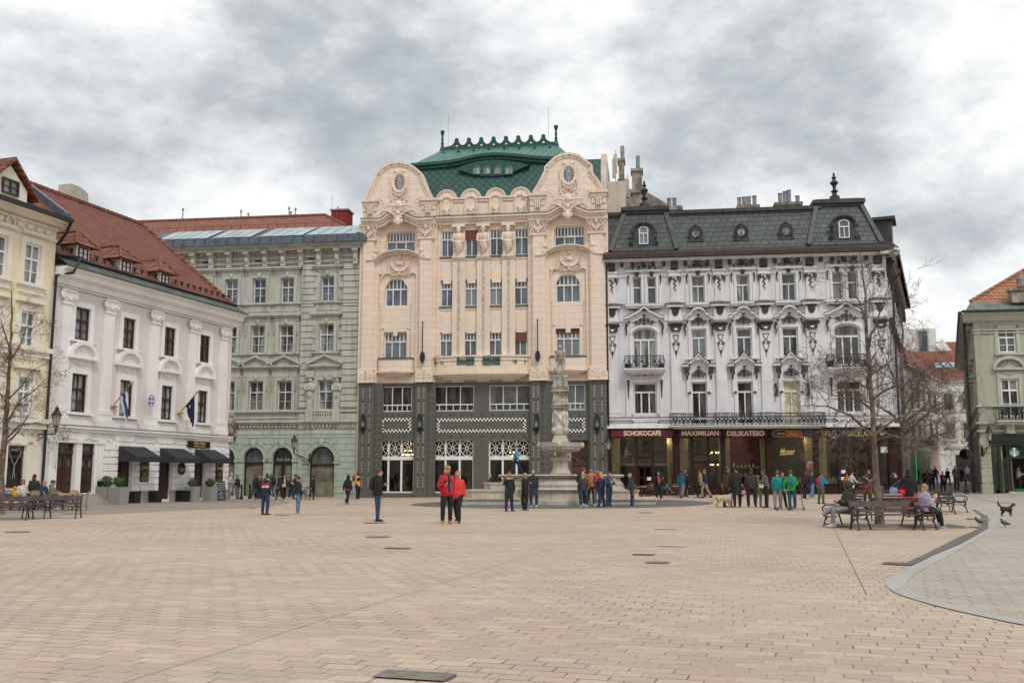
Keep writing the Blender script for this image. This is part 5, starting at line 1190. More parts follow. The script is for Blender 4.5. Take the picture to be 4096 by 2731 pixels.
blet('SKLO',b6,635,247,168,.40,'gold_paint');blet('PORCELÁN',b6,965,250,330,.40,'gold_paint');blet('Moser',b5,2208,432,165,.48,'gold_paint',-.2,font_shear=.3,bold=.01)
m=MB();a=B.L(*b5(2125,470),-.2);c=B.L(*b5(2285,452),-.2);m.tube([(a[0],-.2,a[1]),(c[0],-.2,c[1])],.022,4);m.build('lettering_stroke','gold_paint',B.root)
mat('sign_rust',(.35,.07,.03),.5);m=MB();u,z=B.L(*b5(2284,233),-.41);m.slab([(u-.62,z),(u-.48,z+.26),(u+.48,z+.26),(u+.62,z),(u+.48,z-.26),(u-.48,z-.26)],-.43,-.40);m.build('badge','sign_rust',B.root);blet('Moser',b5,2284,233,74,.22,'gold_paint',-.44,font_shear=.3)
m=MB();u,z=B.L(*b5(2142,230),-.41);m.ring(u,-.42,z,.62,.26,.018,22,4);m.build('badge','gold_paint',B.root);blet('Hermes',b5,2142,230,86,.24,'gold_paint',-.42,font_shear=.3)
# glazing and the rooms behind
m=MB()
def pane(f,X0,Y0_,X1,Y1_,y=-.12):r=B.rect(*f(X0,Y0_),*f(X1,Y1_),y);m.box(r[0],r[1],y,y+.015,r[2],r[3]);m.mark()
for X0,X1,Y0_,Y1_ in((265,527,272,805),(558,710,272,585),(740,948,272,805),(1022,1143,275,805),(1175,1330,275,545),(1358,1482,275,805),(1530,1980,278,805)):pane(b5,X0,Y0_,X1,Y1_)
for X0,X1,Y0_,Y1_ in((-40,465,300,830),(522,738,300,830),(770,940,300,860),(975,1108,300,830),(1250,1340,300,830)):pane(b6,X0,Y0_,X1,Y1_)
m.each('shop_pane','clear_glass',B.root)
mat('ochre_wall',(.55,.38,.18),.8,.2,1.2);mat('ochre_pillar',(.62,.44,.23),.8,.15,1.5);mat('shop_grey',(.13,.13,.115),.7,.3,1.5);mat('velvet_red',(.16,.012,.02),.8,.3,3)
room(B,bx0+.3,posts[1][0]+.3,.32,5.0,hz(1),zsb,'shop_grey');room(B,posts[1][0]+.35,posts[3][0]+.25,.32,5.0,hz(8),zsb,'shop_grey');room(B,posts[3][0]+.3,bx1-.2,.32,5.0,hz(18),zsb,'shop_grey')
m=MB()
for f,X0,X1 in((b5,268,358),(b5,885,946),(b5,1022,1115),(b5,1465,1482),(b5,1533,1580),(b5,1925,1980),(b6,355,465),(b6,522,612),(b6,1108,1160)):
 a,z=B.L(*f(X0,500),.1);c=B.L(*f(X1,500),.1)[0];m.box(a,c,.34,.9,hz(a),zsb-.02);m.mark()
m.each('inner_pillar','ochre_pillar',B.root)
a=B.L(*b5(360,560),.6);c=B.L(*b5(885,560),.6);m=MB();m.box(a[0],c[0],.95,4.9,a[1]-.18,a[1]);m.build('mezzanine_floor','ochre_wall',B.root)
mezz=(a[0],c[0],a[1]);a=B.L(*b5(1583,290),.5);c=B.L(*b5(1925,290),.5);m=MB();m.box(a[0],c[0],1.4,1.45,hz(10),zsb-.1);m.build('display_backdrop','velvet_red',B.root)
for X,Y in((1415,575),(1400,440)):chandelier(B,*b5(X,Y),2.2,6,.35,1)
mat('linen_pale',(.42,.48,.42),.8,.1);mat('porcelain',(.7,.7,.68),.25,.05)
for f,X0,X1,Y in((b6,0,330,790),(b6,625,735,790),(b6,980,1080,790),(b5,1600,1900,600),(b5,1600,1900,700)):
 a,z=B.L(*f(X0,Y),.5);c=B.L(*f(X1,Y),.5)[0];m=MB();low_=Y>750;m.box(a,c,.45,1.2,z-(.55 if low_ else.06),z);o=m.build('display_shelf','linen_pale' if low_ else'ochre_wall',B.root);m=MB()
 for k in range(int((c-a)/.28)):x_=a+.15+.28*k;h_=random.uniform(.12,.32);m.lathe([(.06,z),(.10,z+h_*.4),(.04,z+h_*.8),(.06,z+h_)],7,(x_,.6+random.random()*.3));m.mark()
 m.each('porcelain_piece','porcelain',B.root)
m=MB()
for f,X0,Y0_,X1,Y1_ in((b5,660,712,705,748),(b6,778,672,832,712),(b6,1243,400,1335,470),(b6,775,755,830,790)):r=B.rect(*f(X0,Y0_),*f(X1,Y1_),-.16);m.box(r[0],r[1],-.17,-.15,r[2],r[3]);m.mark()
m.each('paper_notice','white_paint',B.root)
r=B.rect(*b6(370,560),*b6(458,830),-.14);mat('poster_brown',(.22,.10,.07),.5,.5,1.3);m=MB();m.box(r[0],r[1],-.16,-.14,r[2]+.3,r[3]);m.build('shop_poster','poster_brown',B.root);blet('Hermes',b6,415,580,60,.2,'white_paint',-.17,font_shear=.3)
def glow(B_,x_,y_,z_,e,name='shop_light'):
 l=bpy.data.lights.new(name,'POINT');l.energy=e;l.color=(1,.78,.52);l.shadow_soft_size=.12;o=bpy.data.objects.new(name,l);COL.objects.link(o);o.location=B_.W(x_,y_,z_)
for x_ in(1.6,4.4,6.4,9.6,11.6,14.2,16.4,19.6):glow(B,x_,.12,zsb-.3,16)
for x_,z_ in((3,2.6),(7.6,3.4),(15,3.4)):glow(B,x_,2.2,z_,60)
for x_ in(3.2,8.2,12.2):glow(A,x_,2.6,4.2,45)
# ==== GREEN BANDED HOUSE
plaster('sage',(.46,.468,.41),.30,grime=(.17,.18,.15));plaster('sage_trim',(.50,.507,.45),.5,.8,grime=(.17,.175,.14));plaster('mint',(.405,.48,.41),.35,grime=(.22,.20,.17));plaster('sage_relief',(.30,.32,.265),.5)
tiles('red_tiles',(.19,.062,.036),(.33,.12,.07),.34,.30,.05,'brick',.8,1.0,patch=(.16,.055,.035));tiles('red_tiles_dark',(.16,.048,.03),(.30,.10,.058),.30,.26,.06,'brick',.8,1.0,patch=(.10,.04,.03))
mat('slate_blue',(.085,.105,.125),.45,.2,2);mat('paper_olive',(.17,.165,.11),.7,.35,1.2);mat('roof_glass',(.34,.42,.45),.12,.15,.7,spec=1);plaster('red_plaster',(.24,.03,.025),.2)
f1=lambda X,Y:(600+X/2.412,800+Y/2.412)
f2=lambda X,Y:(600+X/2.24,1400+Y/2.24)
F=Bld('sage_house','sage green rusticated palace with arched ground floor windows and slanted rooflights','building',1439,onplane(A,1439)+.35,-7.8)
fx0=-24.0;fb=F.L(1207,1400)[0];RZ=-.18
dxm=(F.L(*f2(1145,400))[0]-F.L(*f2(890,400))[0])
cols=[F.L(*f2(1204,400))[0]-dxm*k for k in range(7)];rc=F.L(*f2(1568,400),RZ)[0]
def zf1(Y,X=1100,y=0):return F.L(*f1(X,Y),y)[1]
def zf2(Y,X=1070,y=0):return F.L(*f2(X,Y),y)[1]
rows=[(zf1(993),zf1(758),1.06),(zf1(1476),zf1(1212),1.16),(zf2(541),zf2(277),1.18)]
za_spr,za_top=zf2(975,1170),zf2(872,1170)
hsL=[];hsR=[];wins=[]
for z0,z1,w in rows:
 for c in cols:hsL.append(rp((c-w/2,c+w/2,z0,z1)));wins.append((c-w/2,c+w/2,z0,z1,0))
 hsR.append(rp((rc-w/2,rc+w/2,z0,z1)));wins.append((rc-w/2,rc+w/2,z0,z1,RZ))
def archp(c,w,z0,zs,rise):return[(c-w/2,z0),(c+w/2,z0)]+arc(c,zs,w/2,rise,0,180,14)
ars=[(c,1.62,0)for c in cols]+[(F.L(*f2(1540,1000),RZ)[0],2.02,RZ)]
ztr=zf1(625);zco=zf1(495)
for c,w,y in ars:(hsR if y else hsL).append(archp(c,w,-.4,za_spr if not y else za_spr-.15,(za_top-za_spr)+(.22 if y else 0)))
m=MB();m.wall([(fx0,-.5),(fb,-.5),(fb,zco),(fx0,zco)],hsL,0,.35);m.wall([(fb,-.5),(0,-.5),(0,zco),(fb,zco)],hsR,RZ,.35);m.box(fb-.001,fb,RZ,0,-.5,zco);m.box(fx0,0,.5,12,-.5,zco)
m.build('wall','sage',F.root)
for i,(a,c,z0,z1,y)in enumerate(wins):
 window(F,(a,c,z0,z1),y+.2,[(0,.62,2,1),(.62,1,2)],'glass_frame','pane_blue' if i<8 else'pane_curtain',.07)
T_=MB()
for j,(z0,z1,w)in enumerate(rows):
 for c,y in[(c,0)for c in cols]+[(rc,RZ)]:
  h=w/2;m=T_;k=y-.12
  m.box(c-h-.28,c-h-.02,k,y,z0,z1+.3);m.box(c+h+.02,c+h+.28,k,y,z0,z1+.3);m.box(c-h-.02,c+h+.02,k,y,z1+.02,z1+.3)
  m.box(c-h-.5,c-h-.3,y-.06,y,z0-.1,z1+.55);m.box(c+h+.3,c+h+.5,y-.06,y,z0-.1,z1+.55)
  zz=z1+(.62 if j<2 else.95)
  m.box(c-h-.45,c+h+.45,y-.14,y,z1+.3,zz);m.box(c-h-.62,c+h+.62,y-.3,y,zz,zz+.12);m.box(c-h-.72,c+h+.72,y-.42,y,zz+.12,zz+.24)
  if j==2:m.slab([(c-h-.8,zz+.24),(c+h+.8,zz+.24),(c,zz+.92)],y-.2,y);[m.add([(c+s*(h+.85),y-.46,zz+.24),(c,y-.46,zz+.92),(c,y,zz+.92),(c+s*(h+.85),y,zz+.24),(c+s*(h+.85),y-.46,zz+.4),(c,y-.46,zz+1.1),(c,y,zz+1.1),(c+s*(h+.85),y,zz+.4)],[(0,3,2,1),(4,5,6,7),(0,1,5,4),(1,2,6,5),(2,3,7,6),(3,0,4,7)]if s<0 else[(0,1,2,3),(4,7,6,5),(0,4,5,1),(1,5,6,2),(2,6,7,3),(3,7,4,0)])for s in(-1,1)]
  m.blob(c,k-.05,z1+.28,.16,.1,.24,6,4)
  if j:[m.blob(c+s*(h+.38),y-.14,z1+.1-q*.2,.12-.015*q,.08,.12,6,4)for s in(-1,1)for q in range(5)]
  m.box(c-h-.6,c+h+.6,y-.22,y,z0-.14,z0-.04)
  if j<2:[m.blob(c-h-.2+q*(w+.4)/8,y-.04,z0-.45+.05*(q%2),.1,.05,.11,6,4)for q in range(9)];m.box(c-h-.42,c+h+.42,y-.05,y-.0,z0-.72,z0-.2)
  m.mark()
T_.each('window_surround','sage_trim',F.root)
m=MB()
for Yz,pr,th in((zf1(1000)-.12,.2,.16),(zf1(625),.16,.2),(zf1(600)+.2,.12,.15),(zf2(560),.2,.16),(zf2(650),.34,.2),(zf2(668),.2,.14),(zf2(755),.1,.3),(zf2(645)+.28,.12,.1)):
 m.box(fx0,fb,-pr,0,Yz,Yz+th);m.box(fb,0,RZ-pr,RZ,Yz,Yz+th)
zt0_=F.L(*f1(1650,416),-1.2)[1];prof=[(.3,zco-.1),(-.5,zco-.1),(-.6,zco+.1),(-1.0,zco+.18),(-1.1,zt0_),(.3,zt0_+.05)]
m.profx(prof,fx0,fb-.6);m.profx([(y+RZ,z)for y,z in prof],fb-.6,.3)
n=int((0-fx0)/1.52)
for i in range(n+1):
 c=-.55-1.0*1.52*i;y=RZ if c>fb else 0
 m.box(c-.22,c+.22,y-.75,y,zco-.35,zco-.1);m.slab([(c-.18,zco-1.35),(c+.18,zco-1.35),(c+.2,zco-.35),(c-.2,zco-.35)],y-.42,y);m.blob(c,y-.42,zco-.8,.2,.22,.3,6,4)
 for q in range(4):m.box(c-.36-q*.22,c-.25-q*.22,y-.3,y,zco-.3,zco-.12)
m.build('cornice','sage_trim',F.root)
m=MB()
for i in range(12):
 c=-.55-1.52*(2.5+3*i*.98)if i else-.55-1.52*2.5
 if c>fx0+1:m.box(c-.28,c+.28,(RZ if c>fb else 0)-.02,.1,zco-1.15,zco-.5);m.mark()
m.each('attic_opening','black_paint',F.root)
m=MB()
zq=zf2(560);k=0;z=zq+.35
while z<ztr-.2:
 for x_,d in((fb+.1,1),(-1.95 if k%2 else-1.6,0)):
  if d:m.box(fb,fb+(1.35 if k%2 else 1.0),RZ-.14,RZ,z+.03,z+.46)
  else:m.box(x_,0,RZ-.14,RZ,z+.03,z+.46)
 z+=.5;k+=1
m.box(fb,fb+1.3,RZ-.1,RZ,zq-1.3,zq-.1);m.box(-1.9,0,RZ-.1,RZ,zq-1.3,zq-.1);m.build('quoins','sage_trim',F.root)
z=zf2(640);z1=zf2(562);m=MB();a,c=F.L(*f2(1455,600),RZ)[0],F.L(*f2(1640,600),RZ)[0]
for i in range(9):m.lathe([(.06,z),(.1,z+.2),(.05,z+.45),(.09,z1-.15),(.06,z1)],6,(a+(c-a)*(i+.5)/9,RZ-.2))
m.box(a,c,RZ-.03,RZ,z,z1);m.build('balustrade','sage_trim',F.root)
m=MB()
for X in(1437,1677):
 u,zt=F.L(*f2(X,245),RZ-.3);zb=F.L(*f2(X,540),RZ-.3)[1];y=RZ-.3;H=zt-zb
 m.box(u-.32,u+.32,RZ-.45,RZ,zt+.0,zt+.5);m.box(u-.3,u+.3,RZ-.45,RZ,zb-.9,zb+.1);m.slab([(u-.16,zb+.1),(u+.16,zb+.1),(u+.28,zb+H*.5),(u-.28,zb+H*.5)],y-.12,RZ)
 m.blob(u,y,zt-.22,.17,.17,.22);m.blob(u,y,zt-.72,.34,.22,.34);m.blob(u,y-.02,zt-1.3,.3,.24,.45);m.tube([(u-.36,y,zt-.6),(u-.3,y-.22,zt-.98),(u+.2,y-.28,zt-.9)],.09,6);m.tube([(u+.36,y,zt-.6),(u+.3,y-.2,zt-1.0),(u-.2,y-.26,zt-.95)],.09,6);m.mark()
m.each('atlas_figure','sage_trim',F.root,True)
# arched ground floor: rusticated blocks, arch rings, shop glazing with papered panes
def rustic(B_,name,material,X0,X1,z0,z1,h,w,openings,y,proud=.06,gap=.035,mask=None):
 m=MB();k=0;z=z0
 while z<z1-.1:
  zt2=min(z+h,z1);x=X0-(w*.5 if k%2 else 0);
  while x<X1:
   a,c=max(x,X0),min(x+w,X1)
   segs=[(a,c)]
   for(oa,oc,ob,ot)in openings:
    if ob<(z+zt2)/2<ot:
     ns=[]
     for(p,q)in segs:
      if oc<=p or oa>=q:ns.append((p,q))
      else:
       if oa>p:ns.append((p,oa))
       if oc<q:ns.append((oc,q))
     segs=ns
   for p,q in segs:
    if q-p>.12:m.box(p+gap/2,q-gap/2,y-proud,y,z+gap/2,zt2-gap/2)
   x+=w
  z+=h;k+=1
 return m.build(name,material,B_.root)
zg=zf2(800)
ops=[]
for c,w,y in ars:
 for k in range(16):
  q=za_spr+(za_top+.75-za_spr)*k/16;t=(q-za_spr)/(za_top+.55-za_spr);hw=(w/2+.38)*sqrt(max(0,1-t*t));ops.append((c-hw,c+hw,q,q+.12))if hw>0 else None
 ops.append((c-w/2,c+w/2,-1,za_spr))
rustic(F,'rustication','mint',fx0,fb,.32,zg+.6,.475,1.55,ops,0);rustic(F,'rustication','mint',fb,0,.32,zg+.6,.475,1.55,ops,RZ)
m=MB();m.box(fx0,fb,-.02,0,zg+.6,zf2(668));m.box(fb,0,RZ-.02,RZ,zg+.6,zf2(668));m.box(fx0,fb,-.02,0,.3,zg+.62);m.box(fb,0,RZ-.02,RZ,.3,zg+.62)
# keep the flat mint skin clear of the openings
m=MB();m.wall([(fx0,-.4),(fb,-.4),(fb,zf2(668)),(fx0,zf2(668))],[archp(c,w+.02,-.39,za_spr,za_top-za_spr)for c,w,y in ars[:-1]][::1],-.012,.02);c,w,y=ars[-1]
m.wall([(fb,-.4),(0,-.4),(0,zf2(668)),(fb,zf2(668))],[archp(c,w+.02,-.39,za_spr-.15,za_top-za_spr+.22)],RZ-.012,.02);m.build('ground_floor_wall','mint',F.root)
m=MB();i=0
while fx0+i*.3<-.1:x_=fx0+i*.3;m.box(x_,x_+.16,(RZ if x_>fb else 0)-.2,(RZ if x_>fb else 0)-.02,zf2(690)-.02,zf2(676));i+=1
m.build('dentil_course','sage_trim',F.root)
for c,w,y in ars:
 m=MB();zs=za_spr-(.15 if y else 0);ri=za_top-za_spr+(.22 if y else 0)
 P0=arc(c,zs,w/2+.04,ri+.04,0,180,14);P1=arc(c,zs,w/2+.42,ri+.42,0,180,14)
 for i in range(14):m.slab([P0[i],P1[i],P1[i+1],P0[i+1]],y-.13,y+.02)
 m.tube([(a,y-.13,b_)for a,b_ in P1],.06,5);m.slab([(c-.16,zs+ri),(c+.16,zs+ri),(c+.26,zs+ri+.62),(c-.26,zs+ri+.62)],y-.3,y)
 for s in(-1,1):m.box(c+s*(w/2+.24)-.26,c+s*(w/2+.24)+.26,y-.16,y,zs-.22,zs-.03)
 m.blob(c,y-.3,zs+ri+.3,.17,.1,.25);m.build('arch_moulding','mint',F.root)
 m=MB();yb=y+.22;m.box(c-w/2,c-w/2+.1,yb,yb+.1,-.3,zs);m.box(c+w/2-.1,c+w/2,yb,yb+.1,-.3,zs);m.box(c-w/2,c+w/2,yb-.02,yb+.1,zs-.38,zs-.24)
 m.tube([(a,yb+.05,b_)for a,b_ in arc(c,zs,w/2-.04,ri-.04,0,180,12)],.07,4)
 if abs(c-cols[0])<.1:m.box(c-.13,c+.13,yb-.02,yb+.1,-.3,zs-.3)
 o=m.build('shop_window','black_paint',F.root);m=MB();m.slab(archp(c,w-.04,zs-.3,zs,ri-.03),yb+.1,yb+.12);m.build('pane','pane_shop',o)
 m=MB();m.box(c-w/2+.08,c+w/2-.08,yb+.1,yb+.12,-.2,zs-.3);m.build('papered_pane','paper_olive',o)
lettering('Folk Folk',.3,cols[0],.2,za_spr-.05,'cover_pale',F.root,font_shear=.3)
# roof: slate band, slanted rooflights, red tiled upper slope, red chimney
m=MB();zt0=F.L(*f1(1650,416),-1.2)[1];hb_=F.L(*f1(1650,335),-1.2)[1]-zt0;pr=[(.8,zt0),(-1.12,zt0),(-1.14,zt0+.12),(-1.05,zt0+hb_),(-.6,zt0+hb_+.12),(.8,zt0+hb_+.12)]
m.profx(pr,fx0,fb+.8);m.profx([(y-.12,z+.04)for y,z in pr],fb+.8,.5)
for i in range(44):x_=fx0+i*.92;m.box(x_,x_+.04,-1.2-(.12 if x_>fb+.8 else 0),-1.0,zt0+.1,zt0+hb_)if x_<.3 else None
m.build('eaves_band','slate_blue',F.root)
ya,ybk=-.5,1.4;za=zt0+hb_+.1;zb_=F.L(*f1(1650,262),ybk)[1];zrd=F.L(*f1(1650,150),6.0)[1]
x1r=F.L(*f1(1895,250),ybk)[0];x1t=F.L(*f1(1690,150),6.0)[0]
m=MB();m.add([(fx0,ya,za),(.2,ya,za),(x1r,ybk,zb_),(fx0,ybk,zb_),(.2,12,za)],[(0,1,2,3),(1,4,2)]);m.build('rooflight_slope','slate_blue',F.root)
m=MB();edges=[(68,545,5),(590,965,4),(1045,1465,4),(1490,1985,4)]
for X0,X1,n in edges:
 for k in range(n):
  a=F.L(*f1(X0+(X1-X0)*k/n,350),ya)[0];c=F.L(*f1(X0+(X1-X0)*(k+.92)/n,350),ya)[0];sh=-.45
  t0,t1=.06,.94;P=lambda u,t:(u+(-sh if False else.9)*t,ya+(ybk-ya)*t-.05,za+(zb_-za)*t+.06)
  m.add([P(a,t0),P(c,t0),P(c,t1),P(a,t1)],[(0,1,2,3)]);m.mark()
m.each('rooflight','roof_glass',F.root)
m=MB();m.add([(fx0,ybk,zb_),(x1r,ybk,zb_),(x1t,6,zrd),(fx0,6,zrd),(x1r,10,zb_),(fx0,10,zb_)],[(0,1,2,3),(1,4,2),(3,2,4,5)]);o=m.build('roof','red_tiles',F.root)
m=MB();m.tube([(x1r,ybk,zb_+.05),(x1t,6,zrd+.05),(fx0,6,zrd+.05)],.14,6);m.build('ridge_tiles','red_tiles',o)
m=MB();m.box(fx0,x1r-.5,ybk+.2,ybk+.24,zb_+.42,zb_+.48);[m.box(fx0+i*.8,fx0+i*.8+.05,ybk+.2,ybk+.24,zb_,zb_+.5)for i in range(int((x1r-fx0)/.8))];m.build('snow_guard','red_tiles',o)
u0=F.L(*f1(1745,200),5)[0];u1=F.L(*f1(1905,200),5)[0];zt=F.L(*f1(1830,100),5)[1];m=MB();m.box(u0,u1,5,6.5,zb_-1,zt);o=m.build('chimney','red_plaster',F.root);m=MB();m.box(u0-.1,u1+.1,4.9,6.6,zt,zt+.12);m.tube([((u0+u1)/2-.3,5.5,zt),((u0+u1)/2-.3,5.5,zt+.45)],.08,6);m.tube([(u0-.1,5.5,zt-1),(u0-.1,5.5,zt+1.6)],.02,4);m.build('chimney_cap','pipe_grey',o)
m=MB()
for X,h in((315,.95),(877,.6),(948,.3),(1402,.6),(1340,.7),(1358,.3)):u=F.L(*f1(X,180),6)[0];m.lathe([(.05,zrd),(.05,zrd+h),(.12,zrd+h),(.1,zrd+h+.12),(.02,zrd+h+.2)],7,(u,6));m.mark()
m.each('vent_pipe','pipe_grey',F.root)
# ==== ROSE HOUSE ON THE LEFT
plaster('rose_wall',(.72,.655,.645),.10,grime=(.40,.34,.32));plaster('rose_white',(.84,.82,.805),.12,grime=(.45,.42,.39));plaster('plinth',(.42,.37,.30),.4);mat('copper_pale',(.07,.095,.08),.55,.3,1.5)
c1=lambda X,Y:(X/2.0905,600+Y/2.0905)
c2=lambda X,Y:(X/1.96,1350+Y/1.96)
c3=lambda X,Y:(600+X/2.24,1400+Y/2.24)
C=Bld('rose_house','pale rose house with white pilasters, red tiled roof and black awnings','building',908,67.0,72.4)
cx0=C.L(163,1931)[0];zst=C.L(*c2(1300,765))[1];zeb=C.L(700,1170+20)[1]
zE=C.L(622,1154,-.88)[1];zR0=C.L(622,1131,-.1)[1];zcor=min(C.L(*c1(1300,1180))[1],zE-.5);zgut=C.L(*c1(1300,1115),-.7)[1]
def cr(x0,y0,x1,y1):return C.rect(x0,y0,x1,y1)
wu=[cr(299,1232,357,1363),cr(491,1272,538,1396),cr(656,1310,699,1424),cr(798,1343,837,1447)];wl=[cr(283,1496,343,1650),cr(476,1521,527,1662),cr(643,1544,686,1676),cr(788,1562,826,1691)]
level(wu);level(wl)
dr=[cr(226,1770,293,1972),cr(314,1772,375,1972)];level(dr);ap=[cr(463,1850,517,2003),cr(629,1850,678,1999),cr(771,1852,811,1995)];level(ap)
ap=[(a,c,z0+.05,z1+.35)for a,c,z0,z1 in ap]
m=MB();m.wall([(cx0,zst),(0,zst),(0,zcor+.2),(cx0,zcor+.2)],[rp(r)for r in wu+wl],0,.3);m.box(cx0,0,.5,11,zst,zcor);m.box(-.01,0,0,.5,-.5,zcor)
m.build('wall','rose_wall',C.root)
m=MB();dz=dr[0][2]-.35;m.wall([(cx0,-.5),(0,-.5),(0,zst),(cx0,zst)],[rp(r)for r in dr+ap],-.03,.5);m.box(cx0,0,.75,11,-.5,zst);m.box(-.02,0,.0,.8,-.5,zst);m.build('ground_floor_wall','rose_white',C.root)
for r in wu+wl:window(C,r,.04,[(0,.60,2,1),(.60,1,2)],'brown_wood','pane_curtain' if r in wl else'pane_dark',.09)
pc=[(C.U(a),C.U(c))for a,c in((228,266),(405,440),(592,624),(750,776),(876,901))]
zbase=C.L(*c2(1650,650))[1]-.1;zcap=C.L(*c1(1280,1440))[1]
m=MB();mc=MB()
for a,c in pc:
 m.box(a,c,-.14,0,zbase,zcap+.1);m.box(a-.12,c+.12,-.22,0,zbase-.12,zbase+.1);m.box(a-.18,c+.18,-.28,0,zst+.1,zbase-.45);m.box(a-.1,c+.1,-.2,0,zbase-.45,zbase-.12);m.box(a-.05,c+.05,-.2,0,zcap-.1,zcap);m.mark()
 mc.box(a-.12,c+.12,-.26,0,zcap+.58,zcap+.70);mc.box(a,c,-.2,0,zcap+.1,zcap+.58);cc=(a+c)/2
 for s in(-1,1):mc.scroll(cc+s*.42,-.22,zcap+.36,.20,.055,-s,1.6,pi/2,16);mc.blob(cc+s*.42,-.2,zcap+.34,.07,.05,.07)
 mc.swag(cc-.28,cc+.28,-.2,zcap+.38,.2,.07,6);mc.mark()
m.each('pilaster','rose_white',C.root);mc.each('capital','rose_white',C.root,True)
m=MB()
for r in wu+wl:
 a,c,z0,z1=r;up_r=r in wu;q=.3
 m.box(a-q,a-.02,-.07,0,z0,z1+q);m.box(c+.02,c+q,-.07,0,z0,z1+q);m.box(a-.02,c+.02,-.07,0,z1+.02,z1+q)
 m.box(a-.5,c+.5,-.26,0,z0-.16,z0-.04);cc=(a+c)/2
 if up_r:m.slab([(cc-.75,z0-.16),(cc-.7,z0-.5),(cc-.35,z0-.75),(cc-.12,z0-1.2),(cc,z0-1.3),(cc+.12,z0-1.2),(cc+.35,z0-.75),(cc+.7,z0-.5),(cc+.75,z0-.16)],-.08,0);m.ring(cc,-.1,z0-.6,.14,.14,.03,12,4)
 else:
  m.box(a-.45,c+.45,-.1,0,z0-1.65,z0-.25);m.box(a-.25,c+.25,-.14,-.1,z0-1.45,z0-.5);m.box(a-.25,c+.25,-.05,0,z1+q,z1+.8)
  m.swag(a+.02,c-.02,-.07,z1+.65,.15,.05,6);m.box(a-.55,c+.55,-.3,0,z1+.8,z1+.95)
  P0=arc(cc,z1+.95,(c-a)/2+.3,.62,0,180,12);P1=arc(cc,z1+.95,(c-a)/2+.52,.85,0,180,12)
  for i in range(12):m.slab([P0[i],P1[i],P1[i+1],P0[i+1]],-.3,0)
  m.slab(P0,-.06,0)
 m.mark()
m.each('window_surround','rose_white',C.root)
m=MB();m.box(cx0,0,-.2,0,zst-.12,zst+.06);m.box(cx0,.1,-.32,0,zst+.06,zst+.18);m.box(cx0,0,-.1,0,zst-.5,zst-.4)
zfr=zcap+.78;m.box(cx0,0,-.06,0,zfr,zcor-.35);m.box(cx0,0,-.12,0,zfr+.75,zfr+.9);m.box(cx0,0,-.1,0,zfr,zfr+.08)
m.profx([(0,zcor-.4),(-.2,zcor-.4),(-.3,zcor-.1),(-.55,zcor),(-.62,zcor+.28),(-.8,zcor+.34),(-.85,zE),(0,zE)],cx0,.45)
m.build('cornice','rose_white',C.root);m=MB();m.box(cx0,.1,-.34,0,zst+.18,zst+.22);m.build('ledge_flashing','ledge_dark',C.root)
m=MB();m.add([(cx0,-.88,zE),(.5,-.88,zE),(.1,-.05,zR0),(cx0,-.05,zR0),(.5,8,zE)],[(0,1,2,3),(1,4,2)]);m.profx([(-.9,zE-.06),(-.9,zE+.02),(0,zE+.02),(0,zE-.06)],cx0,.52);m.build('eaves_sheet','copper_pale',C.root)
m=MB();m.tube([(cx0,-.15,zR0+.02),(.1,-.15,zR0+.02)],.10,6);m.tube([(cx0+.1,-.15,zR0),(cx0+.9,-.9,zE+.55),(cx0+.5,-.8,zE-.35),(cx0-.1,-.25,zE-.55),(cx0-.1,-.2,.4)],.08,6);m.build('gutter','dark_iron',C.root)
hr=C.L(*c1(1190,640),7.0);hr2=C.L(*c1(190,250),7.0);zRd=(hr[1]+hr2[1])/2;ur=hr[0]
m=MB();m.add([(cx0-4,0,zR0),(0,0,zR0),(ur,7,zRd),(cx0-4,7,zRd),(0,14,zR0),(cx0-4,14,zR0)],[(0,1,2,3),(1,4,2),(3,2,4,5)]);o=m.build('roof','red_tiles_dark',C.root)
m=MB()
for P in([(0,0,zR0),(ur,7,zRd)],[(ur,7,zRd),(cx0-4,7,zRd)]):
 a,c=Vector(P[0]),Vector(P[1]);n=int((c-a).length/.45)
 for i in range(n):m.tube([a+(c-a)*(i/n)+Vector((0,0,.03)),a+(c-a)*((i+1.1)/n)+Vector((0,0,.1))],[.15,.12],6)
m.build('ridge_tiles','red_tiles',o)
sl_=(zRd-zR0)/7
m=MB()
for i in range(26):u=cx0+.5+i*.62*1.05;m.box(u,u+.07,.55,.62,zR0+.55*sl_,zR0+.55*sl_+.26);m.box(u-.12,u+.19,.55,.62,zR0+.55*sl_+.2,zR0+.55*sl_+.3)
m.build('snow_guards','dark_iron',o);a,c=C.L(270,800,8.5),C.L(352,780,8.5);m=MB();m.slab([(a[0],zRd-1.2),(c[0],zRd-1.2),(c[0]-.2,c[1]),(c[0]-.9,c[1]+.25),(a[0],c[1]+.25)],8.3,9.3);m.build('chimney','cover_pale',o)
def dormer(X,Yb_,Yt_,w):
 y=.35;u,z0=C.L(*c1(X,Yb_),y);z1=C.L(*c1(X,Yt_),y)[1];hw=w;zr=zR0+y*sl_;m=MB();m.box(u-hw,u+hw,y,y+2.2,z0-.1,z1);o=m.build('dormer','rose_white',C.root)
 m=MB();e=hw+.4;yt=y+(z1+.5-zr)/sl_+.8
 v=[(u-e,y-.35,z1-.05),(u+e,y-.35,z1-.05),(u,y+.45,z1+.85),(u,yt+.4,z1+.85),(u-e,yt-.6,z1-.05),(u+e,yt-.6,z1-.05)]
 m.add(v,[(0,1,2),(1,5,3,2),(0,2,3,4),(0,4,5,1)]);m.tube([v[0],v[2]],.1,5);m.tube([v[1],v[2]],.1,5);m.tube([v[2],v[3]],.1,5);m.build('dormer_roof','red_tiles',o)
 window(C,(u-hw+.13,u+hw-.13,z0,z1-.1),y-.06,[(0,1,2,1)],'brown_wood','pane_dark',.07,'dormer_window')
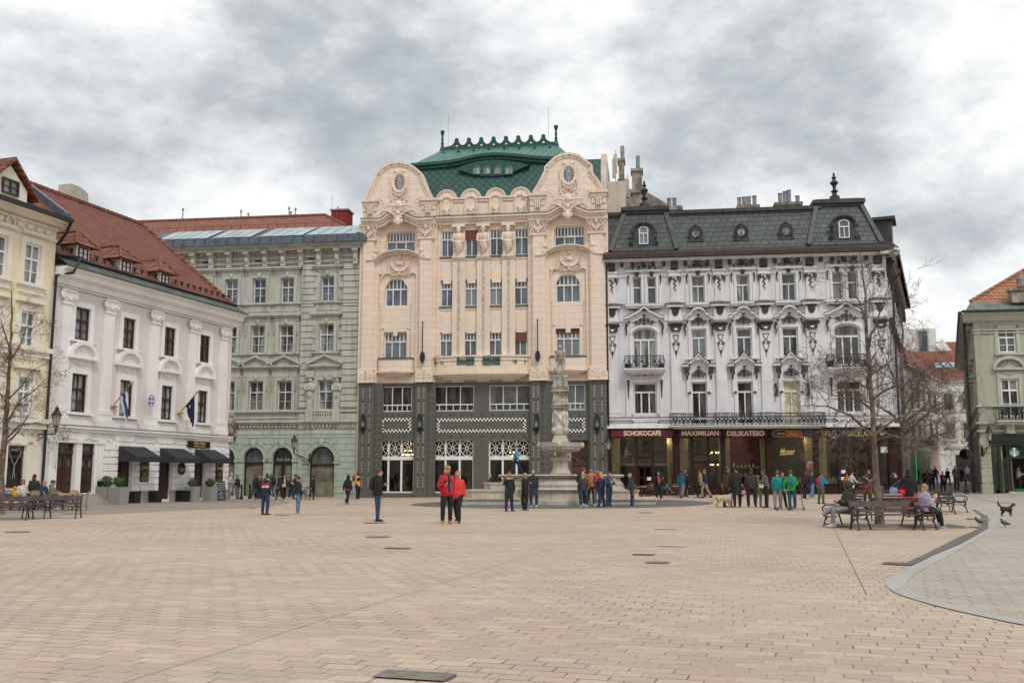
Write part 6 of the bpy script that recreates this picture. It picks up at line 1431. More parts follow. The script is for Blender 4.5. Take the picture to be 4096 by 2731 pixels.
for X,Yb_,Yt_,w in((690,915,800,.50),(1050,1025,915,.50),(1378,1118,1025,.50)):dormer(X,Yb_,Yt_,w)
# ground floor: doors, rusticated bays, awnings, signs
for r in dr:
 a,c,z0,z1=r;m=MB();y=.1;zt=z0+(z1-z0)*.78;cc=(a+c)/2
 m.box(a,a+.12,y,y+.12,z0-.1,z1);m.box(c-.12,c,y,y+.12,z0-.1,z1);m.box(a,c,y-.04,y+.12,zt,zt+.16);m.box(a,c,y,y+.12,z1-.1,z1);m.box(a+.1,c-.1,y+.04,y+.1,z0-.1,zt);m.box(cc-.06,cc+.06,y,y+.04,z0,zt)
 for s in(-1,1):q=cc+s*(c-a)*.23;m.box(q-.22,q+.22,y+.01,y+.04,z0+.1,z0+.45);m.box(q-.22,q+.22,y+.01,y+.04,z0+.6,z0+1.15)
 o=m.build('door','brown_wood',C.root);m=MB();m.box(a+.12,c-.12,y+.08,y+.1,zt+.1,z1-.1);m.build('fanlight','pane_brown',o);m=MB()
 for s in(-1,1):
  q=cc+s*(c-a)*.23;m.slab([(q-.2,z0+1.4),(q+.2,z0+1.4)]+arc(q,zt-.6,.2,.35,0,180,8),y+.02,y+.036)
 m.build('pane','pane_brown',o);m=MB()
 for s in(-1,1):
  q=cc+s*(c-a)*.23
  for k in range(4):m.ring(q+(.07 if k%2 else-.07),y+.01,z0+1.6+k*.3,.09,.12,.012,10,3)
 m.tube([(cc+.1,y-.06,z0+1.0),(cc+.1,y-.06,z0+1.3)],.02,5);m.build('iron_grille','dark_iron',o)
m=MB();a0,a1=dr[0][0],dr[1][1]
for q in(cx0+.3,(dr[0][1]+dr[1][0])/2-.2,dr[1][1]+.12):m.box(q,q+.42,-.16,0,0,dr[0][3]+.2);m.box(q-.06,q+.48,-.22,0,dr[0][3]+.0,dr[0][3]+.2)
m.build('door_pilaster','rose_white',C.root);m=MB();z0=dr[0][2]
for k in range(3):m.box(a0-.3,a1+.45+.2*k,-.45-.3*k,.3,-.2,z0-.05-.16*k)
m.box(a1+.7,a1+1.3,-.8,0,-.2,z0+.25);m.build('door_steps','plinth',C.root)
sx=C.U(415);rustic(C,'rustication','rose_white',sx,0,.75,C.L(*c2(1300,845))[1],.385,1.15,[(r[0]-.02,r[1]+.02,-1,r[3])for r in ap],-.03,.10,.065)
m=MB();last=sx
for r in ap+[(0,0,0,0)]:m.box(last,r[0],-.16,-.03,-.3,.72);m.box(last,r[0],-.2,-.03,.68,.76);last=r[1]
m.build('plinth','plinth',C.root)
for i,r in enumerate(ap):
 a,c,z0,z1=r;y=.08;m=MB();m.box(a,a+.1,y,y+.1,-.2,z1);m.box(c-.1,c,y,y+.1,-.2,z1);cc=(a+c)/2;m.box(cc-.06,cc+.06,y,y+.1,-.2,z1);m.box(a,c,y+.02,y+.08,-.2,.75)
 for k in range(1,4):m.box(a,c,y,y+.08,.7+k*(z1-.7)/4,.76+k*(z1-.7)/4)
 for q in(.25,.75):m.box(a+(c-a)*q-.02,a+(c-a)*q+.02,y+.02,y+.08,.7,z1)
 o=m.build('door','brown_wood',C.root);m=MB();m.box(a+.05,c-.05,y+.06,y+.075,.7,z1);m.build('pane','pane_brown' if i<2 else'pane_shop',o)
 u0,zt=C.L([468,633,773][i],[1780,1788,1793][i]);w=[2.25,2.35,2.2][i];zb=C.L([468,633,773][i],[1846,1850,1852][i])[1];yo=-1.35
 m=MB();u1=u0+w
 m.add([(u0,-.05,zt),(u1,-.05,zt),(u1,yo,zb+.28),(u0,yo,zb+.28),(u0,yo,zb),(u1,yo,zb),(u0,-.05,zb),(u1,-.05,zb)],[(0,3,2,1),(3,4,5,2),(0,6,4,3),(1,2,5,7)]);m.build('awning','awning_cloth' if'awning_cloth' in MATS else mat('awning_cloth',(.028,.029,.033),.85,.12,8),C.root)
def csign(name,X0,Y0_,X1,Y1_,f,material='sign_black',y=-.12,oval=False,parent=None):
 r=C.rect(*f(X0,Y0_),*f(X1,Y1_),y);m=MB()
 if oval:m.slab(arc((r[0]+r[1])/2,(r[2]+r[3])/2,(r[1]-r[0])/2,(r[3]-r[2])/2,0,360,24)[:-1],y,y+.06)
 else:m.box(r[0],r[1],y,y+.06,r[2],r[3])
 return m.build(name,material,C.root),r
o,r=csign('sign_board',1478,812,1648,865,c2,y=-.2);cc=(r[0]+r[1])/2;lettering('Kaffee Mayer',(r[3]-r[2])*.55,cc,-.21,r[2]+(r[3]-r[2])*.68,'gold_paint',C.root,'lettering');lettering('Konditorei  Cukráreň',(r[3]-r[2])*.32,cc,-.21,r[2]+(r[3]-r[2])*.25,'gold_paint',C.root)
for X0,Y0_,X1,Y1_,ls in((1100,970,1168,1130,['Café','Cake shop','Own production','Coffee to go']),(1692,982,1748,1125,['Konditorei','Cukráreň','Torty','Vlastná výroba'])):
 o,r=csign('sign_board',X0,Y0_,X1,Y1_,c2,y=-.16);cc=(r[0]+r[1])/2;H=r[3]-r[2];lettering('Mayer',.2,cc,-.17,r[3]-H*.28,'gold_paint',C.root,font_shear=.3);m=MB();m.ring(cc,-.165,r[3]-H*.29,.3,.36,.012,18,4);m.tube([(cc-.24,-.17,r[3]-H*.38),(cc+.22,-.17,r[3]-H*.33)],.012,4);m.build('emblem','gold_paint',C.root)
 for k,s in enumerate(ls):lettering(s,.105,cc,-.17,r[3]-H*(.62+.1*k),'gold_paint',C.root)
o,r=csign('sign_board',1397,978,1456,1075,c2,y=-.16,oval=True);cc=(r[0]+r[1])/2;lettering('Mayer',.24,cc,-.17,(r[2]+r[3])/2,'gold_paint',C.root,font_shear=.3);m=MB();m.tube([(cc-.3,-.17,(r[2]+r[3])/2-.2),(cc+.28,-.17,(r[2]+r[3])/2-.08)],.014,4);m.ring(cc,-.17,r[2]+.28,.07,.07,.02,10,4);m.build('emblem','gold_paint',C.root)
csign('name_plate',792,862,816,978,c2,'brass');csign('name_plate',786,978,808,1018,c2,'black_paint');csign('notice',784,1018,806,1055,c2,'white_paint');csign('intercom',784,1065,800,1105,c2,'pipe_grey')
mat('alarm_red',(.5,.03,.02),.4);csign('alarm_box',708,670,732,705,c2,'white_paint');csign('alarm_box',862,790,886,828,c2,'white_paint');csign('letter_box',770,1122,816,1165,c2,'black_paint',-.35);csign('letter_box',768,1178,814,1225,c2,'black_paint',-.35)
mat('utility_white',(.74,.73,.72),.4,.04);csign('utility_cupboard',1382,1090,1455,1200,c2,'utility_white')
for Y0_,s,bd in((965,'4','alarm_red'),(998,'355','black_paint')):
 o,r=csign('house_number',402,Y0_,434,Y0_+28,c2,bd,-.04);m=MB();m.box(r[0]+.03,r[1]-.03,-.05,-.04,r[2]+.03,r[3]-.03);m.build('plate','white_paint',o);lettering(s,.2,(r[0]+r[1])/2,-.055,(r[2]+r[3])/2,'black_paint',C.root)
u,z=C.L(*c2(1727,895));lettering('4',.26,u,-.12,z,'black_paint',C.root)
o,r=csign('consulate_sign',1157,447,1213,545,c2,'white_paint',-.5,oval=True);cc=(r[0]+r[1])/2;cz=(r[2]+r[3])/2;mat('flag_blue',(.02,.05,.22),.6,.05);m=MB();m.slab([(cc-.17,cz-.2),(cc+.17,cz-.2),(cc+.17,cz+.2),(cc-.17,cz+.2)],-.52,-.5);m.ring(cc,-.51,cz,(r[1]-r[0])/2-.02,(r[3]-r[2])/2-.02,.018,24,4);m.build('emblem','flag_blue',o)
m=MB();m.box(cc-.17,cc+.17,-.53,-.52,cz-.035,cz+.035);m.box(cc-.035,cc+.035,-.53,-.52,cz-.2,cz+.2);m.build('emblem','white_paint',o)
m=MB()
for X,Y in((820,430),(1140,950),(1430,960),(1730,965)):
 if Y<900:continue
 u,z=C.L(*c2(X,Y));m.tube([(u,0,z),(u,-.5,z+.02)],.018,4);m.box(u-.06,u+.06,-.62,-.48,z-.16,z+.02);m.mark()
m.each('sign_lamp','brass',C.root)
m=MB();u,z=0.02,C.L(*c2(1757,770))[1];m.blob(u+.1,-.1,z+1.4,.22,.2,.24);m.blob(u+.1,-.1,z+.9,.3,.25,.4);m.blob(u+.05,-.1,z+.35,.22,.2,.4);m.tube([(u+.3,-.1,z+1.0),(u+.38,-.2,z+.5)],.1,6);m.build('stone_figure','chimney_stone',C.root,True)
# ==== YELLOW HOUSE AT THE LEFT EDGE
plaster('yellow_wall',(.80,.72,.53),.10,grime=(.5,.42,.3));plaster('yellow_trim',(.80,.755,.66),.12,grime=(.5,.45,.35))
pE=C.W(C.L(165,1905.4,0)[0],-.35,0)
E_=Bld('yellow_house','yellow plastered house with a gabled roof dormer at the left edge of the photo','building',165,pE.y,72.4)
ex0=-13.0;wc=[E_.rect(96,976,158,1138),E_.rect(80,1246,138,1396),E_.rect(68,1510,124,1656)]
dx=E_.L(127,1050)[0]-E_.L(-8,1000)[0];zfb=E_.L(127,932)[1];zft=E_.L(127,895)[1];zc=zft+.45;zct=E_.L(127,838,-.9)[1];zg_=E_.L(*c2(350,660))[1];z2=E_.L(*c2(250,90))[1]
hs=[(r[0]-k*dx,r[1]-k*dx,r[2],r[3])for r in wc for k in range(4)];sw_=E_.rect(24,1782,92,1952)
m=MB();m.wall([(ex0,-.4),(0,-.4),(0,zc+.3),(ex0,zc+.3)],[rp(r)for r in hs]+[rp(sw_)],0,.3);m.box(ex0,0,.5,10,-.4,zc);m.build('wall','yellow_wall',E_.root)
m=MB();m.wall([(ex0,-.4),(0,-.4),(0,zg_),(ex0,zg_)],[rp(sw_)],-.03,.1);m.box(sw_[1]+.05,sw_[1]+.45,-.12,-.03,-.3,sw_[3]+.2);m.box(sw_[0]-.45,sw_[0]-.05,-.12,-.03,-.3,sw_[3]+.2);m.box(sw_[0]-.45,sw_[1]+.45,-.12,-.03,sw_[3]+.05,sw_[3]+.4);m.build('ground_floor_wall','yellow_trim',E_.root)
for r in hs:
 window(E_,r,.03,[(0,.62,2,1),(.62,1,2)],'white_paint','pane_curtain',.09);a,c,z0,z1=r;m=MB()
 m.box(a-.3,a-.02,-.08,0,z0,z1+.3);m.box(c+.02,c+.3,-.08,0,z0,z1+.3);m.box(a-.02,c+.02,-.08,0,z1+.02,z1+.3);m.box(a-.42,c+.42,-.26,0,z1+.45,z1+.6);m.box(a-.42,c+.42,-.22,0,z0-.14,z0-.02);m.box(a-.3,c+.3,-.1,0,z0-.5,z0-.14);m.build('window_surround','yellow_trim',E_.root)
window(E_,sw_,.06,[(0,.74,1),(.74,1,1)],'brown_wood','pane_shop',.12,'shop_window')
mat('frost_white',(.42,.44,.42),.5,.05);cc=(sw_[0]+sw_[1])/2;zz=sw_[2]+2.0;ew=(sw_[1]-sw_[0])*.62
lettering('wine',ew*.42,cc,.03,zz+.25,'frost_white',E_.root,font_shear=.2);lettering('not!?',ew*.42,cc,.03,zz-.1,'frost_white',E_.root,font_shear=.2)
m=MB();m.tube([(cc+x_*ew,.03,zz+z_*.8)for x_,z_ in((-.1,-1.9),(0,-1.1),(-.25,-.8),(-.55,-.3),(-.5,.7),(.5,.7),(.55,-.3),(.25,-.8),(.02,-1.1),(.1,-1.9))],.014,4);m.build('window_drawing','frost_white',E_.root)
m=MB()
for z_,pr in((z2,.25),(zg_,.3)):m.box(ex0,0,-pr,0,z_-.12,z_+.12);m.box(ex0,0,-pr+.1,0,z_-.4,z_-.12)
m.box(ex0,0,-.12,0,zfb-.16,zfb);m.box(ex0,0,-.1,0,zft,zft+.12);m.profx([(0,zft+.2),(-.3,zft+.2),(-.5,zc+.05),(-.9,zc+.2),(-.95,zct),(0,zct)],ex0,.1)
for k in range(20):u=-.7-k*.62;m.box(u-.16,u+.16,-.12,-.0,zfb+.12,zft-.1)if k%6!=4 else m.ring(u,-.1,(zfb+zft)/2,.26,.3,.07,16,5)
m.build('cornice','yellow_trim',E_.root)
m=MB();m.box(ex0,-.02,-1.12,-.9,zct-.03,zct+.17);m.tube([(-.08,-1.0,zct+.05),(-.08,-.7,zc-.6),(-.1,-.2,zc-1.2)],.09,6);m.build('gutter','dark_iron',E_.root)
zq=zct+.05;px2=E_.L(0,640,7);m=MB();sl2=.70
m.add([(ex0,-.9,zq),(-.25,-.9,zq),(-.25,7,zq+7.9*sl2),(ex0,7,zq+7.9*sl2)],[(0,1,2,3)]);o=m.build('roof','red_tiles_dark',E_.root)
m=MB();m.add([(x_,y_,zq+(y_+.9)*sl2+d_)for d_ in(0,.4)for x_,y_ in((-.45,-.9),(-.05,-.9),(-.05,7),(-.45,7))],[(0,3,2,1),(4,5,6,7),(0,1,5,4),(1,2,6,5),(2,3,7,6),(3,0,4,7)]);m.build('verge','slate_blue',o)
u,z0=E_.L(*c1(75,375),-.3);z1=E_.L(*c1(75,245),-.3)[1];zp=E_.L(*c1(118,140),-.3)[1];m=MB();hw=1.15;m.slab([(u-hw,z0-.3),(u+hw,z0-.3),(u+hw,z1-.3),(u,zp),(u-hw,z1-.3)],-.3,4);o=m.build('dormer','yellow_trim',E_.root)
window(E_,(u-.52,u+.52,z0,z1),-.42,[(0,1,2,1)],'brown_wood','pane_dark',.09,'dormer_window');m=MB()
for s in(-1,1):m.add([(u,-.6,zp+.22),(u+s*(hw+.5),-.6,z1-.75),(u+s*(hw+.5),5,z1-.75),(u,5,zp+.22),(u,-.6,zp+.42),(u+s*(hw+.5),-.6,z1-.55),(u+s*(hw+.5),5,z1-.55),(u,5,zp+.42)],[(0,1,2,3),(4,7,6,5),(0,4,5,1),(1,5,6,2),(2,6,7,3),(3,7,4,0)])
m.build('dormer_roof','red_tiles_dark',o)
# ==== GREEN HOUSE AT THE RIGHT EDGE
plaster('olive_wall',(.40,.405,.325),.3,grime=(.16,.16,.12));plaster('olive_trim',(.46,.465,.38),.3,grime=(.2,.2,.15));tiles('orange_tiles',(.30,.11,.05),(.50,.22,.11),.34,.34,.07,'brick',.8);mat('zinc_green',(.13,.16,.14),.55,.25,1.5)
d7=lambda X,Y:(3500+X/1.4255,1050+Y/1.4255)
d4=lambda X,Y:(3840+X/4.3556,1640+Y/4.3556)
D_=Bld('olive_house','olive green corner house with orange roof tiles and a coffee shop below','building',3931,70.0,-7.8)
dw=12.0;gd=g(33.3,70)-.05;ze=D_.L(*d7(700,300))[1];zl_=D_.L(*d7(640,920))[1];TD=Matrix.Rotation(R(66.6+7.8+180),4,'Z')@Matrix.Identity(4)
w1=D_.rect(*d7(703,377),*d7(804,513));w2=D_.rect(*d7(722,662),*d7(823,880));shp=D_.rect(*d7(668,988),*d7(900,1302))
ddx=3.6;TDs=Matrix.Rotation(R(66.6+7.8),4,'Z')
m=MB();m.wall([(0,gd-.5),(dw,gd-.5),(dw,ze),(0,ze)],[rp(w1),rp(w2),(rp((w1[0]+ddx,w1[1]+ddx,w1[2],w1[3]))),(rp((w2[0]+ddx,w2[1]+ddx,w2[2],w2[3]))),rp((shp[0],shp[0]+7.5,gd+.0,shp[3]))],0,.3)
m.prism([(.3,.5),(dw,.5),(dw,10),(3.2,10)],zl_,ze)
DL=38.0
def dside(m,a,c,y0,y1,z0,z1):
 T=m.T;m.T=TDs@Matrix.Diagonal((1,-1,1,1));o=len(m.f);m.box(a,c,y0,y1,z0,z1);m.f[o:]=[f[::-1]for f in m.f[o:]];m.T=T
dside(m,0,DL,0,.4,gd-.6,ze)
m.build('wall','olive_wall',D_.root)
m=MB()
for z_,pr,th in((zl_,.3,.14),(zl_-.55,.2,.12),(zl_+1.2,.15,.12),(ze-1.1,.12,.1),(ze-1.3,.1,.08)):
 m.box(-pr,dw,-pr,0,z_,z_+th);dside(m,0,DL,-pr,0,z_,z_+th)
prof=[(0,ze-.5),(-.25,ze-.4),(-.5,ze-.1),(-.75,ze),(-.75,ze+.15),(0,ze+.15)];m.profx(prof,-.7,dw)
dside(m,-.3,DL,-.5,0,ze-.3,ze);dside(m,-.3,DL,-.8,0,ze,ze+.15)
for k in range(9):m.box(.55,1.1+0,-.06,0,0,0)if False else None
m.build('cornice','olive_trim',D_.root)
m=MB();z=gd+.75;pw=shp[0]-.05
m.box(-.1,pw,-.14,0,gd-.4,gd+.72)
while z<zl_-1.0:m.box(-.07,pw,-.07,0,z+.02,z+.50);dside(m,0,DL,-.07,0,z+.02,z+.50);z+=.52
dside(m,0,DL,-.12,0,gd-.4,gd+.7);m.build('rustication','olive_wall',D_.root)
m=MB();mk=MB()
for k in range(9):
 a=2.2+k*4.0
 for z0,z1 in((w1[2],w1[3]),(w2[2]+.9,w2[3])):
  dside(mk,a+.1,a+.7,-.02,0,z0,z1);mk.mark();dside(m,a-.25,a-.02,-.14,0,z0,z1+.2);dside(m,a+1.22,a+1.45,-.14,0,z0,z1+.2);dside(m,a-.35,a+1.55,-.4,0,z1+.3,z1+.5);dside(m,a-.3,a+1.5,-.3,0,z0-.2,z0-.05);m.mark()
 if k<6:dside(mk,a,a+.5,-.08,-.0,gd+1.0,gd+2.6);mk.mark()
m.each('window_surround','olive_trim',D_.root);mk.each('street_window','pane_dark',D_.root)
m=MB();m.box(-.95,dw,-.85,-.7,ze+.1,ze+.28);dside(m,-.5,DL,-.95,-.7,ze+.08,ze+.28);m.tube([(-.35,.9,ze-.3),(-.35,.9,gd)],.09,6);m.build('gutter','dark_iron',D_.root)
zsm=D_.L(*d7(700,240),.3)[1];m=MB();m.add([(-.75,-.75,ze+.18),(dw,-.75,ze+.18),(dw,.6,ze+1.1),(.1,.6,ze+1.1)],[(0,1,2,3)]);q=TDs@Vector((DL,0,0));m.add([(-.75,-.75,ze+.18),(.1,.6,ze+1.1),(q.x+.8,q.y,ze+1.1),(q.x-.7,q.y,ze+.18)],[(0,1,2,3)]);m.build('eaves_sheet','zinc_green',D_.root)
rt=D_.L(*d7(850,45),6.5);rz=rt[1];m=MB();m.add([(.1,.6,ze+1.1),(dw,.6,ze+1.1),(dw,6.5,rz+.0),(rt[0],6.5,rz)],[(0,1,2,3)]);m.add([(.1,.6,ze+1.1),(rt[0],6.5,rz),(q.x+6,q.y,rz),(q.x+.8,q.y,ze+1.1)],[(0,1,2,3)]);o=m.build('roof','orange_tiles',D_.root)
m=MB();m.tube([(.1,.6,ze+1.15),(rt[0],6.5,rz+.05)],.14,6);m.build('ridge_tiles','orange_tiles',o)
u,z0=D_.L(*d7(835,240),.2);m=MB();m.box(u-.75,u+1,-.2,.6,z0+.1,z0+.95);m.box(u-.9,u+1,-.3,.7,z0+.95,z0+1.1);m.lathe([(.2,z0+1.1),(.34,z0+1.3),(.3,z0+1.6),(.38,z0+1.9),(.1,z0+2.0),(.08,z0+2.2),(.02,z0+2.3)],10,(u+.1,.2));m.build('roof_urn','chimney_stone',D_.root)
for s in(0,ddx):
 r=(w1[0]+s,w1[1]+s,w1[2],w1[3]);window(D_,r,.1,[(0,.64,2,1),(.64,1,2)],'white_paint','pane_dark',.1);a,c,z0,z1=r;m=MB();m.box(a-.25,a-.02,-.06,0,z0,z1+.25);m.box(c+.02,c+.25,-.06,0,z0,z1+.25);m.box(a-.3,c+.3,-.06,0,z1+.02,z1+.25);m.box(a-.35,c+.5,-.2,0,z0-.18,z0-.04)
 r=(w2[0]+s,w2[1]+s,w2[2],w2[3]);window(D_,r,.1,[(0,.70,2,1),(.70,1,2)],'white_paint','pane_curtain',.1);a,c,z0,z1=r;m.box(a-.25,a-.02,-.06,0,z0,z1+.5);m.box(c+.02,c+.25,-.06,0,z0,z1+.5);m.box(a-.02,c+.02,-.06,0,z1+.02,z1+.5);cc=(a+c)/2
 m.box(a-.5,c+.5,-.26,0,z1+.62,z1+.76);P0=arc(cc,z1+.76,(c-a)/2+.3,.62,0,180,12);P1=arc(cc,z1+.76,(c-a)/2+.5,.85,0,180,12)
 for i in range(12):m.slab([P0[i],P1[i],P1[i+1],P0[i+1]],-.28,0)
 for i in range(9):m.tube([(cc,-.08,z1+.8),(cc+.7*cos(pi*i/8),-.08,z1+.8+.5*sin(pi*i/8))],.04,4)
 m.swag(cc-.5,cc+.5,-.05,z1+.5,.2,.07);m.build('window_surround','olive_trim',D_.root)
u0,z1=D_.L(*d7(702,823),-.9);z0=D_.L(*d7(702,897),-.9)[1];m=MB();m.box(u0-.15,dw,-1.05,0,z0-.14,z0-.01);m.box(u0-.05,dw,-.9,0,z0-.32,z0-.14);m.slab([(u0+.6,z0-.9),(u0+1.1,z0-.9),(u0+1.1,z0-.32),(u0+.6,z0-.32)],-.6,0);o=m.build('balcony','olive_trim',D_.root);m=MB();railing(m,u0,u0+6.4,-.98,z0,z1,.0,0,.42)
for i in range(30):m.box(u0+i*.21,u0+i*.21+.03,-1.0,-.96,z0,z1)
m.build('railing','dark_iron',o)
m=MB();zs1=shp[3];a=shp[0];y=.1;c=a+7.5;m.box(a-.05,c,-.1,.1,D_.L(*d4(800,550),0)[1],D_.L(*d4(800,415),0)[1]);m.box(a,c,.0,.2,D_.L(*d4(800,600),0)[1],D_.L(*d4(800,550),0)[1])
for X0,X1 in((535,605),(685,735),(875,905)):q0,q1=D_.L(*d4(X0 if X0>600 else X0,1000))[0],D_.L(*d4(X1,1000))[0];m.box(q0,q1,-.02 if X0<600 else.05,.2,gd,D_.L(*d4(600,600))[1])
z_=D_.L(*d4(900,825))[1];m.box(a+1.0,c,.05,.2,z_-.06,z_+.06);m.box(a+4.5,c,.05,.2,gd,zs1);mat('shop_green',(.012,.03,.024),.4,.1);m.build('shopfront','shop_green',D_.root)
room(D_,a,c,.4,5,gd,zs1+.2,'shop_grey');r=(a+1.0,a+4.5,z_+.06,zs1);m=MB();m.box(r[0],r[1],.12,.135,r[2],r[3]);m.mark();q0,q1=D_.L(*d4(605,1000))[0],D_.L(*d4(685,1000))[0];m.box(q0,q1,.12,.135,gd+.3,zs1);m.mark();q0,q1=D_.L(*d4(735,1000))[0],D_.L(*d4(870,1000))[0];m.box(q0,q1,.12,.135,gd+.3,z_);m.each('shop_pane','clear_glass',D_.root)
mat('poster_orange',(.35,.13,.03),.6,.5,1.6);mat('pale_wood',(.45,.36,.24),.6,.1);q0,q1=D_.L(*d4(592,700))[0],D_.L(*d4(684,700))[0];m=MB();m.box(q0,q1,.14,.17,D_.L(*d4(640,930))[1],D_.L(*d4(640,590))[1]);m.build('shop_poster','poster_orange',D_.root)
for X0,X1,Y0_,mt in((722,770,605,'linen_pale'),(880,925,840,'pale_wood')):q0,q1=D_.L(*d4(X0,1000))[0],D_.L(*d4(X1+10,1000))[0];m=MB();m.box(q0,q1,.3,.5,gd+.2,D_.L(*d4(X0,Y0_))[1]);m.build('inner_post',mt,D_.root)
u,z=D_.L(*d4(948,733),.05);mat('logo_green',(.0,.16,.085),.5,.03);m=MB();m.slab(arc(u,z,.34,.34,0,360,24)[:-1],.06,.08);o=m.build('roundel_sign','logo_green',D_.root);m=MB();y=.05
m.slab([(u-.05,z-.30),(u+.05,z-.30),(u+.09,z-.14),(u+.05,z),(u-.05,z),(u-.09,z-.14)],y,y+.01);m.blob(u,y,z+.08,.075,.012,.1);m.slab([(u-.1,z+.2),(u+.1,z+.2),(u+.14,z+.32),(u+.06,z+.26),(u,z+.33),(u-.06,z+.26),(u-.14,z+.32)],y,y+.01)
for s in(-1,1):
 for k in range(3):m.tube([(u+s*(.1+.035*k),y,z+.12-.02*k),(u+s*(.15+.03*k),y,z-.04),(u+s*(.1+.03*k),y,z-.22)],.01,3)
 for k in range(5):m.tube([(u+s*.22,y,z-.16+k*.06),(u+s*.31,y,z-.13+k*.06)],.01,3)
m.build('emblem','white_paint',o)
m=MB();z_=gd;m.box(a+1.0,c,-.05,.25,gd-.3,gd+.2);m.build('shop_step','cover_pale',D_.root);u,z=D_.L(*d4(1010,1383),-.05);m=MB();m.box(u-.25,u+1.2,-.07,-.05,z-.05,z+.06);m.build('step_sign','logo_green',D_.root)
u,z=D_.L(*d4(75,765));TM=TDs@Vector((14,.0,0));p=dpt(3840+80/4.3556,1640+765/4.3556,84.0);m=MB();m.lathe([(.42,-.06),(.45,-.03),(.45,.03),(.42,.06)],18);m.T=None;m.v=[(x_,z_,y_)for x_,y_,z_ in m.v];o=m.build('hanging_sign','sign_black',None);o.location=p;tag(o,'round black hanging sign on the wall at the corner of the side street','sign');m=MB();m.tube([(0,0,.45),(0,0,.62),(.75,0,.62),(.75,0,.2)],.03,4);m.tube([(.1,0,.62),(.2,0,.8),(.35,0,.62)],.015,4);m.build('bracket','dark_iron',o)
# ==== HOUSES UP THE SIDE STREET
plaster('far_white',(.70,.69,.66),.2);plaster('far_cream',(.50,.47,.41),.2)
def simple(name,label,px,Yd,ang,L0,L1,H,dep,wallm,wins,hole,fr='far_cream',roofp=None,zb=.7):
 B_=Bld(name,label,'building',px,Yd,ang);m=MB();m.box(L0,L1,0,dep,-.5,H);m.build('wall',wallm,B_.root)
 for u,z0,z1,w in wins:
  m=MB();m.box(u-w/2-.2,u+w/2+.2,-.08,0,z0-.18,z1+.25);m.box(u-w/2-.3,u+w/2+.3,-.2,0,z0-.3,z0-.18);o=m.build('window',fr,B_.root);m=MB();m.box(u-w/2,u+w/2,-.1,-.082,z0,z1);m.box(u-.04,u+.04,-.12,-.1,z0,z1);m.build('pane',hole,o)
 return B_
 # left side of the street beyond the palace
N1=simple('street_house','narrow white house beyond the palace with green neon along its shopfront',3640,97.0,58.5,0,22,12.5,9,'far_white',[(3+3.6*k,z,z+1.8,1.1)for k in range(5)for z in(5.6,9.2)],'pane_dark')
m=MB();m.box(0,22,-.4,0,12.4,12.7);m.build('cornice','far_cream',N1 .root);m=MB();m.add([(-1,-.5,12.7),(22,-.5,12.7),(22,5,18.2),(-1,5,18.2)],[(0,1,2,3)]);m.add([(-1,-.5,12.7),(-1,5,18.2),(-1,9,12.7)],[(0,2,1)]);m.build('roof','red_tiles',N1 .root)
mat('shop_mint',(.30,.38,.30),.6,.1,2);m=MB();m.box(1.0,11,-.22,0,.5,4.2)
for k in range(6):m.box(1.5+k*1.6,2.6+k*1.6,-.3,-.22,1.2,3.3)
m.build('shopfront','shop_mint',N1 .root);m=MB();m.tube([(.9,-.4,1.2),(1.4,-.4,1.2),(1.4,-.4,4.3),(2.2,-.42,4.6),(10.5,-.42,4.3)],.028,5);m.build('neon_tube','neon_green',N1 .root)
pm=N1 .W(5.5,-1.0,5.0);o=MB();o.lathe([(.62,-.05),(.66,0),(.62,.05)],18,sy=.62);o.v=[(x_,z_,y_)for x_,y_,z_ in o.v];o=o.build('oval_sign','cover_pale');o.location=pm;tag(o,'oval white shop sign hanging above the green neon','sign');lettering('VINOTÉKA',.2,0,-.07,.08,'sign_black',o);lettering('na mlynoch',.16,0,-.07,-.14,'sign_black',o)
# end house facing the square
N2=simple('end_house','white house with red roof closing the side street',3690,121.0,-14,0,14,13.0,9,'far_white',[(u,z,z+1.9,1.0)for u in(3.4,5.4,7.6)for z in(6.1,9.6)]+[(10+2.4*k,z,z+1.8,1)for k in range(1)for z in(6.1,9.6)],'pane_dark')
m=MB();m.box(0,14,-.35,0,12.9,13.2);m.box(0,14,-.15,0,4.9,5.2);m.build('cornice','far_cream',N2 .root)
m=MB();m.add([(-3,-.5,13.2),(14,-.5,13.2),(14,5.5,17.4),(-3,5.5,17.4)],[(0,1,2,3)]);o=m.build('roof','red_tiles',N2 .root);m=MB();q=lambda u,t:(u,-.5+6*t-.08,13.2+4.2*t+.08)
for k in range(3):m.add([q(2.5+1.0*k,.38),q(3.3+1.0*k,.38),q(3.0+1.0*k,.56),q(2.2+1.0*k,.56)],[(0,1,2,3)]);m.mark()
m.each('rooflight','roof_glass',o)
m=MB()
for u in(4.6,8.4):m.box(u-.75,u+.75,-.1,0,.4,4.2);m.mark()
m.each('doorway','black_paint',N2 .root)
N3=simple('attic_block','white flat topped attic block above the red roofs of the side street',3608,128.0,-14,0,5.0,20.5,5,'far_white',[(3.4,17.2,20.2,1.1)],'pane_dark')
N4=simple('gabled_house','white gabled house peeping over the red roofs by the olive house',3738,150.0,-14,0,10,20,8,'far_white',[],'pane_dark');m=MB();m.slab([(0,19),(4.4,19),(2.2,22.3)],0,.6);m.build('gable','far_white',N4 .root);m=MB();m.add([(2.2,5,22.4),(4.4,-.2,19),(14,-.2,19),(14,5,22.4)],[(0,1,2,3)]);m.build('roof','red_tiles',N4 .root)
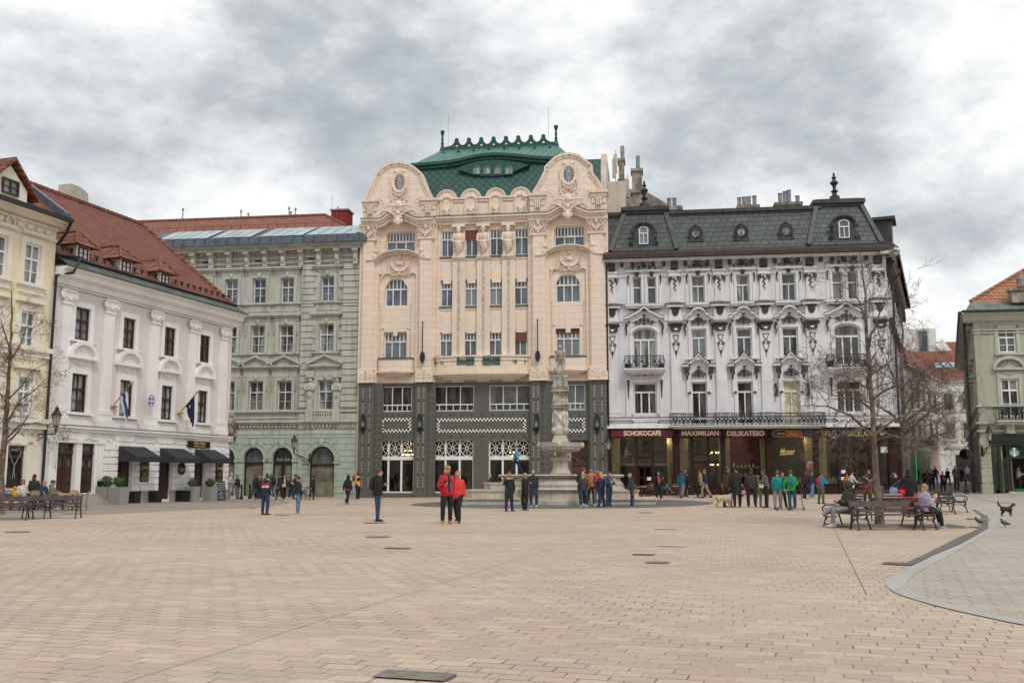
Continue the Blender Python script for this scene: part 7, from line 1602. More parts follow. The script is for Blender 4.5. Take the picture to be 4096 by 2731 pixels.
# awning with a string of bulbs
pa=N1 .W(12,-.1,0);m=MB();mat('awning_beige',(.30,.24,.18),.8,.1);m.T=Matrix.Translation(Vector((pa.x,pa.y,0)))@Matrix.Rotation(R(58.5),4,'Z');m.add([(0,0,5.3),(6,0,5.3),(6,-3.6,4.3),(0,-3.6,4.3),(0,-3.6,4.0),(6,-3.6,4.0)],[(0,3,2,1),(3,4,5,2)]);m.build('awning','awning_beige',N1 .root).parent=None
bpy.data.objects['awning.003'].name='street_awning' if'awning.003' in bpy.data.objects else'street_awning'
o=bpy.data.objects['street_awning'];tag(o,'beige shop awning over the crowd in the side street','awning');m.v=[];m.f=[];m.T=None
for k in range(9):p=Matrix.Rotation(R(58.5),3,'Z')@Vector((.3+k*.62,-3.2+.2*(k%2),3.85))+Vector((pa.x,pa.y,0));m.blob(*p,.09,.09,.1,6,4);m.mark()
bs=m.each('bulb','bulb',o)
# the town hall behind the photographer: only its reflection shows in the panes
TH=thing('town_hall','long cream town hall with a red roof, seen only as a reflection','building',(0,-24,0));m=MB();m.box(-70,70,-10,0,0,12.5);m.build('wall','cream_plain',TH)
m=MB();m.add([(-70,0,12.5),(70,0,12.5),(70,-8,21),(-70,-8,21)],[(0,1,2,3)]);m.build('roof','red_tiles_dark',TH);m=MB();[m.box(-66+4.4*k,-64.6+4.4*k,0,.06,z,z+2.4)for k in range(30)for z in(1.5,5.5,9)];m.build('window','pane_dark',TH);m=MB();m.box(14,22,-9,.5,0,24);m.slab([(13.5,24),(22.5,24),(18,34)],-9,.5);m.build('tower','plinth',TH)
# ==== FOUNTAIN
m_,b_,p_=newmat('fountain_stone');o_=b_.obj();x_,y_,z_=b_.xyz(o_);n_=b_.noise(o_,1.1,6,.65);st_=b_.noise(b_.comb(b_.m('MULTIPLY',x_,3),b_.m('MULTIPLY',y_,3),b_.m('MULTIPLY',z_,.5)),1.4,5,.7)
c_=b_.mix(b_.smooth(n_,.3,.7),(.43,.385,.31),(.56,.51,.43));c_=b_.mix(b_.m('MULTIPLY',b_.smooth(st_,.48,.75),.6),c_,(.15,.135,.11));b_.put(p_.inputs['Base Color'],c_);p_.inputs['Roughness'].default_value=.85;bumpto(b_,p_,b_.noise(o_,14,5,.7),.5,.03)
mat('marble_pale',(.62,.59,.56),.7,.3,2.5,.4);mat('column_stone',(.46,.42,.36),.85,.4,1.6,.5)
FT=thing('fountain','stone fountain with a knight on a tall column, bowl and curved basin','fountain',FC,R(-7));Yc=FC.y
def fz(py,px=2229):return dpt(px,py,Yc).z-FC.z
def fr(w):return w/3982*Yc/2
zr_=fz(1897);zb_=0
def lob(r,n=64,q=.16):
 return[(cos(2*pi*i/n)*r*(1+q*abs(cos(4*pi*i/n))**2-.04),sin(2*pi*i/n)*r*(1+q*abs(cos(4*pi*i/n))**2-.04))for i in range(n)]
m=MB();R0=fr(488)/1.12;n=64;ring_z=[(1.04,0),(1.04,.22),(.99,.25),(.99,zr_*.45),(1.03,zr_*.46),(1.04,zr_*.50),(1.02,zr_*.54),(1.0,zr_*.56),(1.01,zr_*.66),(.96,zr_*.82),(.94,zr_*.88),(.99,zr_*.90),(1.02,zr_*.93),(1.03,zr_*.97),(1.0,zr_),(.90,zr_),(.88,zr_*.95),(.86,zr_*.4),(0.01,zr_*.4)]
P=lob(R0);vs=[(x_*k,y_*k,z_)for k,z_ in ring_z for x_,y_ in P]
m.add(vs,[(j*n+i,j*n+(i+1)%n,(j+1)*n+(i+1)%n,(j+1)*n+i)for j in range(len(ring_z)-1)for i in range(n)])
bs=m.build('basin','fountain_stone',FT,True)
m=MB()
for a in range(0,360,45):
 q=R(a+22.5);k=R0*1.0;m.box(-.05,.05,0,0,0,0)if False else None
 T=Matrix.Rotation(q,4,'Z');m.T=T@Matrix.Translation((k*1.0,0,0));m.blob(.05,0,zr_*.74,.10,.22,.30);m.blob(.14,0,zr_*.70,.10,.12,.12);m.blob(.12,.14,zr_*.82,.06,.08,.1);m.blob(.12,-.14,zr_*.82,.06,.08,.1)
 for s in(-1,1):m.box(-.2,.06,s*.55-.05,s*.55+.05,.25,zr_*.9)
 m.mark()
m.T=None;m.each('lion_mask','fountain_stone',FT,True)
for nm,s in(('west',-1),('east',1)):
 m=MB()
 for k,(w,h)in enumerate(((3.1,.34),(2.1,.78),(1.15,1.18))):
  ex=R0*1.02;P=[(s*(ex-1.2),-1.5-.55*(2-k)),(s*(ex+w-.5),-1.5-.55*(2-k)),(s*(ex+w-.1),-1.1-.5*(2-k)),(s*(ex+w),-.4),(s*(ex+w-.3),.9),(s*(ex-1.2),1.2)]
  if s>0:P=[(x_-.9*(1 if abs(x_)>ex else 0),y_)for x_,y_ in P]
  m.prism(P,h-.44 if k else-.1,h-.09);m.prism([(x_*1.012,y_*1.03)for x_,y_ in P],h-.09,h)
 m.build('steps','fountain_stone',FT)
def sq(m,w0,w1,z0,z1,ch=.0):m.lathe([(w0*1.4142,z0),(w1*1.4142,z1)],4,a0=pi/4)
m=MB()
prof=[(fr(285),zr_*.4),(fr(285),zr_-.1)]
for py,w in((1885,285),(1865,255),(1840,225),(1800,205),(1765,195),(1752,200),(1748,240)):prof.append((fr(w)*.56,fz(1905.4)+0))if False else None
body=[(290,1893),(270,1880),(236,1855),(205,1810),(196,1770),(200,1752),(240,1746),(256,1738),(262,1728),(250,1718),(190,1706),(160,1695),(142,1680),(140,1672)]
body=[(w*.56,1904.5-(1893-(y_+(1893-y_)*0)))for w,y_ in body]if False else body
def col(pts,sh='sq'):
 q=MB();q.lathe([(fr(w)*(1.4142 if sh=='sq' else 1),fz(y_))for w,y_ in pts],4 if sh=='sq' else 28,a0=pi/4);return q
f8=lambda Y:1350+Y/2.3406
q=MB();q.lathe([(fr(w)*1.08,fz(f8(Y)))for w,Y in((80,1275),(80,1268),(72,1255),(62,1235),(58,1205),(58,1165),(64,1157),(76,1150),(79,1140),(79,1130),(70,1120),(46,1108),(40,1095),(36,1080),(36,1068))],8,a0=pi/8);q.build('foot','fountain_stone',FT)
q=MB();q.lathe([(fr(w),fz(f8(Y)))for w,Y in((74,1069),(110,1064),(134,1058),(150,1045),(156,1038),(158,1028),(163,1022),(167,1012),(164,998),(169,992),(168,984),(150,984),(60,990))],36)
for i in range(28):a=2*pi*i/28;q.tube([(cos(a)*fr(90),sin(a)*fr(90),fz(f8(1068))),(cos(a)*fr(138),sin(a)*fr(138),fz(f8(1056))),(cos(a)*fr(155),sin(a)*fr(155),fz(f8(1038)))],.06,4)
for i in range(4):a=pi/2*i-pi/2;q.blob(cos(a)*fr(168),sin(a)*fr(168),fz(f8(1008)),.16,.16,.18);q.blob(cos(a)*fr(176),sin(a)*fr(176),fz(f8(1016)),.08,.08,.09)
q.build('bowl','fountain_stone',FT,True)
col([(64,f8(984)),(64,f8(968)),(58,f8(962)),(52,f8(940)),(44,f8(915)),(46,f8(905)),(54,f8(897)),(50,f8(893))]).build('column_base','fountain_stone',FT)
q=col([(50,f8(893)),(50,f8(847))])
for i in range(4):a=pi/4+pi/2*i;q.blob(cos(a)*fr(66),sin(a)*fr(66),fz(f8(870)),.17,.17,.2);q.blob(cos(a)*fr(76),sin(a)*fr(76),fz(f8(872)),.08,.08,.1)
q.build('mask_block','fountain_stone',FT,True)
q=col([(47,f8(847)),(49,f8(675))])
for i in range(4):
 q.T=Matrix.Rotation(pi/2*i,4,'Z');d=-fr(50)
 for s in(-1,1):x_=s*.23;z0_=fz(f8(840));q.blob(x_,d,z0_+1.5,.08,.08,.1);q.blob(x_,d,z0_+1.15,.12,.09,.24);q.blob(x_-s*.02,d,z0_+.75,.12,.08,.2);q.tube([(x_,d-.03,z0_+.75),(x_+s*.05,d-.05,z0_+.4),(x_,d,z0_+.05)],.055,5);q.tube([(x_-s*.08,d-.02,z0_+1.3),(x_-s*.2,d-.05,z0_+1.1)],.04,5)
 q.blob(0,d,z0_+1.0,.08,.06,.14);q.blob(0,d,z0_+.5,.12,.06,.2);q.swag(-.3,.3,d,z0_+1.62,.1,.05,5)
q.T=None;q.build('relief_shaft','marble_pale',FT,True)
col([(62,f8(672)),(66,f8(664)),(66,f8(652)),(58,f8(644)),(68,f8(640)),(70,f8(630)),(56,f8(626)),(54,f8(615)),(54,f8(525)),(58,f8(515)),(70,f8(508)),(68,f8(492)),(60,f8(490))]).build('inscribed_shaft','column_stone',FT)
q=col([(46,f8(490)),(40,f8(470)),(34,f8(440)),(30,f8(385)),(40,f8(380)),(40,f8(362))])
for i in range(4):
 q.T=Matrix.Rotation(pi/2*i,4,'Z');q.blob(0,-fr(44),fz(f8(430)),.2,.08,.3);q.ring(0,-fr(46),fz(f8(430)),.2,.3,.04,12,4);q.T=Matrix.Rotation(pi/4+pi/2*i,4,'Z');q.blob(0,-fr(62),fz(f8(472)),.16,.2,.2);q.blob(0,-fr(54),fz(f8(425)),.12,.14,.3);q.blob(0,-fr(50),fz(f8(398)),.08,.1,.1)
q.T=None;q.build('heraldic_base','column_stone',FT,True)
# ==== FIGURES
def loft(m,secs,n=10):
 """secs: (centre, rx, ry, [tilt matrix]) ellipses in the xy plane stacked along any path"""
 vs=[]
 for s in secs:
  c,rx,ry=s[:3];M3=s[3]if len(s)>3 else Matrix.Identity(3)
  for i in range(n):a=2*pi*i/n;vs.append(Vector(c)+M3@Vector((cos(a)*rx,sin(a)*ry,0)))
 k=len(secs);fs=[(j*n+i,j*n+(i+1)%n,(j+1)*n+(i+1)%n,(j+1)*n+i)for j in range(k-1)for i in range(n)]
 m.add(vs,fs+[tuple(range(n-1,-1,-1)),tuple(range((k-1)*n,k*n))])
def remesh(m,name,material,parent,vox,loc=None):
 o=m.build(name,material,parent);r=o.modifiers.new('r','REMESH');r.mode='VOXEL';r.voxel_size=vox;sm=o.modifiers.new('s','SMOOTH');sm.iterations=2;sm.factor=.5
 dg=bpy.context.evaluated_depsgraph_get();me=bpy.data.meshes.new_from_object(o.evaluated_get(dg));o.modifiers.clear();old=o.data;o.data=me;bpy.data.meshes.remove(old)
 me.polygons.foreach_set('use_smooth',[True]*len(me.polygons));return o
def cloth(c):
 c=tuple(c);k='cloth_%d_%d_%d'%tuple(int(x*200)for x in c)
 return k if k in MATS else(mat(k,c,.8,.22,9,.25),k)[1]
SKIN=['skin_light','skin_tan'];mat('skin_light',(.50,.29,.21),.55,.06);mat('skin_tan',(.36,.20,.14),.55,.06)
mat('sole_white',(.6,.6,.58),.6,.05)
V3=Vector
def lim(d,ln):d=Vector(d);return d.normalized()*ln
POSE={'stand':dict(aR=((.22,.05,-1),(.05,.2,-1)),aL=((-.22,.05,-1),(-.05,.2,-1)),lR=((.09,.02,-1),(.02,-.03,-1)),lL=((-.09,-.02,-1),(-.02,0,-1))),'walk':dict(aR=((.2,.35,-1),(.05,.6,-1)),aL=((-.2,-.3,-1),(-.1,.1,-1)),lR=((.05,-.30,-1),(.02,-.62,-1)),lL=((-.05,.42,-1),(-.02,.02,-1))),'phone':dict(aR=((.25,.15,-1),(-.15,1,.15)),aL=((-.22,.05,-1),(-.05,.2,-1)),lR=((.09,.04,-1),(.02,-.05,-1)),lL=((-.09,-.04,-1),(-.02,0,-1))),'both':dict(aR=((.25,.2,-1),(-.45,.9,.25)),aL=((-.25,.2,-1),(.45,.9,.25)),lR=((.09,.02,-1),(.02,-.03,-1)),lL=((-.09,-.02,-1),(-.02,0,-1))),'face':dict(aR=((.3,.5,-.7),(-.5,.5,1)),aL=((-.22,.05,-1),(-.05,.2,-1)),lR=((.09,.02,-1),(.02,-.03,-1)),lL=((-.09,-.02,-1),(-.02,0,-1))),'photo':dict(aR=((.3,.9,.1),(-.5,.4,.9)),aL=((-.25,.4,-.8),(.3,.6,.5)),lR=((.09,.02,-1),(.02,-.03,-1)),lL=((-.09,-.02,-1),(-.02,0,-1))),'sit':dict(aR=((.2,.35,-1),(-.25,1,-.1)),aL=((-.2,.35,-1),(.25,1,-.1)),lR=((.14,1,-.05),(.02,.06,-1)),lL=((-.14,1,-.05),(-.02,.12,-1))),'cross':dict(aR=((.2,.3,-1),(-.5,.9,.05)),aL=((-.2,.3,-1),(.5,.9,.1)),lR=((-.05,1,.22),(.02,.85,-.75)),lL=((-.05,1,-.12),(-.02,.1,-1))),'eat':dict(aR=((.2,.5,-1),(-.4,.9,.9)),aL=((-.2,.5,-1),(.4,.9,.9)),lR=((.14,1,-.1),(.02,.1,-1)),lL=((-.14,1,-.1),(-.02,.2,-1))),'lean':dict(aR=((.25,.6,-.6),(-.2,1,.1)),aL=((-.25,.6,-.6),(.2,1,.1)),lR=((.05,.1,-1),(.02,-.2,-1)),lL=((-.05,-.1,-1),(-.02,-.35,-1))),}
NP=[0]
def person(p,face,h,label,top=(.02,.02,.022),legs=(.03,.04,.08),hair=(.05,.03,.02),shoes=(.02,.02,.02),pose='stand',hat=None,coat=.0,long=0,hood=0,skin=0,tilt=0.0,look=0.0,puff=1.0,inner=None,wide=1.0,group=None,skirt=None,ground=True,parts=True):
 """p: point under the feet (or the seat for sitting poses); face: compass of the chest, 0 = away from the camera, 180 = towards it"""
 NP[0]+=1;rnd=random.Random(NP[0]);ps={q_:tuple(V3(v_).normalized()+V3([rnd.gauss(0,.055 if q_[0]=='l' else.11)for _ in range(3)])for v_ in vv)for q_,vv in POSE[pose].items()};sitp=pose in('sit','cross','eat');k=h/1.75
 root=thing('person',label,'person',p,R(-face),group)
 hip=.92*k if not sitp else(.10*k);T3=.245*k
 pel=V3((0,0,hip));lean=Matrix.Rotation(R(-(8 if pose=='lean' else 0)-tilt),3,'X');ch=pel+lean@V3((0,0,.50*k));nk=ch+lean@V3((0,.0,.05*k));hd=nk+lean@V3((0,.03*k,.155*k))
 near=p.y<41;vox=.016 if near else.024
 thigh,shin,ua,fa=.43*k,.43*k,.29*k,.255*k
 J={}
 for s,S in((1,'R'),(-1,'L')):
  J['h'+S]=pel+V3((s*.095*k,0,-.02*k));J['k'+S]=J['h'+S]+lim(ps['l'+S][0],thigh);J['a'+S]=J['k'+S]+lim(ps['l'+S][1],shin)
  J['s'+S]=ch+lean@V3((s*.168*k*wide**.5,0,-.045*k));J['e'+S]=J['s'+S]+lim(ps['a'+S][0],ua);J['w'+S]=J['e'+S]+lim(ps['a'+S][1],fa)
 if not sitp:
  dz=min(J['aR'].z,J['aL'].z)-.085*k
  for q in J:J[q]=J[q]-V3((0,0,dz))
  pel-=V3((0,0,dz));ch-=V3((0,0,dz));nk-=V3((0,0,dz));hd-=V3((0,0,dz))
 H3=Matrix.Rotation(R(look or rnd.uniform(-22,22)),3,'Z')
 b=MB();I3=lean
 loft(b,[(pel+V3((0,0,-.08*k)),.12*k,.09*k),(pel+lean@V3((0,0,.08*k)),.135*k,.10*k),(pel+lean@V3((0,0,.25*k)),.12*k,.09*k),(ch+lean@V3((0,0,-.10*k)),.155*k,.105*k),(ch,.13*k,.08*k),(nk,.06*k,.06*k),(nk+lean@V3((0,.01,.08*k)),.055*k,.058*k)])
 b.blob(*hd,.076*k,.096*k,.118*k,12,8);f=lambda x_,y_,z_:tuple(hd+H3@V3((x_*k,y_*k,z_*k)))
 b.blob(*f(0,.045,-.06),.052*k,.05*k,.055*k,8,6);b.tube([f(0,.088,.02),f(0,.115,-.022)],[.010*k,.016*k],5);b.blob(*f(.078,-.005,-.01),.016*k,.02*k,.03*k,6,4);b.blob(*f(-.078,-.005,-.01),.016*k,.02*k,.03*k,6,4)
 for s,S in((1,'R'),(-1,'L')):
  b.tube([J['h'+S],(J['h'+S]+J['k'+S])/2,J['k'+S],J['k'+S]*.65+J['a'+S]*.35,J['a'+S]],[.085*k,.075*k,.055*k,.055*k,.038*k],8)
  b.tube([J['s'+S],(J['s'+S]+J['e'+S])/2,J['e'+S],J['e'+S]*.6+J['w'+S]*.4,J['w'+S]],[.052*k,.046*k,.038*k,.036*k,.026*k],8)
 o=remesh(b,'body',SKIN[skin],root,vox)
 hm=MB()
 for s,S in((1,'R'),(-1,'L')):
  d=(J['w'+S]-J['e'+S]).normalized();side=d.cross(V3((s,.3,.1))).normalized();nrm=d.cross(side);w=J['w'+S]
  M3=Matrix((side,nrm,d)).transposed();loft(hm,[(w-d*.02,.022*k,.018*k,M3),(w+d*.03*k,.036*k,.016*k,M3),(w+d*.085*k,.038*k,.013*k,M3)],8)
  for i,L_ in enumerate((.062,.074,.070,.054)):a=w+d*.08*k+side*(.027-.018*i)*k;hm.tube([a,a+d*L_*.5*k+nrm*.004,a+d*L_*.85*k+nrm*s*.024*k],[.009*k,.0085*k,.007*k],5)
  a=w+d*.02*k+side*.03*k;hm.tube([a,a+side*.026*k+d*.03*k,a+side*.03*k+d*.06*k],[.011*k,.010*k,.008*k],5)
 hm.build('hands',SKIN[skin],o,True)
 if near or h>0:
  e=MB();e.blob(*f(.032,.083,.012),.012*k,.008*k,.008*k,5,3);e.blob(*f(-.032,.083,.012),.012*k,.008*k,.008*k,5,3);e.build('eyes','dark_iron',o)
  e=MB();e.blob(*f(0,.088,-.058),.024*k,.008*k,.006*k,6,3);e.build('mouth',cloth((.30,.10,.08)),o)
  # trousers
 t=MB();lw=1.18
 for s,S in((1,'R'),(-1,'L')):
  A_,K_,B_=J['h'+S],J['k'+S],J['a'+S];t.tube([A_+V3((0,0,.05*k)),A_*.5+K_*.5,K_,K_*.6+B_*.4,B_+(K_-B_)*.06],[.098*k*lw,.088*k*lw,.067*k*lw,.064*k*lw,.055*k*lw],9)
 loft(t,[(pel+V3((0,0,-.13*k)),.14*k*wide,.10*k),(pel+V3((0,0,-.02*k)),.175*k*wide,.125*k),(pel+lean@V3((0,0,.13*k)),.152*k*wide,.115*k)])
 (remesh(t,'trousers',cloth(legs),root,vox*1.1)if near else t.build('trousers',cloth(legs),root,True))
 # top with sleeves
 c=MB();u=1.12*puff;low=-.10-coat*.45
 if not sitp:loft(c,[(pel+V3((0,0,low*k)),(.185+coat*.05)*k*wide,(.135+coat*.04)*k),(pel+lean@V3((0,0,0)),.19*k*wide,.14*k*u),(pel+lean@V3((0,0,.18*k)),.168*k*wide*u,.125*k*u),(ch+lean@V3((0,0,-.13*k)),.182*k*wide*u,.13*k*u),(ch+lean@V3((0,0,-.03*k)),.158*k*u,.108*k*u),(nk+lean@V3((0,-.005,-.01*k)),.09*k,.085*k),(nk+lean@V3((0,0,.035*k)),.075*k,.075*k)],14)
 else:loft(c,[(pel+V3((0,0,-.07*k)),.20*k*wide,.17*k),(pel+V3((0,0,.04*k)),.20*k*wide,.155*k*u),(pel+lean@V3((0,0,.2*k)),.175*k*wide*u,.13*k*u),(ch+lean@V3((0,0,-.13*k)),.182*k*wide*u,.13*k*u),(ch+lean@V3((0,0,-.03*k)),.158*k*u,.108*k*u),(nk,.085*k,.082*k),(nk+lean@V3((0,0,.035*k)),.075*k,.075*k)],14)
 for s,S in((1,'R'),(-1,'L')):
  A_,K_,B_=J['s'+S],J['e'+S],J['w'+S];c.blob(*A_,.068*k*u,.070*k*u,.066*k*u,8,6);c.tube([A_,A_*.5+K_*.5,K_,K_*.5+B_*.5,B_+(K_-B_)*.04],[.064*k*u,.060*k*u,.053*k*u,.048*k*u,.039*k*u],9)
 if hood:c.blob(*(nk+lean@V3((0,-.07*k,.02*k))),.12*k,.09*k,.07*k,10,6)
 tp=(remesh(c,'jacket',cloth(top),root,vox)if near else c.build('jacket',cloth(top),root,True))
 if inner:
  c=MB();loft(c,[(pel+lean@V3((0,.045*k*u,.02*k)),.07*k,.105*k*u),(pel+lean@V3((0,.06*k*u,.2*k)),.075*k,.09*k*u),(ch+lean@V3((0,.06*k*u,-.12*k)),.075*k,.10*k*u),(nk+lean@V3((0,.02*k,.01*k)),.06*k,.08*k)],8);c.build('shirt',cloth(inner),root,True)
 if skirt:c=MB();loft(c,[(pel+V3((0,0,-.42*k)),.21*k,.17*k),(pel+V3((0,0,-.1*k)),.2*k,.155*k),(pel+V3((0,0,.1*k)),.18*k,.14*k)],14);c.build('skirt',cloth(skirt),root,True)
 # shoes
 sh=MB();so_=MB()
 for S in'RL':
  a=J['a'+S];fd=V3((.12 if S=='R' else-.12,1,0)).normalized();up_=(J['k'+S]-a).normalized();dn=-V3((0,0,1))if up_.z>.8 or sitp and up_.z>.5 else-up_;fd=(fd-dn*fd.dot(dn)).normalized();sd_=fd.cross(dn);M3=Matrix((sd_,dn,fd)).transposed()
  loft(sh,[(a+fd*q*k+dn*z_*k,rx*k,ry*k,M3)for q,z_,rx,ry in((-.075,.045,.025,.03),(-.055,.035,.04,.045),(.0,.025,.045,.05),(.08,.045,.048,.033),(.15,.055,.045,.024),(.19,.06,.025,.015))],9)
  sh.tube([a,a+up_*.06*k],.048*k,7);loft(so_,[(a+fd*q*k+dn*.075*k,rx*k,.012,M3)for q,rx in((-.085,.03),(-.05,.045),(.08,.052),(.17,.045),(.205,.02))],8)
 so=sh.build('shoes',cloth(shoes),root,True);so_.build('sole','sole_white' if sum(shoes)>.25 or rnd.random()<.35 else'black_paint',so)
 # hair or hat
 if hood==2:
  c=MB();c.blob(*f(0,-.02,.015),.118*k,.125*k,.150*k,12,8);c.blob(*f(0,-.06,-.12),.12*k,.09*k,.08*k,10,6);hh=c.build('hood',cloth(hat or top),root,True)
 else:
  c=MB();c.blob(*f(0,-.018,.028),.086*k,.102*k,.108*k,12,8);c.v=[tuple(V3(v_))for v_ in c.v]
  if long:loft(c,[(V3(f(0,-.05,.02)),.085*k,.06*k),(V3(f(0,-.08,-.10)),.088*k,.05*k),(V3(f(0,-.10,-.16-.14*long)),.08*k,.045*k),(V3(f(0,-.10,-.2-.24*long)),.04*k,.025*k)],10)
  hh=c.build('hair',cloth(hair),root,True)
  if hat:
   c=MB();c.blob(*f(0,-.012,.055),.094*k,.108*k,.085*k,12,8);loft(c,[(V3(f(0,-.01,.03)),.098*k,.110*k),(V3(f(0,-.01,.07)),.096*k,.108*k)],12)
   if hood==3:loft(c,[(V3(f(0,.07,.05)),.07*k,.08*k),(V3(f(0,.10,.045)),.065*k,.085*k)],10)
   c.build('cap' if hood==3 else'hat',cloth(hat),root,True)
 root['_j']=0;del root['_j']
 return root,{q:root.matrix_basis@J[q]for q in J}if False else{q:V3(p)+Matrix.Rotation(R(-face),3,'Z')@J[q]for q in J},(V3(p)+Matrix.Rotation(R(-face),3,'Z')@ch),V3(p)+Matrix.Rotation(R(-face),3,'Z')@hd
def cwp(px,d,k=C):
 u=k.L(px,1905.4,-d)[0];p=k.W(u,-d,0);return V3((p.x,p.y,g(p.x,p.y)))
def bagpack(ch,face,c,label,k=1.0,cat='backpack'):
 d=Matrix.Rotation(R(-face),3,'Z');o=thing('backpack',label,cat,ch,R(-face));m=MB()
 loft(m,[(V3((0,-.20*k,-.40*k)),.14*k,.075*k),(V3((0,-.23*k,-.3*k)),.165*k,.10*k),(V3((0,-.22*k,-.1*k)),.15*k,.09*k),(V3((0,-.19*k,.03*k)),.09*k,.05*k)],12);m.build('bag_body',cloth(c),o,True)
 m=MB();[m.tube([(s*.1*k,-.16*k,.02*k),(s*.12*k,.02*k,.06*k),(s*.13*k,.16*k,-.1*k),(s*.15*k,.02,-.32*k),(s*.12*k,-.14*k,-.36*k)],.016,4)for s in(-1,1)];m.build('strap',cloth(tuple(q*.6 for q in c)),o);return o
def handbag(p,c,label,s=1.0,strap=None,cat='handbag',name='handbag'):
 o=thing(name,label,cat,p);m=MB();loft(m,[(V3((0,0,-.12*s)),.13*s,.05*s),(V3((0,0,.0)),.14*s,.055*s),(V3((0,0,.09*s)),.10*s,.03*s)],10);m.build('bag_body',cloth(c),o,True)
 if strap:m=MB();m.tube([V3((-.1*s,0,.08*s)),V3(strap)-V3(p),V3((.1*s,0,.08*s))],.011,4);m.build('strap',cloth(tuple(q*.7 for q in c)),o)
 return o
 # stone knight on the column
kp=FC+V3((0,0,fz(f8(362))));kt=fz(f8(80))-fz(f8(362))
kn,J_,ch_,hd_=person(kp,184,kt,'x',pose='stand');SKN=['column_stone']
for c_ in list(kn.children):
 for q_ in[c_]+list(c_.children):q_.data.materials.clear();q_.data.materials.append(MATS['column_stone'])
kn.name='knight_statue';kn['label']='stone knight in plate armour standing on top of the fountain column';kn['category']='statue'
m=MB();k=kt/1.75;S_=V3((0,0,.5*kt))
for s in(-1,1):m.blob(s*.21*k,0,1.42*k,.12*k,.13*k,.11*k);m.lathe([(.07*k,.05),(.075*k,.3*k),(.06*k,.42*k),(.08*k,.5*k),(.09*k,.8*k)],9,(s*.11*k,.0));m.tube([(s*.06*k,0,.86*k),(s*.17*k,.02,.66*k)],[.15*k,.1*k],8)
m.blob(0,.02,1.25*k,.2*k,.16*k,.24*k,12,8);m.tube([(-.27*k,.05,.98*k),(-.28*k,.1,.02)],.022*k,5);m.blob(.30*k,.03,.3*k,.07*k,.15*k,.32*k);m.blob(0,.05*k,1.58*k,.07*k,.08*k,.09*k);m.lathe([(.12*k,1.68*k),(.11*k,1.76*k),(.03*k,1.82*k)],12,(0,0));m.build('armour','column_stone',kn,True);m=MB();m.box(-.42*k,.42*k,-.3*k,.3*k,-.08,.04);m.build('statue_base','column_stone',kn)
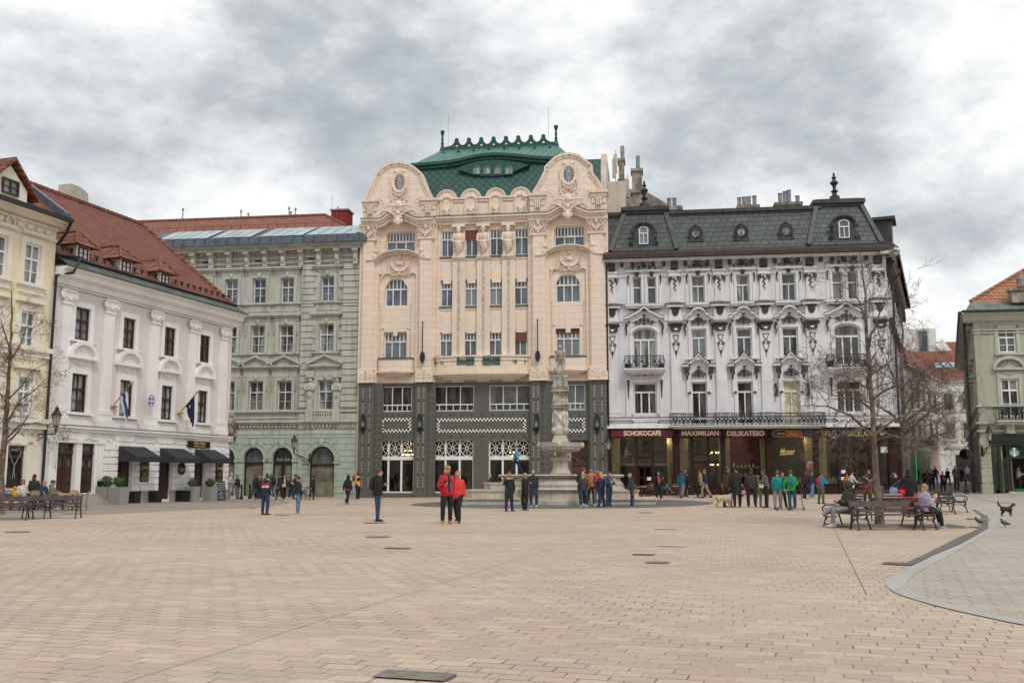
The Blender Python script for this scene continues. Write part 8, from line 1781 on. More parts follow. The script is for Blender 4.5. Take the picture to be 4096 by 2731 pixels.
# ==== PEOPLE
bk=(.012,.012,.014);nv=(.016,.022,.05);jn=(.03,.06,.12);lj=(.10,.17,.27);gy=(.16,.16,.17);wh=(.6,.59,.57)
hb=(.06,.03,.02);hk=(.012,.01,.01);bl=(.42,.27,.11);gr_=(.30,.29,.28);br=(.05,.035,.02)
def seatp(px,py,z):r=ray(px,py);k=(z-CAM.z)/r.z;return CAM+r*k
P_={}
def pp(key,x,feet,head,face,label,**k):
 p=gpt(x,feet);h=(feet-head)*p.y/3982*1.0/(1.03 if k.get('hat')else 1.0)
 P_[key]=(*person(p,face,h,label,**k),h/1.75,face);return P_[key]
for row in[('a0',947,1995,1903,120,'person in dark jacket half hidden behind the silver statue',dict(top=bk,legs=gy)),('a1',1018,1999,1900,-80,'person in navy hooded jacket and jeans leading the walking group',dict(top=nv,legs=jn,pose='walk',shoes=wh,hood=1)),('a2',1030,1996,1898,150,'dark haired person behind the navy jacket in the group by the arches',dict(top=hb,legs=bk)),('a3',1041,1997,1903,170,'person with bushy black hair deep in the group by the arches',dict(top=bk,legs=nv,hair=hk)),('a4',1036,2001,1911,-20,'short blonde person in black jacket walking in the group',dict(top=bk,legs=bk,hair=bl,shoes=wh)),('a5',1050,2001,1913,10,'grey haired person in purple quilted jacket in the group',dict(top=(.13,.02,.11),legs=jn,hair=gr_,puff=1.1)),('a6',1066,1997,1896,-40,'tall person in dark clothes behind the old man with the cap',dict(top=nv,legs=bk)),('a7',1084,2000,1893,-60,'person in green hood with olive coat and blue jeans',dict(top=(.05,.055,.03),legs=lj,hood=2,hat=(.0,.22,.09),pose='walk',coat=.4,shoes=(.15,.03,.02))),('om',1061,2058,1904,35,'old man in navy, white and red padded jacket holding a paper',dict(top=nv,legs=(.02,.04,.10),hat=nv,hood=3,puff=1.12,hair=gr_,look=-30,inner=(.5,.01,.02),tilt=4)),('a8',1117,1999,1894,-90,'person in dark navy uniform style jacket striding left',dict(top=nv,legs=bk,pose='walk',wide=1.15)),('a9',1135,1996,1905,150,'blonde person in white top with black jacket in the group',dict(top=bk,legs=bk,hair=bl,inner=wh,shoes=wh)),('a10',1163,1995,1908,160,'black haired person in black coat walking beside the pram side',dict(top=bk,legs=jn,hair=hk,pose='walk',shoes=wh)),('a11',1180,1996,1900,-70,'brown haired person just behind the woman in sunglasses',dict(top=bk,legs=jn)),('wf',1190,2056,1910,-90,'woman in black quilted jacket, sunglasses and light jeans with ice cream',dict(top=bk,legs=lj,hair=(.07,.025,.02),pose='face',shoes=gr_,puff=1.12)),('a12',1252,1998,1907,-90,'long haired woman in short black dress pushing the pram',dict(top=bk,legs=bk,hair=hk,long=1,coat=.3,pose='phone')),('bp',1390,2016,1903,15,'person in black hoodie with backpack walking away by the dark pier',dict(top=bk,legs=bk,hood=2,pose='walk',inner=None)),('or',1430,1996,1894,-65,'person in black and orange padded jacket carrying a small child',dict(top=(.75,.33,.03),legs=bk,hair=hk,pose='both',shoes=bk)),('ph',1508,2084,1885,82,'bearded man in black hoodie and jeans looking at his phone',dict(top=bk,legs=(.02,.06,.12),hair=(.07,.045,.03),pose='phone',hood=1,wide=1.25,puff=1.15,skin=0,tilt=3)),('rm',1788,2095,1866,155,'man in red jacket, rainbow bobble hat and orange shoes',dict(top=(.48,.012,.02),legs=bk,hat=(.65,.10,.02),pose='phone',shoes=(.65,.16,.015),inner=(.012,.014,.035),wide=1.2,puff=1.12,look=-15,hood=1)),('rw',1830,2090,1887,190,'woman in coral jacket and black vest walking beside the man in red',dict(top=(.72,.05,.045),legs=bk,hair=(.28,.16,.07),long=.35,pose='walk',look=25)),('cw',1962,1994,1901,-85,'balding person in dark coat and jeans by the bank window',dict(top=nv,legs=jn,hair=gr_,coat=.4)),('fc',2036,2044,1891,150,'woman in black coat with fur collar and handbag',dict(top=bk,legs=(.02,.035,.07),hair=hb,coat=.7,pose='face',look=-30)),('cm',2100,2042,1897,50,'grey haired person in black taking a photo of the fountain',dict(top=bk,legs=bk,hair=gr_,pose='photo',wide=1.1)),('wj',2134,2027,1886,5,'white haired man in navy with a quilted jacket tied at the waist',dict(top=nv,legs=(.02,.05,.11),hair=(.4,.39,.37),wide=1.2,shoes=wh,skirt=(.03,.035,.06))),('d1',2329,2022,1874,55,'tall man in grey sweater and black trousers in the young group',dict(top=(.17,.175,.18),legs=bk,hair=(.1,.08,.06),shoes=wh,tilt=6)),('d2',2334,2027,1894,5,'woman with long blonde ponytail, dark top and blue jeans',dict(top=(.045,.047,.055),legs=(.02,.06,.10),hair=bl,long=.8,shoes=wh)),('d3',2367,2019,1875,178,'young man in mustard orange jacket over a grey hoodie',dict(top=(.52,.17,.012),legs=bk,hair=hk,inner=gr_,shoes=bk)),('d4',2393,2022,1881,195,'person in red jacket and sunglasses at the back of the group',dict(top=(.50,.03,.015),legs=gy,hair=hb,pose='both',shoes=wh)),('d5',2405,2026,1894,-30,'blonde person in navy jacket and jeans with back to the camera',dict(top=nv,legs=(.015,.04,.10),hair=(.5,.34,.15),long=.3,shoes=bk)),('d6',2437,2026,1891,140,'woman with long dark hair in blue padded jacket holding a phone',dict(top=(.02,.04,.11),legs=(.02,.05,.09),hair=hb,long=.7,pose='both',inner=(.04,.14,.19))),('d7',2528,2026,1898,-80,'ginger haired person in dark teal padded jacket with orange bag',dict(top=(.015,.05,.065),legs=(.02,.05,.10),hair=(.55,.30,.10),puff=1.15,tilt=6,hood=1)),('e1',2635,2001,1890,178,'woman in open black coat over a pink top walking to the camera',dict(top=bk,legs=bk,hair=hb,inner=(.8,.01,.14),pose='both',shoes=wh,coat=.2)),('e3',2727,1992,1883,25,'person in teal hoodie and dark trousers walking along the cafe',dict(top=(.01,.10,.15),legs=gy,hair=hk,pose='walk',hood=1)),('e4',2742,1988,1881,150,'dark haired person walking close behind the teal hoodie',dict(top=nv,legs=(.2,.1,.05),hair=hb)),('e5',2754,1991,1886,-65,'person in black tracksuit with white sleeve stripe and cap',dict(top=bk,legs=bk,hat=bk,hood=3,pose='walk',shoes=wh)),('e6',2803,1988,1881,-60,'person in dusty beige jacket walking into the doorway',dict(top=(.32,.20,.15),legs=bk,pose='walk')),('e7',2822,1991,1878,-70,'person in navy jacket and khaki trousers walking left',dict(top=nv,legs=(.30,.23,.15),hair=(.16,.10,.06),pose='walk',shoes=bk)),('f1',2912,2028,1868,55,'man in brown jacket and flat cap with his arm round the woman',dict(top=(.055,.038,.02),legs=(.04,.035,.033),hat=(.09,.075,.05),hood=3,pose='phone',wide=1.15)),('f2',2950,2029,1873,-15,'woman in long black padded coat beside the man in flat cap',dict(top=(.015,.015,.02),legs=bk,hair=hk,coat=.7,puff=1.15,shoes=(.15,.02,.03))),('f3',3008,2029,1879,20,'woman in dark padded vest with yellow bag',dict(top=(.05,.033,.032),legs=bk,hair=(.08,.035,.025),puff=1.2,wide=1.1,hood=1,shoes=bk)),('f4',3034,2028,1906,40,'child in mint leggings and pink shoes',dict(top=(.45,.36,.05),legs=(.22,.38,.34),hair=bl,shoes=(.5,.05,.10))),('f5',3068,2029,1882,-65,'long haired woman in olive jacket with white bag looking down',dict(top=(.10,.12,.085),legs=bk,hair=(.09,.04,.025),long=.9,pose='both',tilt=8,shoes=bk)),('f6',3114,2037,1888,25,'boy in teal padded jacket and grey trousers on a scooter',dict(top=(.0,.24,.21),legs=(.27,.23,.23),hair=(.16,.08,.04),puff=1.25,pose='phone')),('f7',3133,2034,1893,170,'dark haired boy behind the teal jacket',dict(top=bk,legs=bk,hair=(.12,.06,.04))),('f8',3168,2038,1886,20,'boy in bright green jacket and jeans with a scooter',dict(top=(.01,.42,.04),legs=(.02,.07,.13),hair=(.14,.07,.035),pose='phone',shoes=(.5,.14,.05))),('f9',3224,1994,1881,50,'bearded person in maroon hooded jacket walking right',dict(top=(.08,.012,.035),legs=bk,hair=hk,pose='walk',hood=1)),('f10',3249,1995,1884,60,'person in navy padded jacket and light blue jeans walking right',dict(top=(.02,.03,.055),legs=(.10,.20,.32),hair=(.07,.05,.04),pose='walk',shoes=(.25,.35,.4))),('f11',3287,2014,1893,60,'woman in turquoise jacket and olive trousers with red backpack',dict(top=(.0,.28,.46),legs=(.10,.11,.055),hair=hb,pose='both',inner=gr_)),('g2',3388,1986,1889,80,'dark haired person in mustard coat walking by the china shop',dict(top=(.42,.17,.02),legs=bk,hair=hk,long=.4,coat=.3,pose='walk')),('g3',3410,1990,1885,85,'person in long white jacket with black bag and ice cream',dict(top=(.66,.63,.62),legs=nv,hair=hk,long=.3,coat=.4,pose='walk',shoes=wh)),('g4',3482,1992,1882,-100,'person in navy facing the child in red hat',dict(top=nv,legs=(.1,.06,.03),hair=hb)),('g5',3472,2026,1896,30,'person in red hat and red jacket with brown trousers',dict(top=(.5,.01,.02),legs=(.10,.05,.02),hat=(.25,.01,.03),shoes=(.2,.02,.03))),('g6',3642,2067,1883,35,'woman with bushy black hair, black coat and coral trousers',dict(top=bk,legs=(.72,.06,.06),hair=hk,puff=1.15,hood=1,long=.2,wide=1.15,coat=.2)),('s1',3669,1939,1869,180,'person all in black at the left wall of the side street',dict(top=bk,legs=bk,wide=1.15)),('s2',3701,1961,1882,175,'reddish haired woman in long dark padded coat in the side street',dict(top=(.02,.018,.025),legs=bk,hair=(.2,.09,.05),coat=.6,pose='both')),('s3',3728,1964,1883,180,'woman in dark navy coat walking out of the side street',dict(top=nv,legs=bk,hair=hk,coat=.6,pose='both')),('s4',3743,1937,1866,180,'white haired man in dark red vest with striped sleeves',dict(top=(.2,.01,.02),legs=jn,hair=(.5,.5,.48))),('s5',3774,1967,1888,178,'woman in black coat with red scarf in the side street',dict(top=bk,legs=bk,hair=hb,inner=(.65,.01,.04),coat=.6,pose='both')),('s6',3793,1942,1874,185,'person in open dark jacket walking behind the red scarf',dict(top=bk,legs=bk,hair=hb,pose='walk')),('s7',3830,1961,1881,180,'grey haired woman in long tan vest with pale sleeves',dict(top=(.22,.155,.115),legs=bk,hair=(.4,.4,.4),coat=.6,pose='both')),('s8',3823,1934,1866,0,'tall person in teal top far up the side street',dict(top=(.01,.11,.13),legs=bk)),('s9',3846,1930,1866,-60,'person in black coat by the right wall of the side street',dict(top=bk,legs=bk,hair=hb,coat=.4)),('s10',3853,1932,1872,20,'person in navy coat next to the right wall of the side street',dict(top=nv,legs=nv,coat=.4)),('s11',3871,1927,1861,180,'person in cap nearest the olive house wall',dict(top=gy,legs=bk,hat=bk)),('s12',3757,1928,1874,180,'person in dark brown among the far crowd',dict(top=hb,legs=bk)),('s13',3766,1926,1870,0,'person in charcoal among the far crowd',dict(top=(.03,.03,.033),legs=bk)),('s14',3781,1925,1873,180,'person in crimson among the far crowd',dict(top=(.3,.01,.02),legs=bk)),('s15',3803,1926,1872,0,'person in pale grey among the far crowd',dict(top=(.35,.34,.33),legs=bk)),('s16',3812,1925,1870,180,'person in rosy scarf among the far crowd',dict(top=bk,legs=bk,inner=(.5,.1,.1))),('s17',3835,1925,1868,0,'person in white shirt among the far crowd',dict(top=wh,legs=bk,hair=hk)),('s18',3712,1936,1880,180,'person in pink brown coat behind the reddish haired woman',dict(top=(.12,.05,.05),legs=bk)),('s19',3791,1924,1876,0,'person in forest green among the far crowd',dict(top=(.01,.05,.03),legs=bk))]:
 k,x,ft,hd_,fc,lab,kw=row;pp(k,x,ft,hd_,fc,lab,**kw)
 # extra clothing details of the nearest figures
def band(key,c,z0,z1,rx,ry,name='jacket_panel'):
 root=P_[key][0];k=P_[key][4];m=MB();loft(m,[(V3((0,0,z0*k)),rx*k,ry*k),(V3((0,0,z1*k)),rx*k*.99,ry*k)],14);m.build(name,cloth(c),root,True)
band('om',(.55,.01,.02),1.32,1.44,.226,.17);band('om',wh,1.24,1.33,.232,.176,'white_stripe');band('or',bk,1.24,1.46,.215,.16);band('bp',(.7,.05,.25),.86,.93,.20,.155,'pink_hem')
r_,J,ch,hd,k,fc=P_['rm'];m=MB();m.blob(*(V3((0,-.01,.155+.0))*k+r_.matrix_basis.to_3x3().inverted()@(hd-V3(r_.location))),.045*k,.045*k,.045*k,8,6);m.build('pompom',cloth((.01,.08,.4)),r_,True)
for z,c in((.035,(.7,.45,.03)),(.07,(.65,.5,.05)),(.10,(.05,.4,.45))):
 m=MB();l=V3((0,-.012*k,z*k))+r_.matrix_basis.to_3x3().inverted()@(hd-V3(r_.location));q=sqrt(max(.02,1-((z-.055)/.088)**2));loft(m,[(l,.099*k*q,.113*k*q),(l+V3((0,0,.028)),.095*k*q,.108*k*q)],12);m.build('hat_stripe',cloth(c),r_,True)
o=lettering('OK',.17*k,0,0,0,mat('print_cyan',(.02,.55,.62),.6).name,r_,'shirt_print',ext=.004);o.rotation_euler=(0,R(90),R(180));o.location=(.0,.16*k,1.18*k)
r_,J,ch,hd,k,fc=P_['fc'];m=MB();l=V3((0,0,1.46*k));m.tube([l+V3((cos(q*.52)*.15,sin(q*.52)*.12,0))for q in range(12)],.045,6,True);m.build('fur_collar',cloth((.45,.33,.19)),r_,True)
for key,hand,nm,lab,sz in(('ph','wR','phone','black phone in the bearded man\'s hand',.075),('rm','wR','phone','black phone held by the man in red',.075),('cm','wR','phone','phone raised by the grey haired photographer',.075),('d6','wR','phone','white phone held by the long haired woman',.07),('om','wL','paper','folded white paper in the old man\'s hand',.16),('wf','wR','ice_cream','ice cream cone in the hand of the woman in sunglasses',.05),('g3','wR','ice_cream','ice cream held by the person in the long white jacket',.05)):
 p=P_[key][1][hand]+V3((0,-.03,.06))+Matrix.Rotation(R(-P_[key][5]),3,'Z')@V3((0,.07,0));m=MB()
 if nm=='ice_cream':m.lathe([(.004,-.08),(.025,0)],8);m.blob(0,0,.02,.032,.032,.035);mt=cloth((.7,.55,.4))
 else:m.box(-sz*.5,sz*.5,-.008,.008,-sz,sz);mt='white_paint' if'white' in lab else'black_paint'
 o=m.build(nm,mt);o.location=p;o.rotation_euler=(R(-35),0,R(-P_[key][5]));tag(o,lab,nm.replace('_',' '))
for key,c,lab in(('ph',bk,'black backpack of the bearded man'),('bp',bk,'black backpack with white marks on the person walking away'),('a7',bk,'black backpack over the olive coat'),('d1',bk,'dark backpack of the man in grey sweater'),('f8',(.02,.16,.22),'teal blue backpack on the boy in green'),('f11',(.45,.01,.04),'red backpack on the woman in turquoise')):
 bagpack(P_[key][2],P_[key][5],c,lab,P_[key][4])
for key,off,c,lab,st in(('fc',(-.34,-.02,.92),(.42,.31,.16),'tan handbag on the arm of the woman with fur collar',(-.2,0,1.3)),('cm',(-.26,.1,.88),(.5,.5,.48),'silver camera bag of the photographer',(-.1,0,1.45)),('d7',(-.12,-.22,.82),(.55,.14,.02),'orange leather shoulder bag',(.1,.0,1.42)),('f2',(.26,-.1,.68),(.55,.24,.22),'pink shoulder bag of the woman in the long coat',(-.1,0,1.4)),('f3',(.24,.1,1.0),(.75,.5,.02),'yellow carrier bag by the padded vest',(.2,.1,1.2)),('f5',(-.2,.2,1.02),wh,'small white bag of the woman in olive',(.1,0,1.4)),('g3',(.1,-.2,1.0),bk,'small black bag on the white jacket',(.0,0,1.4)),('g6',(-.2,-.2,.95),(.7,.01,.03),'red shoulder bag on the black coat',(.1,0,1.42)),('g6',(-.55,-.05,1.0),(.25,.3,.5),'colourful patterned tote bag of the woman in coral trousers',(-.25,0,1.42)),('a9',(.1,.25,1.05),(.6,.5,.3),'printed cloth bag in the walking group',(.1,0,1.35)),('s5',(-.1,.25,.9),bk,'black handbag of the woman with red scarf',(0,.1,1.1)),('a12',(-.1,.1,.85),bk,'black bag of the woman with the pram',(.1,0,1.4))):
 T3=Matrix.Rotation(R(-P_[key][5]),3,'Z');p0=V3(P_[key][0].location);k=P_[key][4];handbag(p0+T3@V3(off)*k,c,lab,1.2 if'tote' in lab or'carrier' in lab else.9,p0+T3@V3(st)*k)
 # child carried, boy on the basin rim, people behind glass
r_,J,ch,hd,k,fc=P_['or'];person(ch+V3((-.30,-.12,-.22)),60,.95,'small child in beige bobble hat carried in the arms',pose='sit',top=(.16,.05,.05),hat=(.4,.28,.22),legs=jn)
rb=dpt(2067,1894,Yc-R0*.98);person(rb+V3((0,.05,.0)),-85,112*rb.y/3982,'boy in light blue hoodie walking on the rim of the fountain basin',pose='walk',top=(.10,.30,.50),legs=(.015,.03,.07),hair=hb,look=60)
p=D_.W(D_.L(4077,1955,1.0)[0],1.0,gd+.2);person(p,90,1.72,'person in beige vest standing inside the coffee shop door',top=(.45,.38,.30),legs=bk,pose='both',hair=hb)
for(X,z_,y_,f,lab,c)in((425,None,2.2,90,'person in white shirt seated at the upper cafe window',wh),):
 p=B.W(B.L(*b5(X,500),1.6)[0],1.6,mezz[2]+.45);person(p,f,1.7,lab,pose='sit',top=c,legs=jn,hair=hb)
for X,c,lab in((435,(.3,.3,.3),'guest in striped top behind the left bank window'),(480,(.3,.18,.03),'guest in ochre behind the left bank window'),(1010,(.25,.08,.10),'guest in plum behind the middle bank window'),(1065,(.2,.3,.3),'guest in pale blue behind the middle bank window')):
 person(A.W(A.L(*qz(X,1000),1.5)[0],1.5,.55),90 if X in(435,1010)else-90,1.7,lab,pose='sit',top=c,legs=bk,hair=hb)
p=gpt(1932,1983);person(p+V3((0,0,.38)),-60,1.7,'crouched street artist in brown cap and dark coat by the bank wall',pose='eat',top=(.035,.025,.02),legs=bk,hat=(.08,.04,.02),tilt=30);m=MB();m.lathe([(.18,0),(.16,.34),(.18,.36)],10);o=m.build('folding_stool','dark_iron');o.location=p;tag(o,'low stool under the crouched street artist','stool')
# ==== BENCHES AND CAFE FURNITURE
mat('bench_plank',(.085,.052,.055),.5,.25,5,.15);mat('cast_iron',(.022,.024,.027),.42,.3,6,.2,spec=.7)
def make_bench(L_):
 t=thing('park_bench','x','bench');m=MB()
 for k in range(3):m.box(-L_/2,L_/2,-.26+k*.165,-.12+k*.165,.425+(.012 if k==1 else.02),.455+(.012 if k==1 else.02))
 m.build('seat','bench_plank',t);m=MB();T=Matrix.Translation((0,.27,.66))@Matrix.Rotation(R(-14),4,'X');m.T=T;m.box(-L_/2,L_/2,-.015,.015,.02,.20);m.mark();m.box(-L_/2,L_/2,-.015,.015,-.14,-.06);m.T=None;m.build('backrest','bench_plank',t)
 for x_ in(-L_/2+.03,L_/2-.03):
  m=MB();m.tube([(x_,.34,.90),(x_,.30,.78),(x_,.24,.60),(x_,.22,.45),(x_,.26,.25),(x_,.33,.03)],[.018,.024,.026,.028,.026,.03],7);
  m.tube([(x_,.22,.45),(x_,0,.41),(x_,-.26,.43)],.022,6);m.tube([(x_,-.26,.43),(x_,-.22,.30),(x_,-.27,.15),(x_,-.30,.03)],[.03,.026,.022,.028],7);m.tube([(x_,.24,.62),(x_,.12,.70),(x_,-.08,.70),(x_,-.25,.68),(x_,-.33,.60),(x_,-.31,.50),(x_,-.24,.47),(x_,-.19,.52),(x_,-.22,.58),(x_,-.27,.57)],[.022,.024,.026,.026,.026,.024,.022,.020,.016,.012],6)
  m.tube([(x_,.24,.38),(x_,.12,.30),(x_,-.02,.34),(x_,-.16,.30),(x_,-.24,.2)],.016,5);m.tube([(x_,-.22+cos(q*.7)*.06,.36+sin(q*.7)*.06)for q in range(9)],.013,4,True)
  for y_ in(.335,-.305):m.lathe([(.05,0),(.05,.02),(.025,.05)],8,(x_,y_))
  m.blob(x_,.35,.91,.03,.04,.03);m.build('end_frame','cast_iron',t,True)
 return t
bench0=make_bench(2.05);used_b=[0]
def bench(px,py,rz,lab,grp=None,L_=1,z=None,off=(0,0)):
 p=gpt(px,py)if z is None else V3(z);p=p+V3((*off,0))
 if not used_b[0]:o=bench0;o.location=p;o.rotation_euler=(0,0,R(rz));o['label']=lab;used_b[0]=1
 else:o=copytree(bench0,lab,p,R(rz))
 o['group']='cast iron benches on the square';return o
T1=gpt(3520,2099)
bF=V3((gpt(3508,2112).x,30.6,0));bL=V3((gpt(3338,2100).x-.05,31.9,0));bR=V3((gpt(3695,2114).x+.02,31.6,0));bB=V3((gpt(3555,2081).x+.25,36.2,0))
bench(0,0,3,'long bench facing the camera in front of the right tree',z=bF);bench(0,0,-84,'bench left of the tree with the hooded man on it',z=bL);bench(0,0,80,'bench right of the tree with the woman in lilac on it',z=bR);bench(0,0,180,'bench behind the right tree, turned away from the camera',z=bB)
bench(3420,2032,-95,'bench seen end on behind the hooded man');bench(3578,2030,178,'short looking bench beyond the ring, left of the woman in black');bench(3760,2052,84,'nearer of the two side-on benches right of the lilac woman');bench(3806,2045,86,'farther of the two side-on benches right of the lilac woman')
bench(92,2074,3,'front bench on the left, before the cafe chairs',off=(-.1,0));bench(172,2074,4,'bench continuing the left row nearest the camouflage jacket',off=(.1,.5));bench(8,2079,2,'bench cut by the left edge of the photo')
person(bL+V3((-.02,-.2,.50)),-86,1.78,'hooded person in olive parka sitting cross-legged on the left tree bench',pose='cross',top=(.045,.04,.016),legs=(.26,.235,.25),hood=2,puff=1.25,shoes=wh,tilt=-6,coat=.2)
r_=person(bR+V3((.05,-.45,.50)),84,1.66,'long haired blonde woman in lilac jacket eating on the right tree bench',pose='eat',top=(.42,.33,.47),legs=bk,hair=(.42,.27,.12),long=1.0,puff=1.3,shoes=(.4,.35,.42));m=MB();m.blob(0,0,0,.07,.05,.05);m.blob(.02,0,.05,.045,.04,.04);o=m.build('wrapped_snack',cloth((.75,.5,.2)),None,True);o.location=(r_[1]['wR']+r_[1]['wL'])/2+V3((.08,0,.06));tag(o,'yellow wrapped snack held by the woman in lilac','snack')
m=MB();[m.box(-2.0+.11*k,-1.94+.11*k,-1.0,1.0,0,.02)for k in range(37)if abs(-1.97+.11*k)>.3];[m.box(-2.03,2.1,y_,y_+.05,-.0,.018)for y_ in(-1.03,-.35,.3,.98)];o=m.build('tree_grate','cover_iron');o.location=T1+V3((.2,-.6,.014));o.rotation_euler=(0,0,R(-8));tag(o,'iron grate round the foot of the right tree','grate')
# bronze soldier leaning on a bench back
mat('bronze_grey',(.10,.105,.11),.4,.35,3,.2,metal=.6);p=gpt(3520,2036);kn2,J_,ch_,hd_=person(p,-88,1.9,'x',pose='lean',tilt=52,coat=.5,wide=1.3,puff=1.2);kn2 .name='bronze_statue';kn2['label']='bronze soldier in a cocked hat leaning forward over a bench back';kn2['category']='statue';q_=Matrix.Rotation(R(-88),3,'Z').inverted().to_3x3();m=MB();l=Matrix.Rotation(R(88),3,'Z')@(hd_-p);m.slab([(-.3,-.02),(.3,-.02),(.22,.12),(0,.2),(-.22,.12)],-.06,.06);m.v=[(a+l.x,b_+l.y,c+l.z+.08)for a,b_,c in m.v];m.build('cocked_hat','bronze_grey',kn2)
mat('silver_paint',(.48,.47,.45),.45,.2,5,.2,metal=.35);p=gpt(917,1997);kn3,*_=person(p,95,1.74,'x',pose='phone',coat=.75,puff=1.2,tilt=6);kn3 .name='silver_statue';kn3['label']='silver statue of a man in a long coat by the rose house corner';kn3['category']='statue'
for K_,M_ in((kn2,'bronze_grey'),(kn3,'silver_paint')):
 for c_ in list(K_.children):
  for q_ in[c_]+list(c_.children):q_.data.materials.clear();q_.data.materials.append(MATS[M_])
m=MB();m.box(.32,.58,-.14,.14,0,.98);m.build('post','chimney_stone',kn3)
# rattan chairs and tables
mat('rattan',(.27,.19,.11),.6,.35,14,.3);mat('rattan_brown',(.10,.045,.03),.6,.35,14,.3);mat('bentwood',(.38,.18,.05),.45,.25,6);mat('wicker_weave',(.40,.34,.26),.7,.25,30,.3)
def make_chair(mt,wv):
 t=thing('cafe_chair','x','chair');m=MB();m.lathe([(.21,.43),(.23,.44),(.23,.465),(.2,.475)],12,sy=.95);m.build('seat',wv,t);m=MB()
 P=[(-.24,-.22,.66),(-.27,0,.67),(-.25,.16,.74),(-.2,.25,.84),(-.08,.29,.91),(.08,.29,.91),(.2,.25,.84),(.25,.16,.74),(.27,0,.67),(.24,-.22,.66)];m.tube(P,.018,5);m.tube([(-.24,-.22,.66),(-.22,-.18,.44)],.015,5);m.tube([(.24,-.22,.66),(.22,-.18,.44)],.015,5);m.build('arm_hoop',mt,t,True);m=MB()
 m.add([(-.2,.25,.84),(-.08,.29,.905),(.08,.29,.905),(.2,.25,.84),(.17,.2,.47),(-.17,.2,.47),(-.2,.262,.84),(-.08,.302,.905),(.08,.302,.905),(.2,.262,.84),(.17,.212,.47),(-.17,.212,.47)],[(0,1,2,3,4,5),(11,10,9,8,7,6)]);m.build('backrest',wv,t);m=MB()
 for a,b_ in((-1,-1),(1,-1),(1,1),(-1,1)):m.tube([(a*.17,b_*.16,.44),(a*.21,b_*.22,0)],.016,5);m.mark()
 m.each('leg',mt,t);m=MB();m.ring(0,0,0,.17,.17,.01,10,3);m.v=[(x_,z_,y_+.2)for x_,y_,z_ in m.v];m.build('stretcher',mt,t);return t
def make_table(mt,sqr):
 t=thing('cafe_table','x','table');m=MB();(m.box(-.36,.36,-.36,.36,.72,.75)if sqr else m.lathe([(.33,.72),(.35,.73),(.35,.75),(.3,.755)],18));m.build('tabletop',mt,t);m=MB();m.lathe([(.05,.02),(.035,.1),(.035,.72)],8);m.box(-.25,.25,-.03,.03,0,.03);m.box(-.03,.03,-.25,.25,0,.03);m.build('pedestal','black_paint',t);return t
ch1,ch2,tb1,tb2=make_chair('rattan','wicker_weave'),make_chair('rattan_brown','rattan_brown'),make_table('bentwood',1),make_table('pale_wood',0);use={}
def put(o,px,py,rz,lab,grp,off=(0,0)):
 if px<400:py=max(py,2039)
 p=gpt(px,py)+V3((*off,0));o2=o
 if id(o)in use:o2=copytree(o)
 use[id(o)]=1;o2 .location=p;o2 .rotation_euler=(0,0,R(rz));o2['label']=lab;o2['group']=grp;return o2
G1='rattan chairs of the left cafe';CH={}
for i,(x_,y_,rz,lab)in enumerate([(75,2036,60,'wicker chair with the yellow jacket on it'),(104,2034,-110,'wicker chair of the woman in white'),(135,2040,-150,'empty wicker chair turned to the camera before the blond guest'),(160,2033,0,'wicker chair under the blond guest in blue'),(198,2047,100,'wicker chair under the man in camouflage'),(243,2040,150,'empty wicker chair beside the legs of the man in camouflage'),(285,2030,5,'empty wicker chair behind the right cafe table'),(326,2042,-70,'rightmost wicker chair of the left cafe'),(30,2030,20,'wicker chair by the boy in blue'),(122,2027,150,'wicker chair of the man in black')]):CH[i]=put(ch1,x_,y_,rz,'x',G1);CH[i]['label']=lab
for x_,y_,lab in((40,2030,'wooden cafe table at the left edge'),(170,2036,'wooden cafe table between the seated guests'),(288,2040,'wooden cafe table right of the man in camouflage')):put(tb1,x_,y_,20,lab,'cafe tables before the yellow and rose houses')
def sitter(px,py,face,lab,**k):
 py=max(py,2040)if px<400 else py;p=gpt(px,py);person(p+V3((0,0,.50)),face,k.pop('h',1.7),lab,pose=k.pop('pose','sit'),**k)
sitter(203,2047,75,'man in camouflage jacket and blue cap sitting cross-legged',top=(.16,.17,.10),legs=jn,hat=(.01,.03,.2),hood=3,hair=gr_,pose='cross',shoes=gy,puff=1.15,wide=1.1)
sitter(160,2034,20,'blond guest in dark blue padded jacket',top=(.02,.05,.11),hair=(.4,.28,.18),long=.3,puff=1.2,tilt=12);sitter(120,2028,60,'man in black jacket leaning on the cafe table',top=bk,hair=hb,tilt=10);sitter(86,2034,150,'smiling woman in white padded jacket',top=(.66,.64,.6),legs=wh,hair=(.13,.05,.03),long=.3,puff=1.2)
sitter(8,2036,60,'child in bright blue jacket and grey hat at the left edge',top=(.01,.22,.6),hat=gr_,h=1.3,legs=gy);sitter(54,2042,80,'child in yellow jacket on the wicker chair',top=(.8,.42,.02),legs=(.4,.2,.45),h=1.1,hair=hb,hood=2);pp('st',130,2040,1899,-20,'standing woman in dark jacket and black cap at the left cafe',top=(.035,.03,.028),legs=bk,hair=hb,long=.5,hat=bk,pose='phone')
G2='dark wicker chairs before the chocolate cafe'
for i,(x_,y_,rz)in enumerate([(2470,1988,180),(2492,1987,10),(2556,1989,60),(2585,1986,-60),(2612,1983,20),(2640,1984,-90),(2681,1987,80),(2700,1983,-20),(2905,1989,30),(2935,1987,-60),(2985,1986,70)]):
 put(ch2,x_,y_,rz,['dark wicker chair at the basin edge','dark wicker chair with lilac cushion','dark chair left of the yellow table','dark chair right of the yellow table','dark chair behind the woman in pink','dark chair of the guest in jeans','dark chair with white blanket','dark chair by the teal hoodie','dark chair left of the cream dog','dark chair behind the man in flat cap','dark chair by the woman in padded vest'][i],G2)
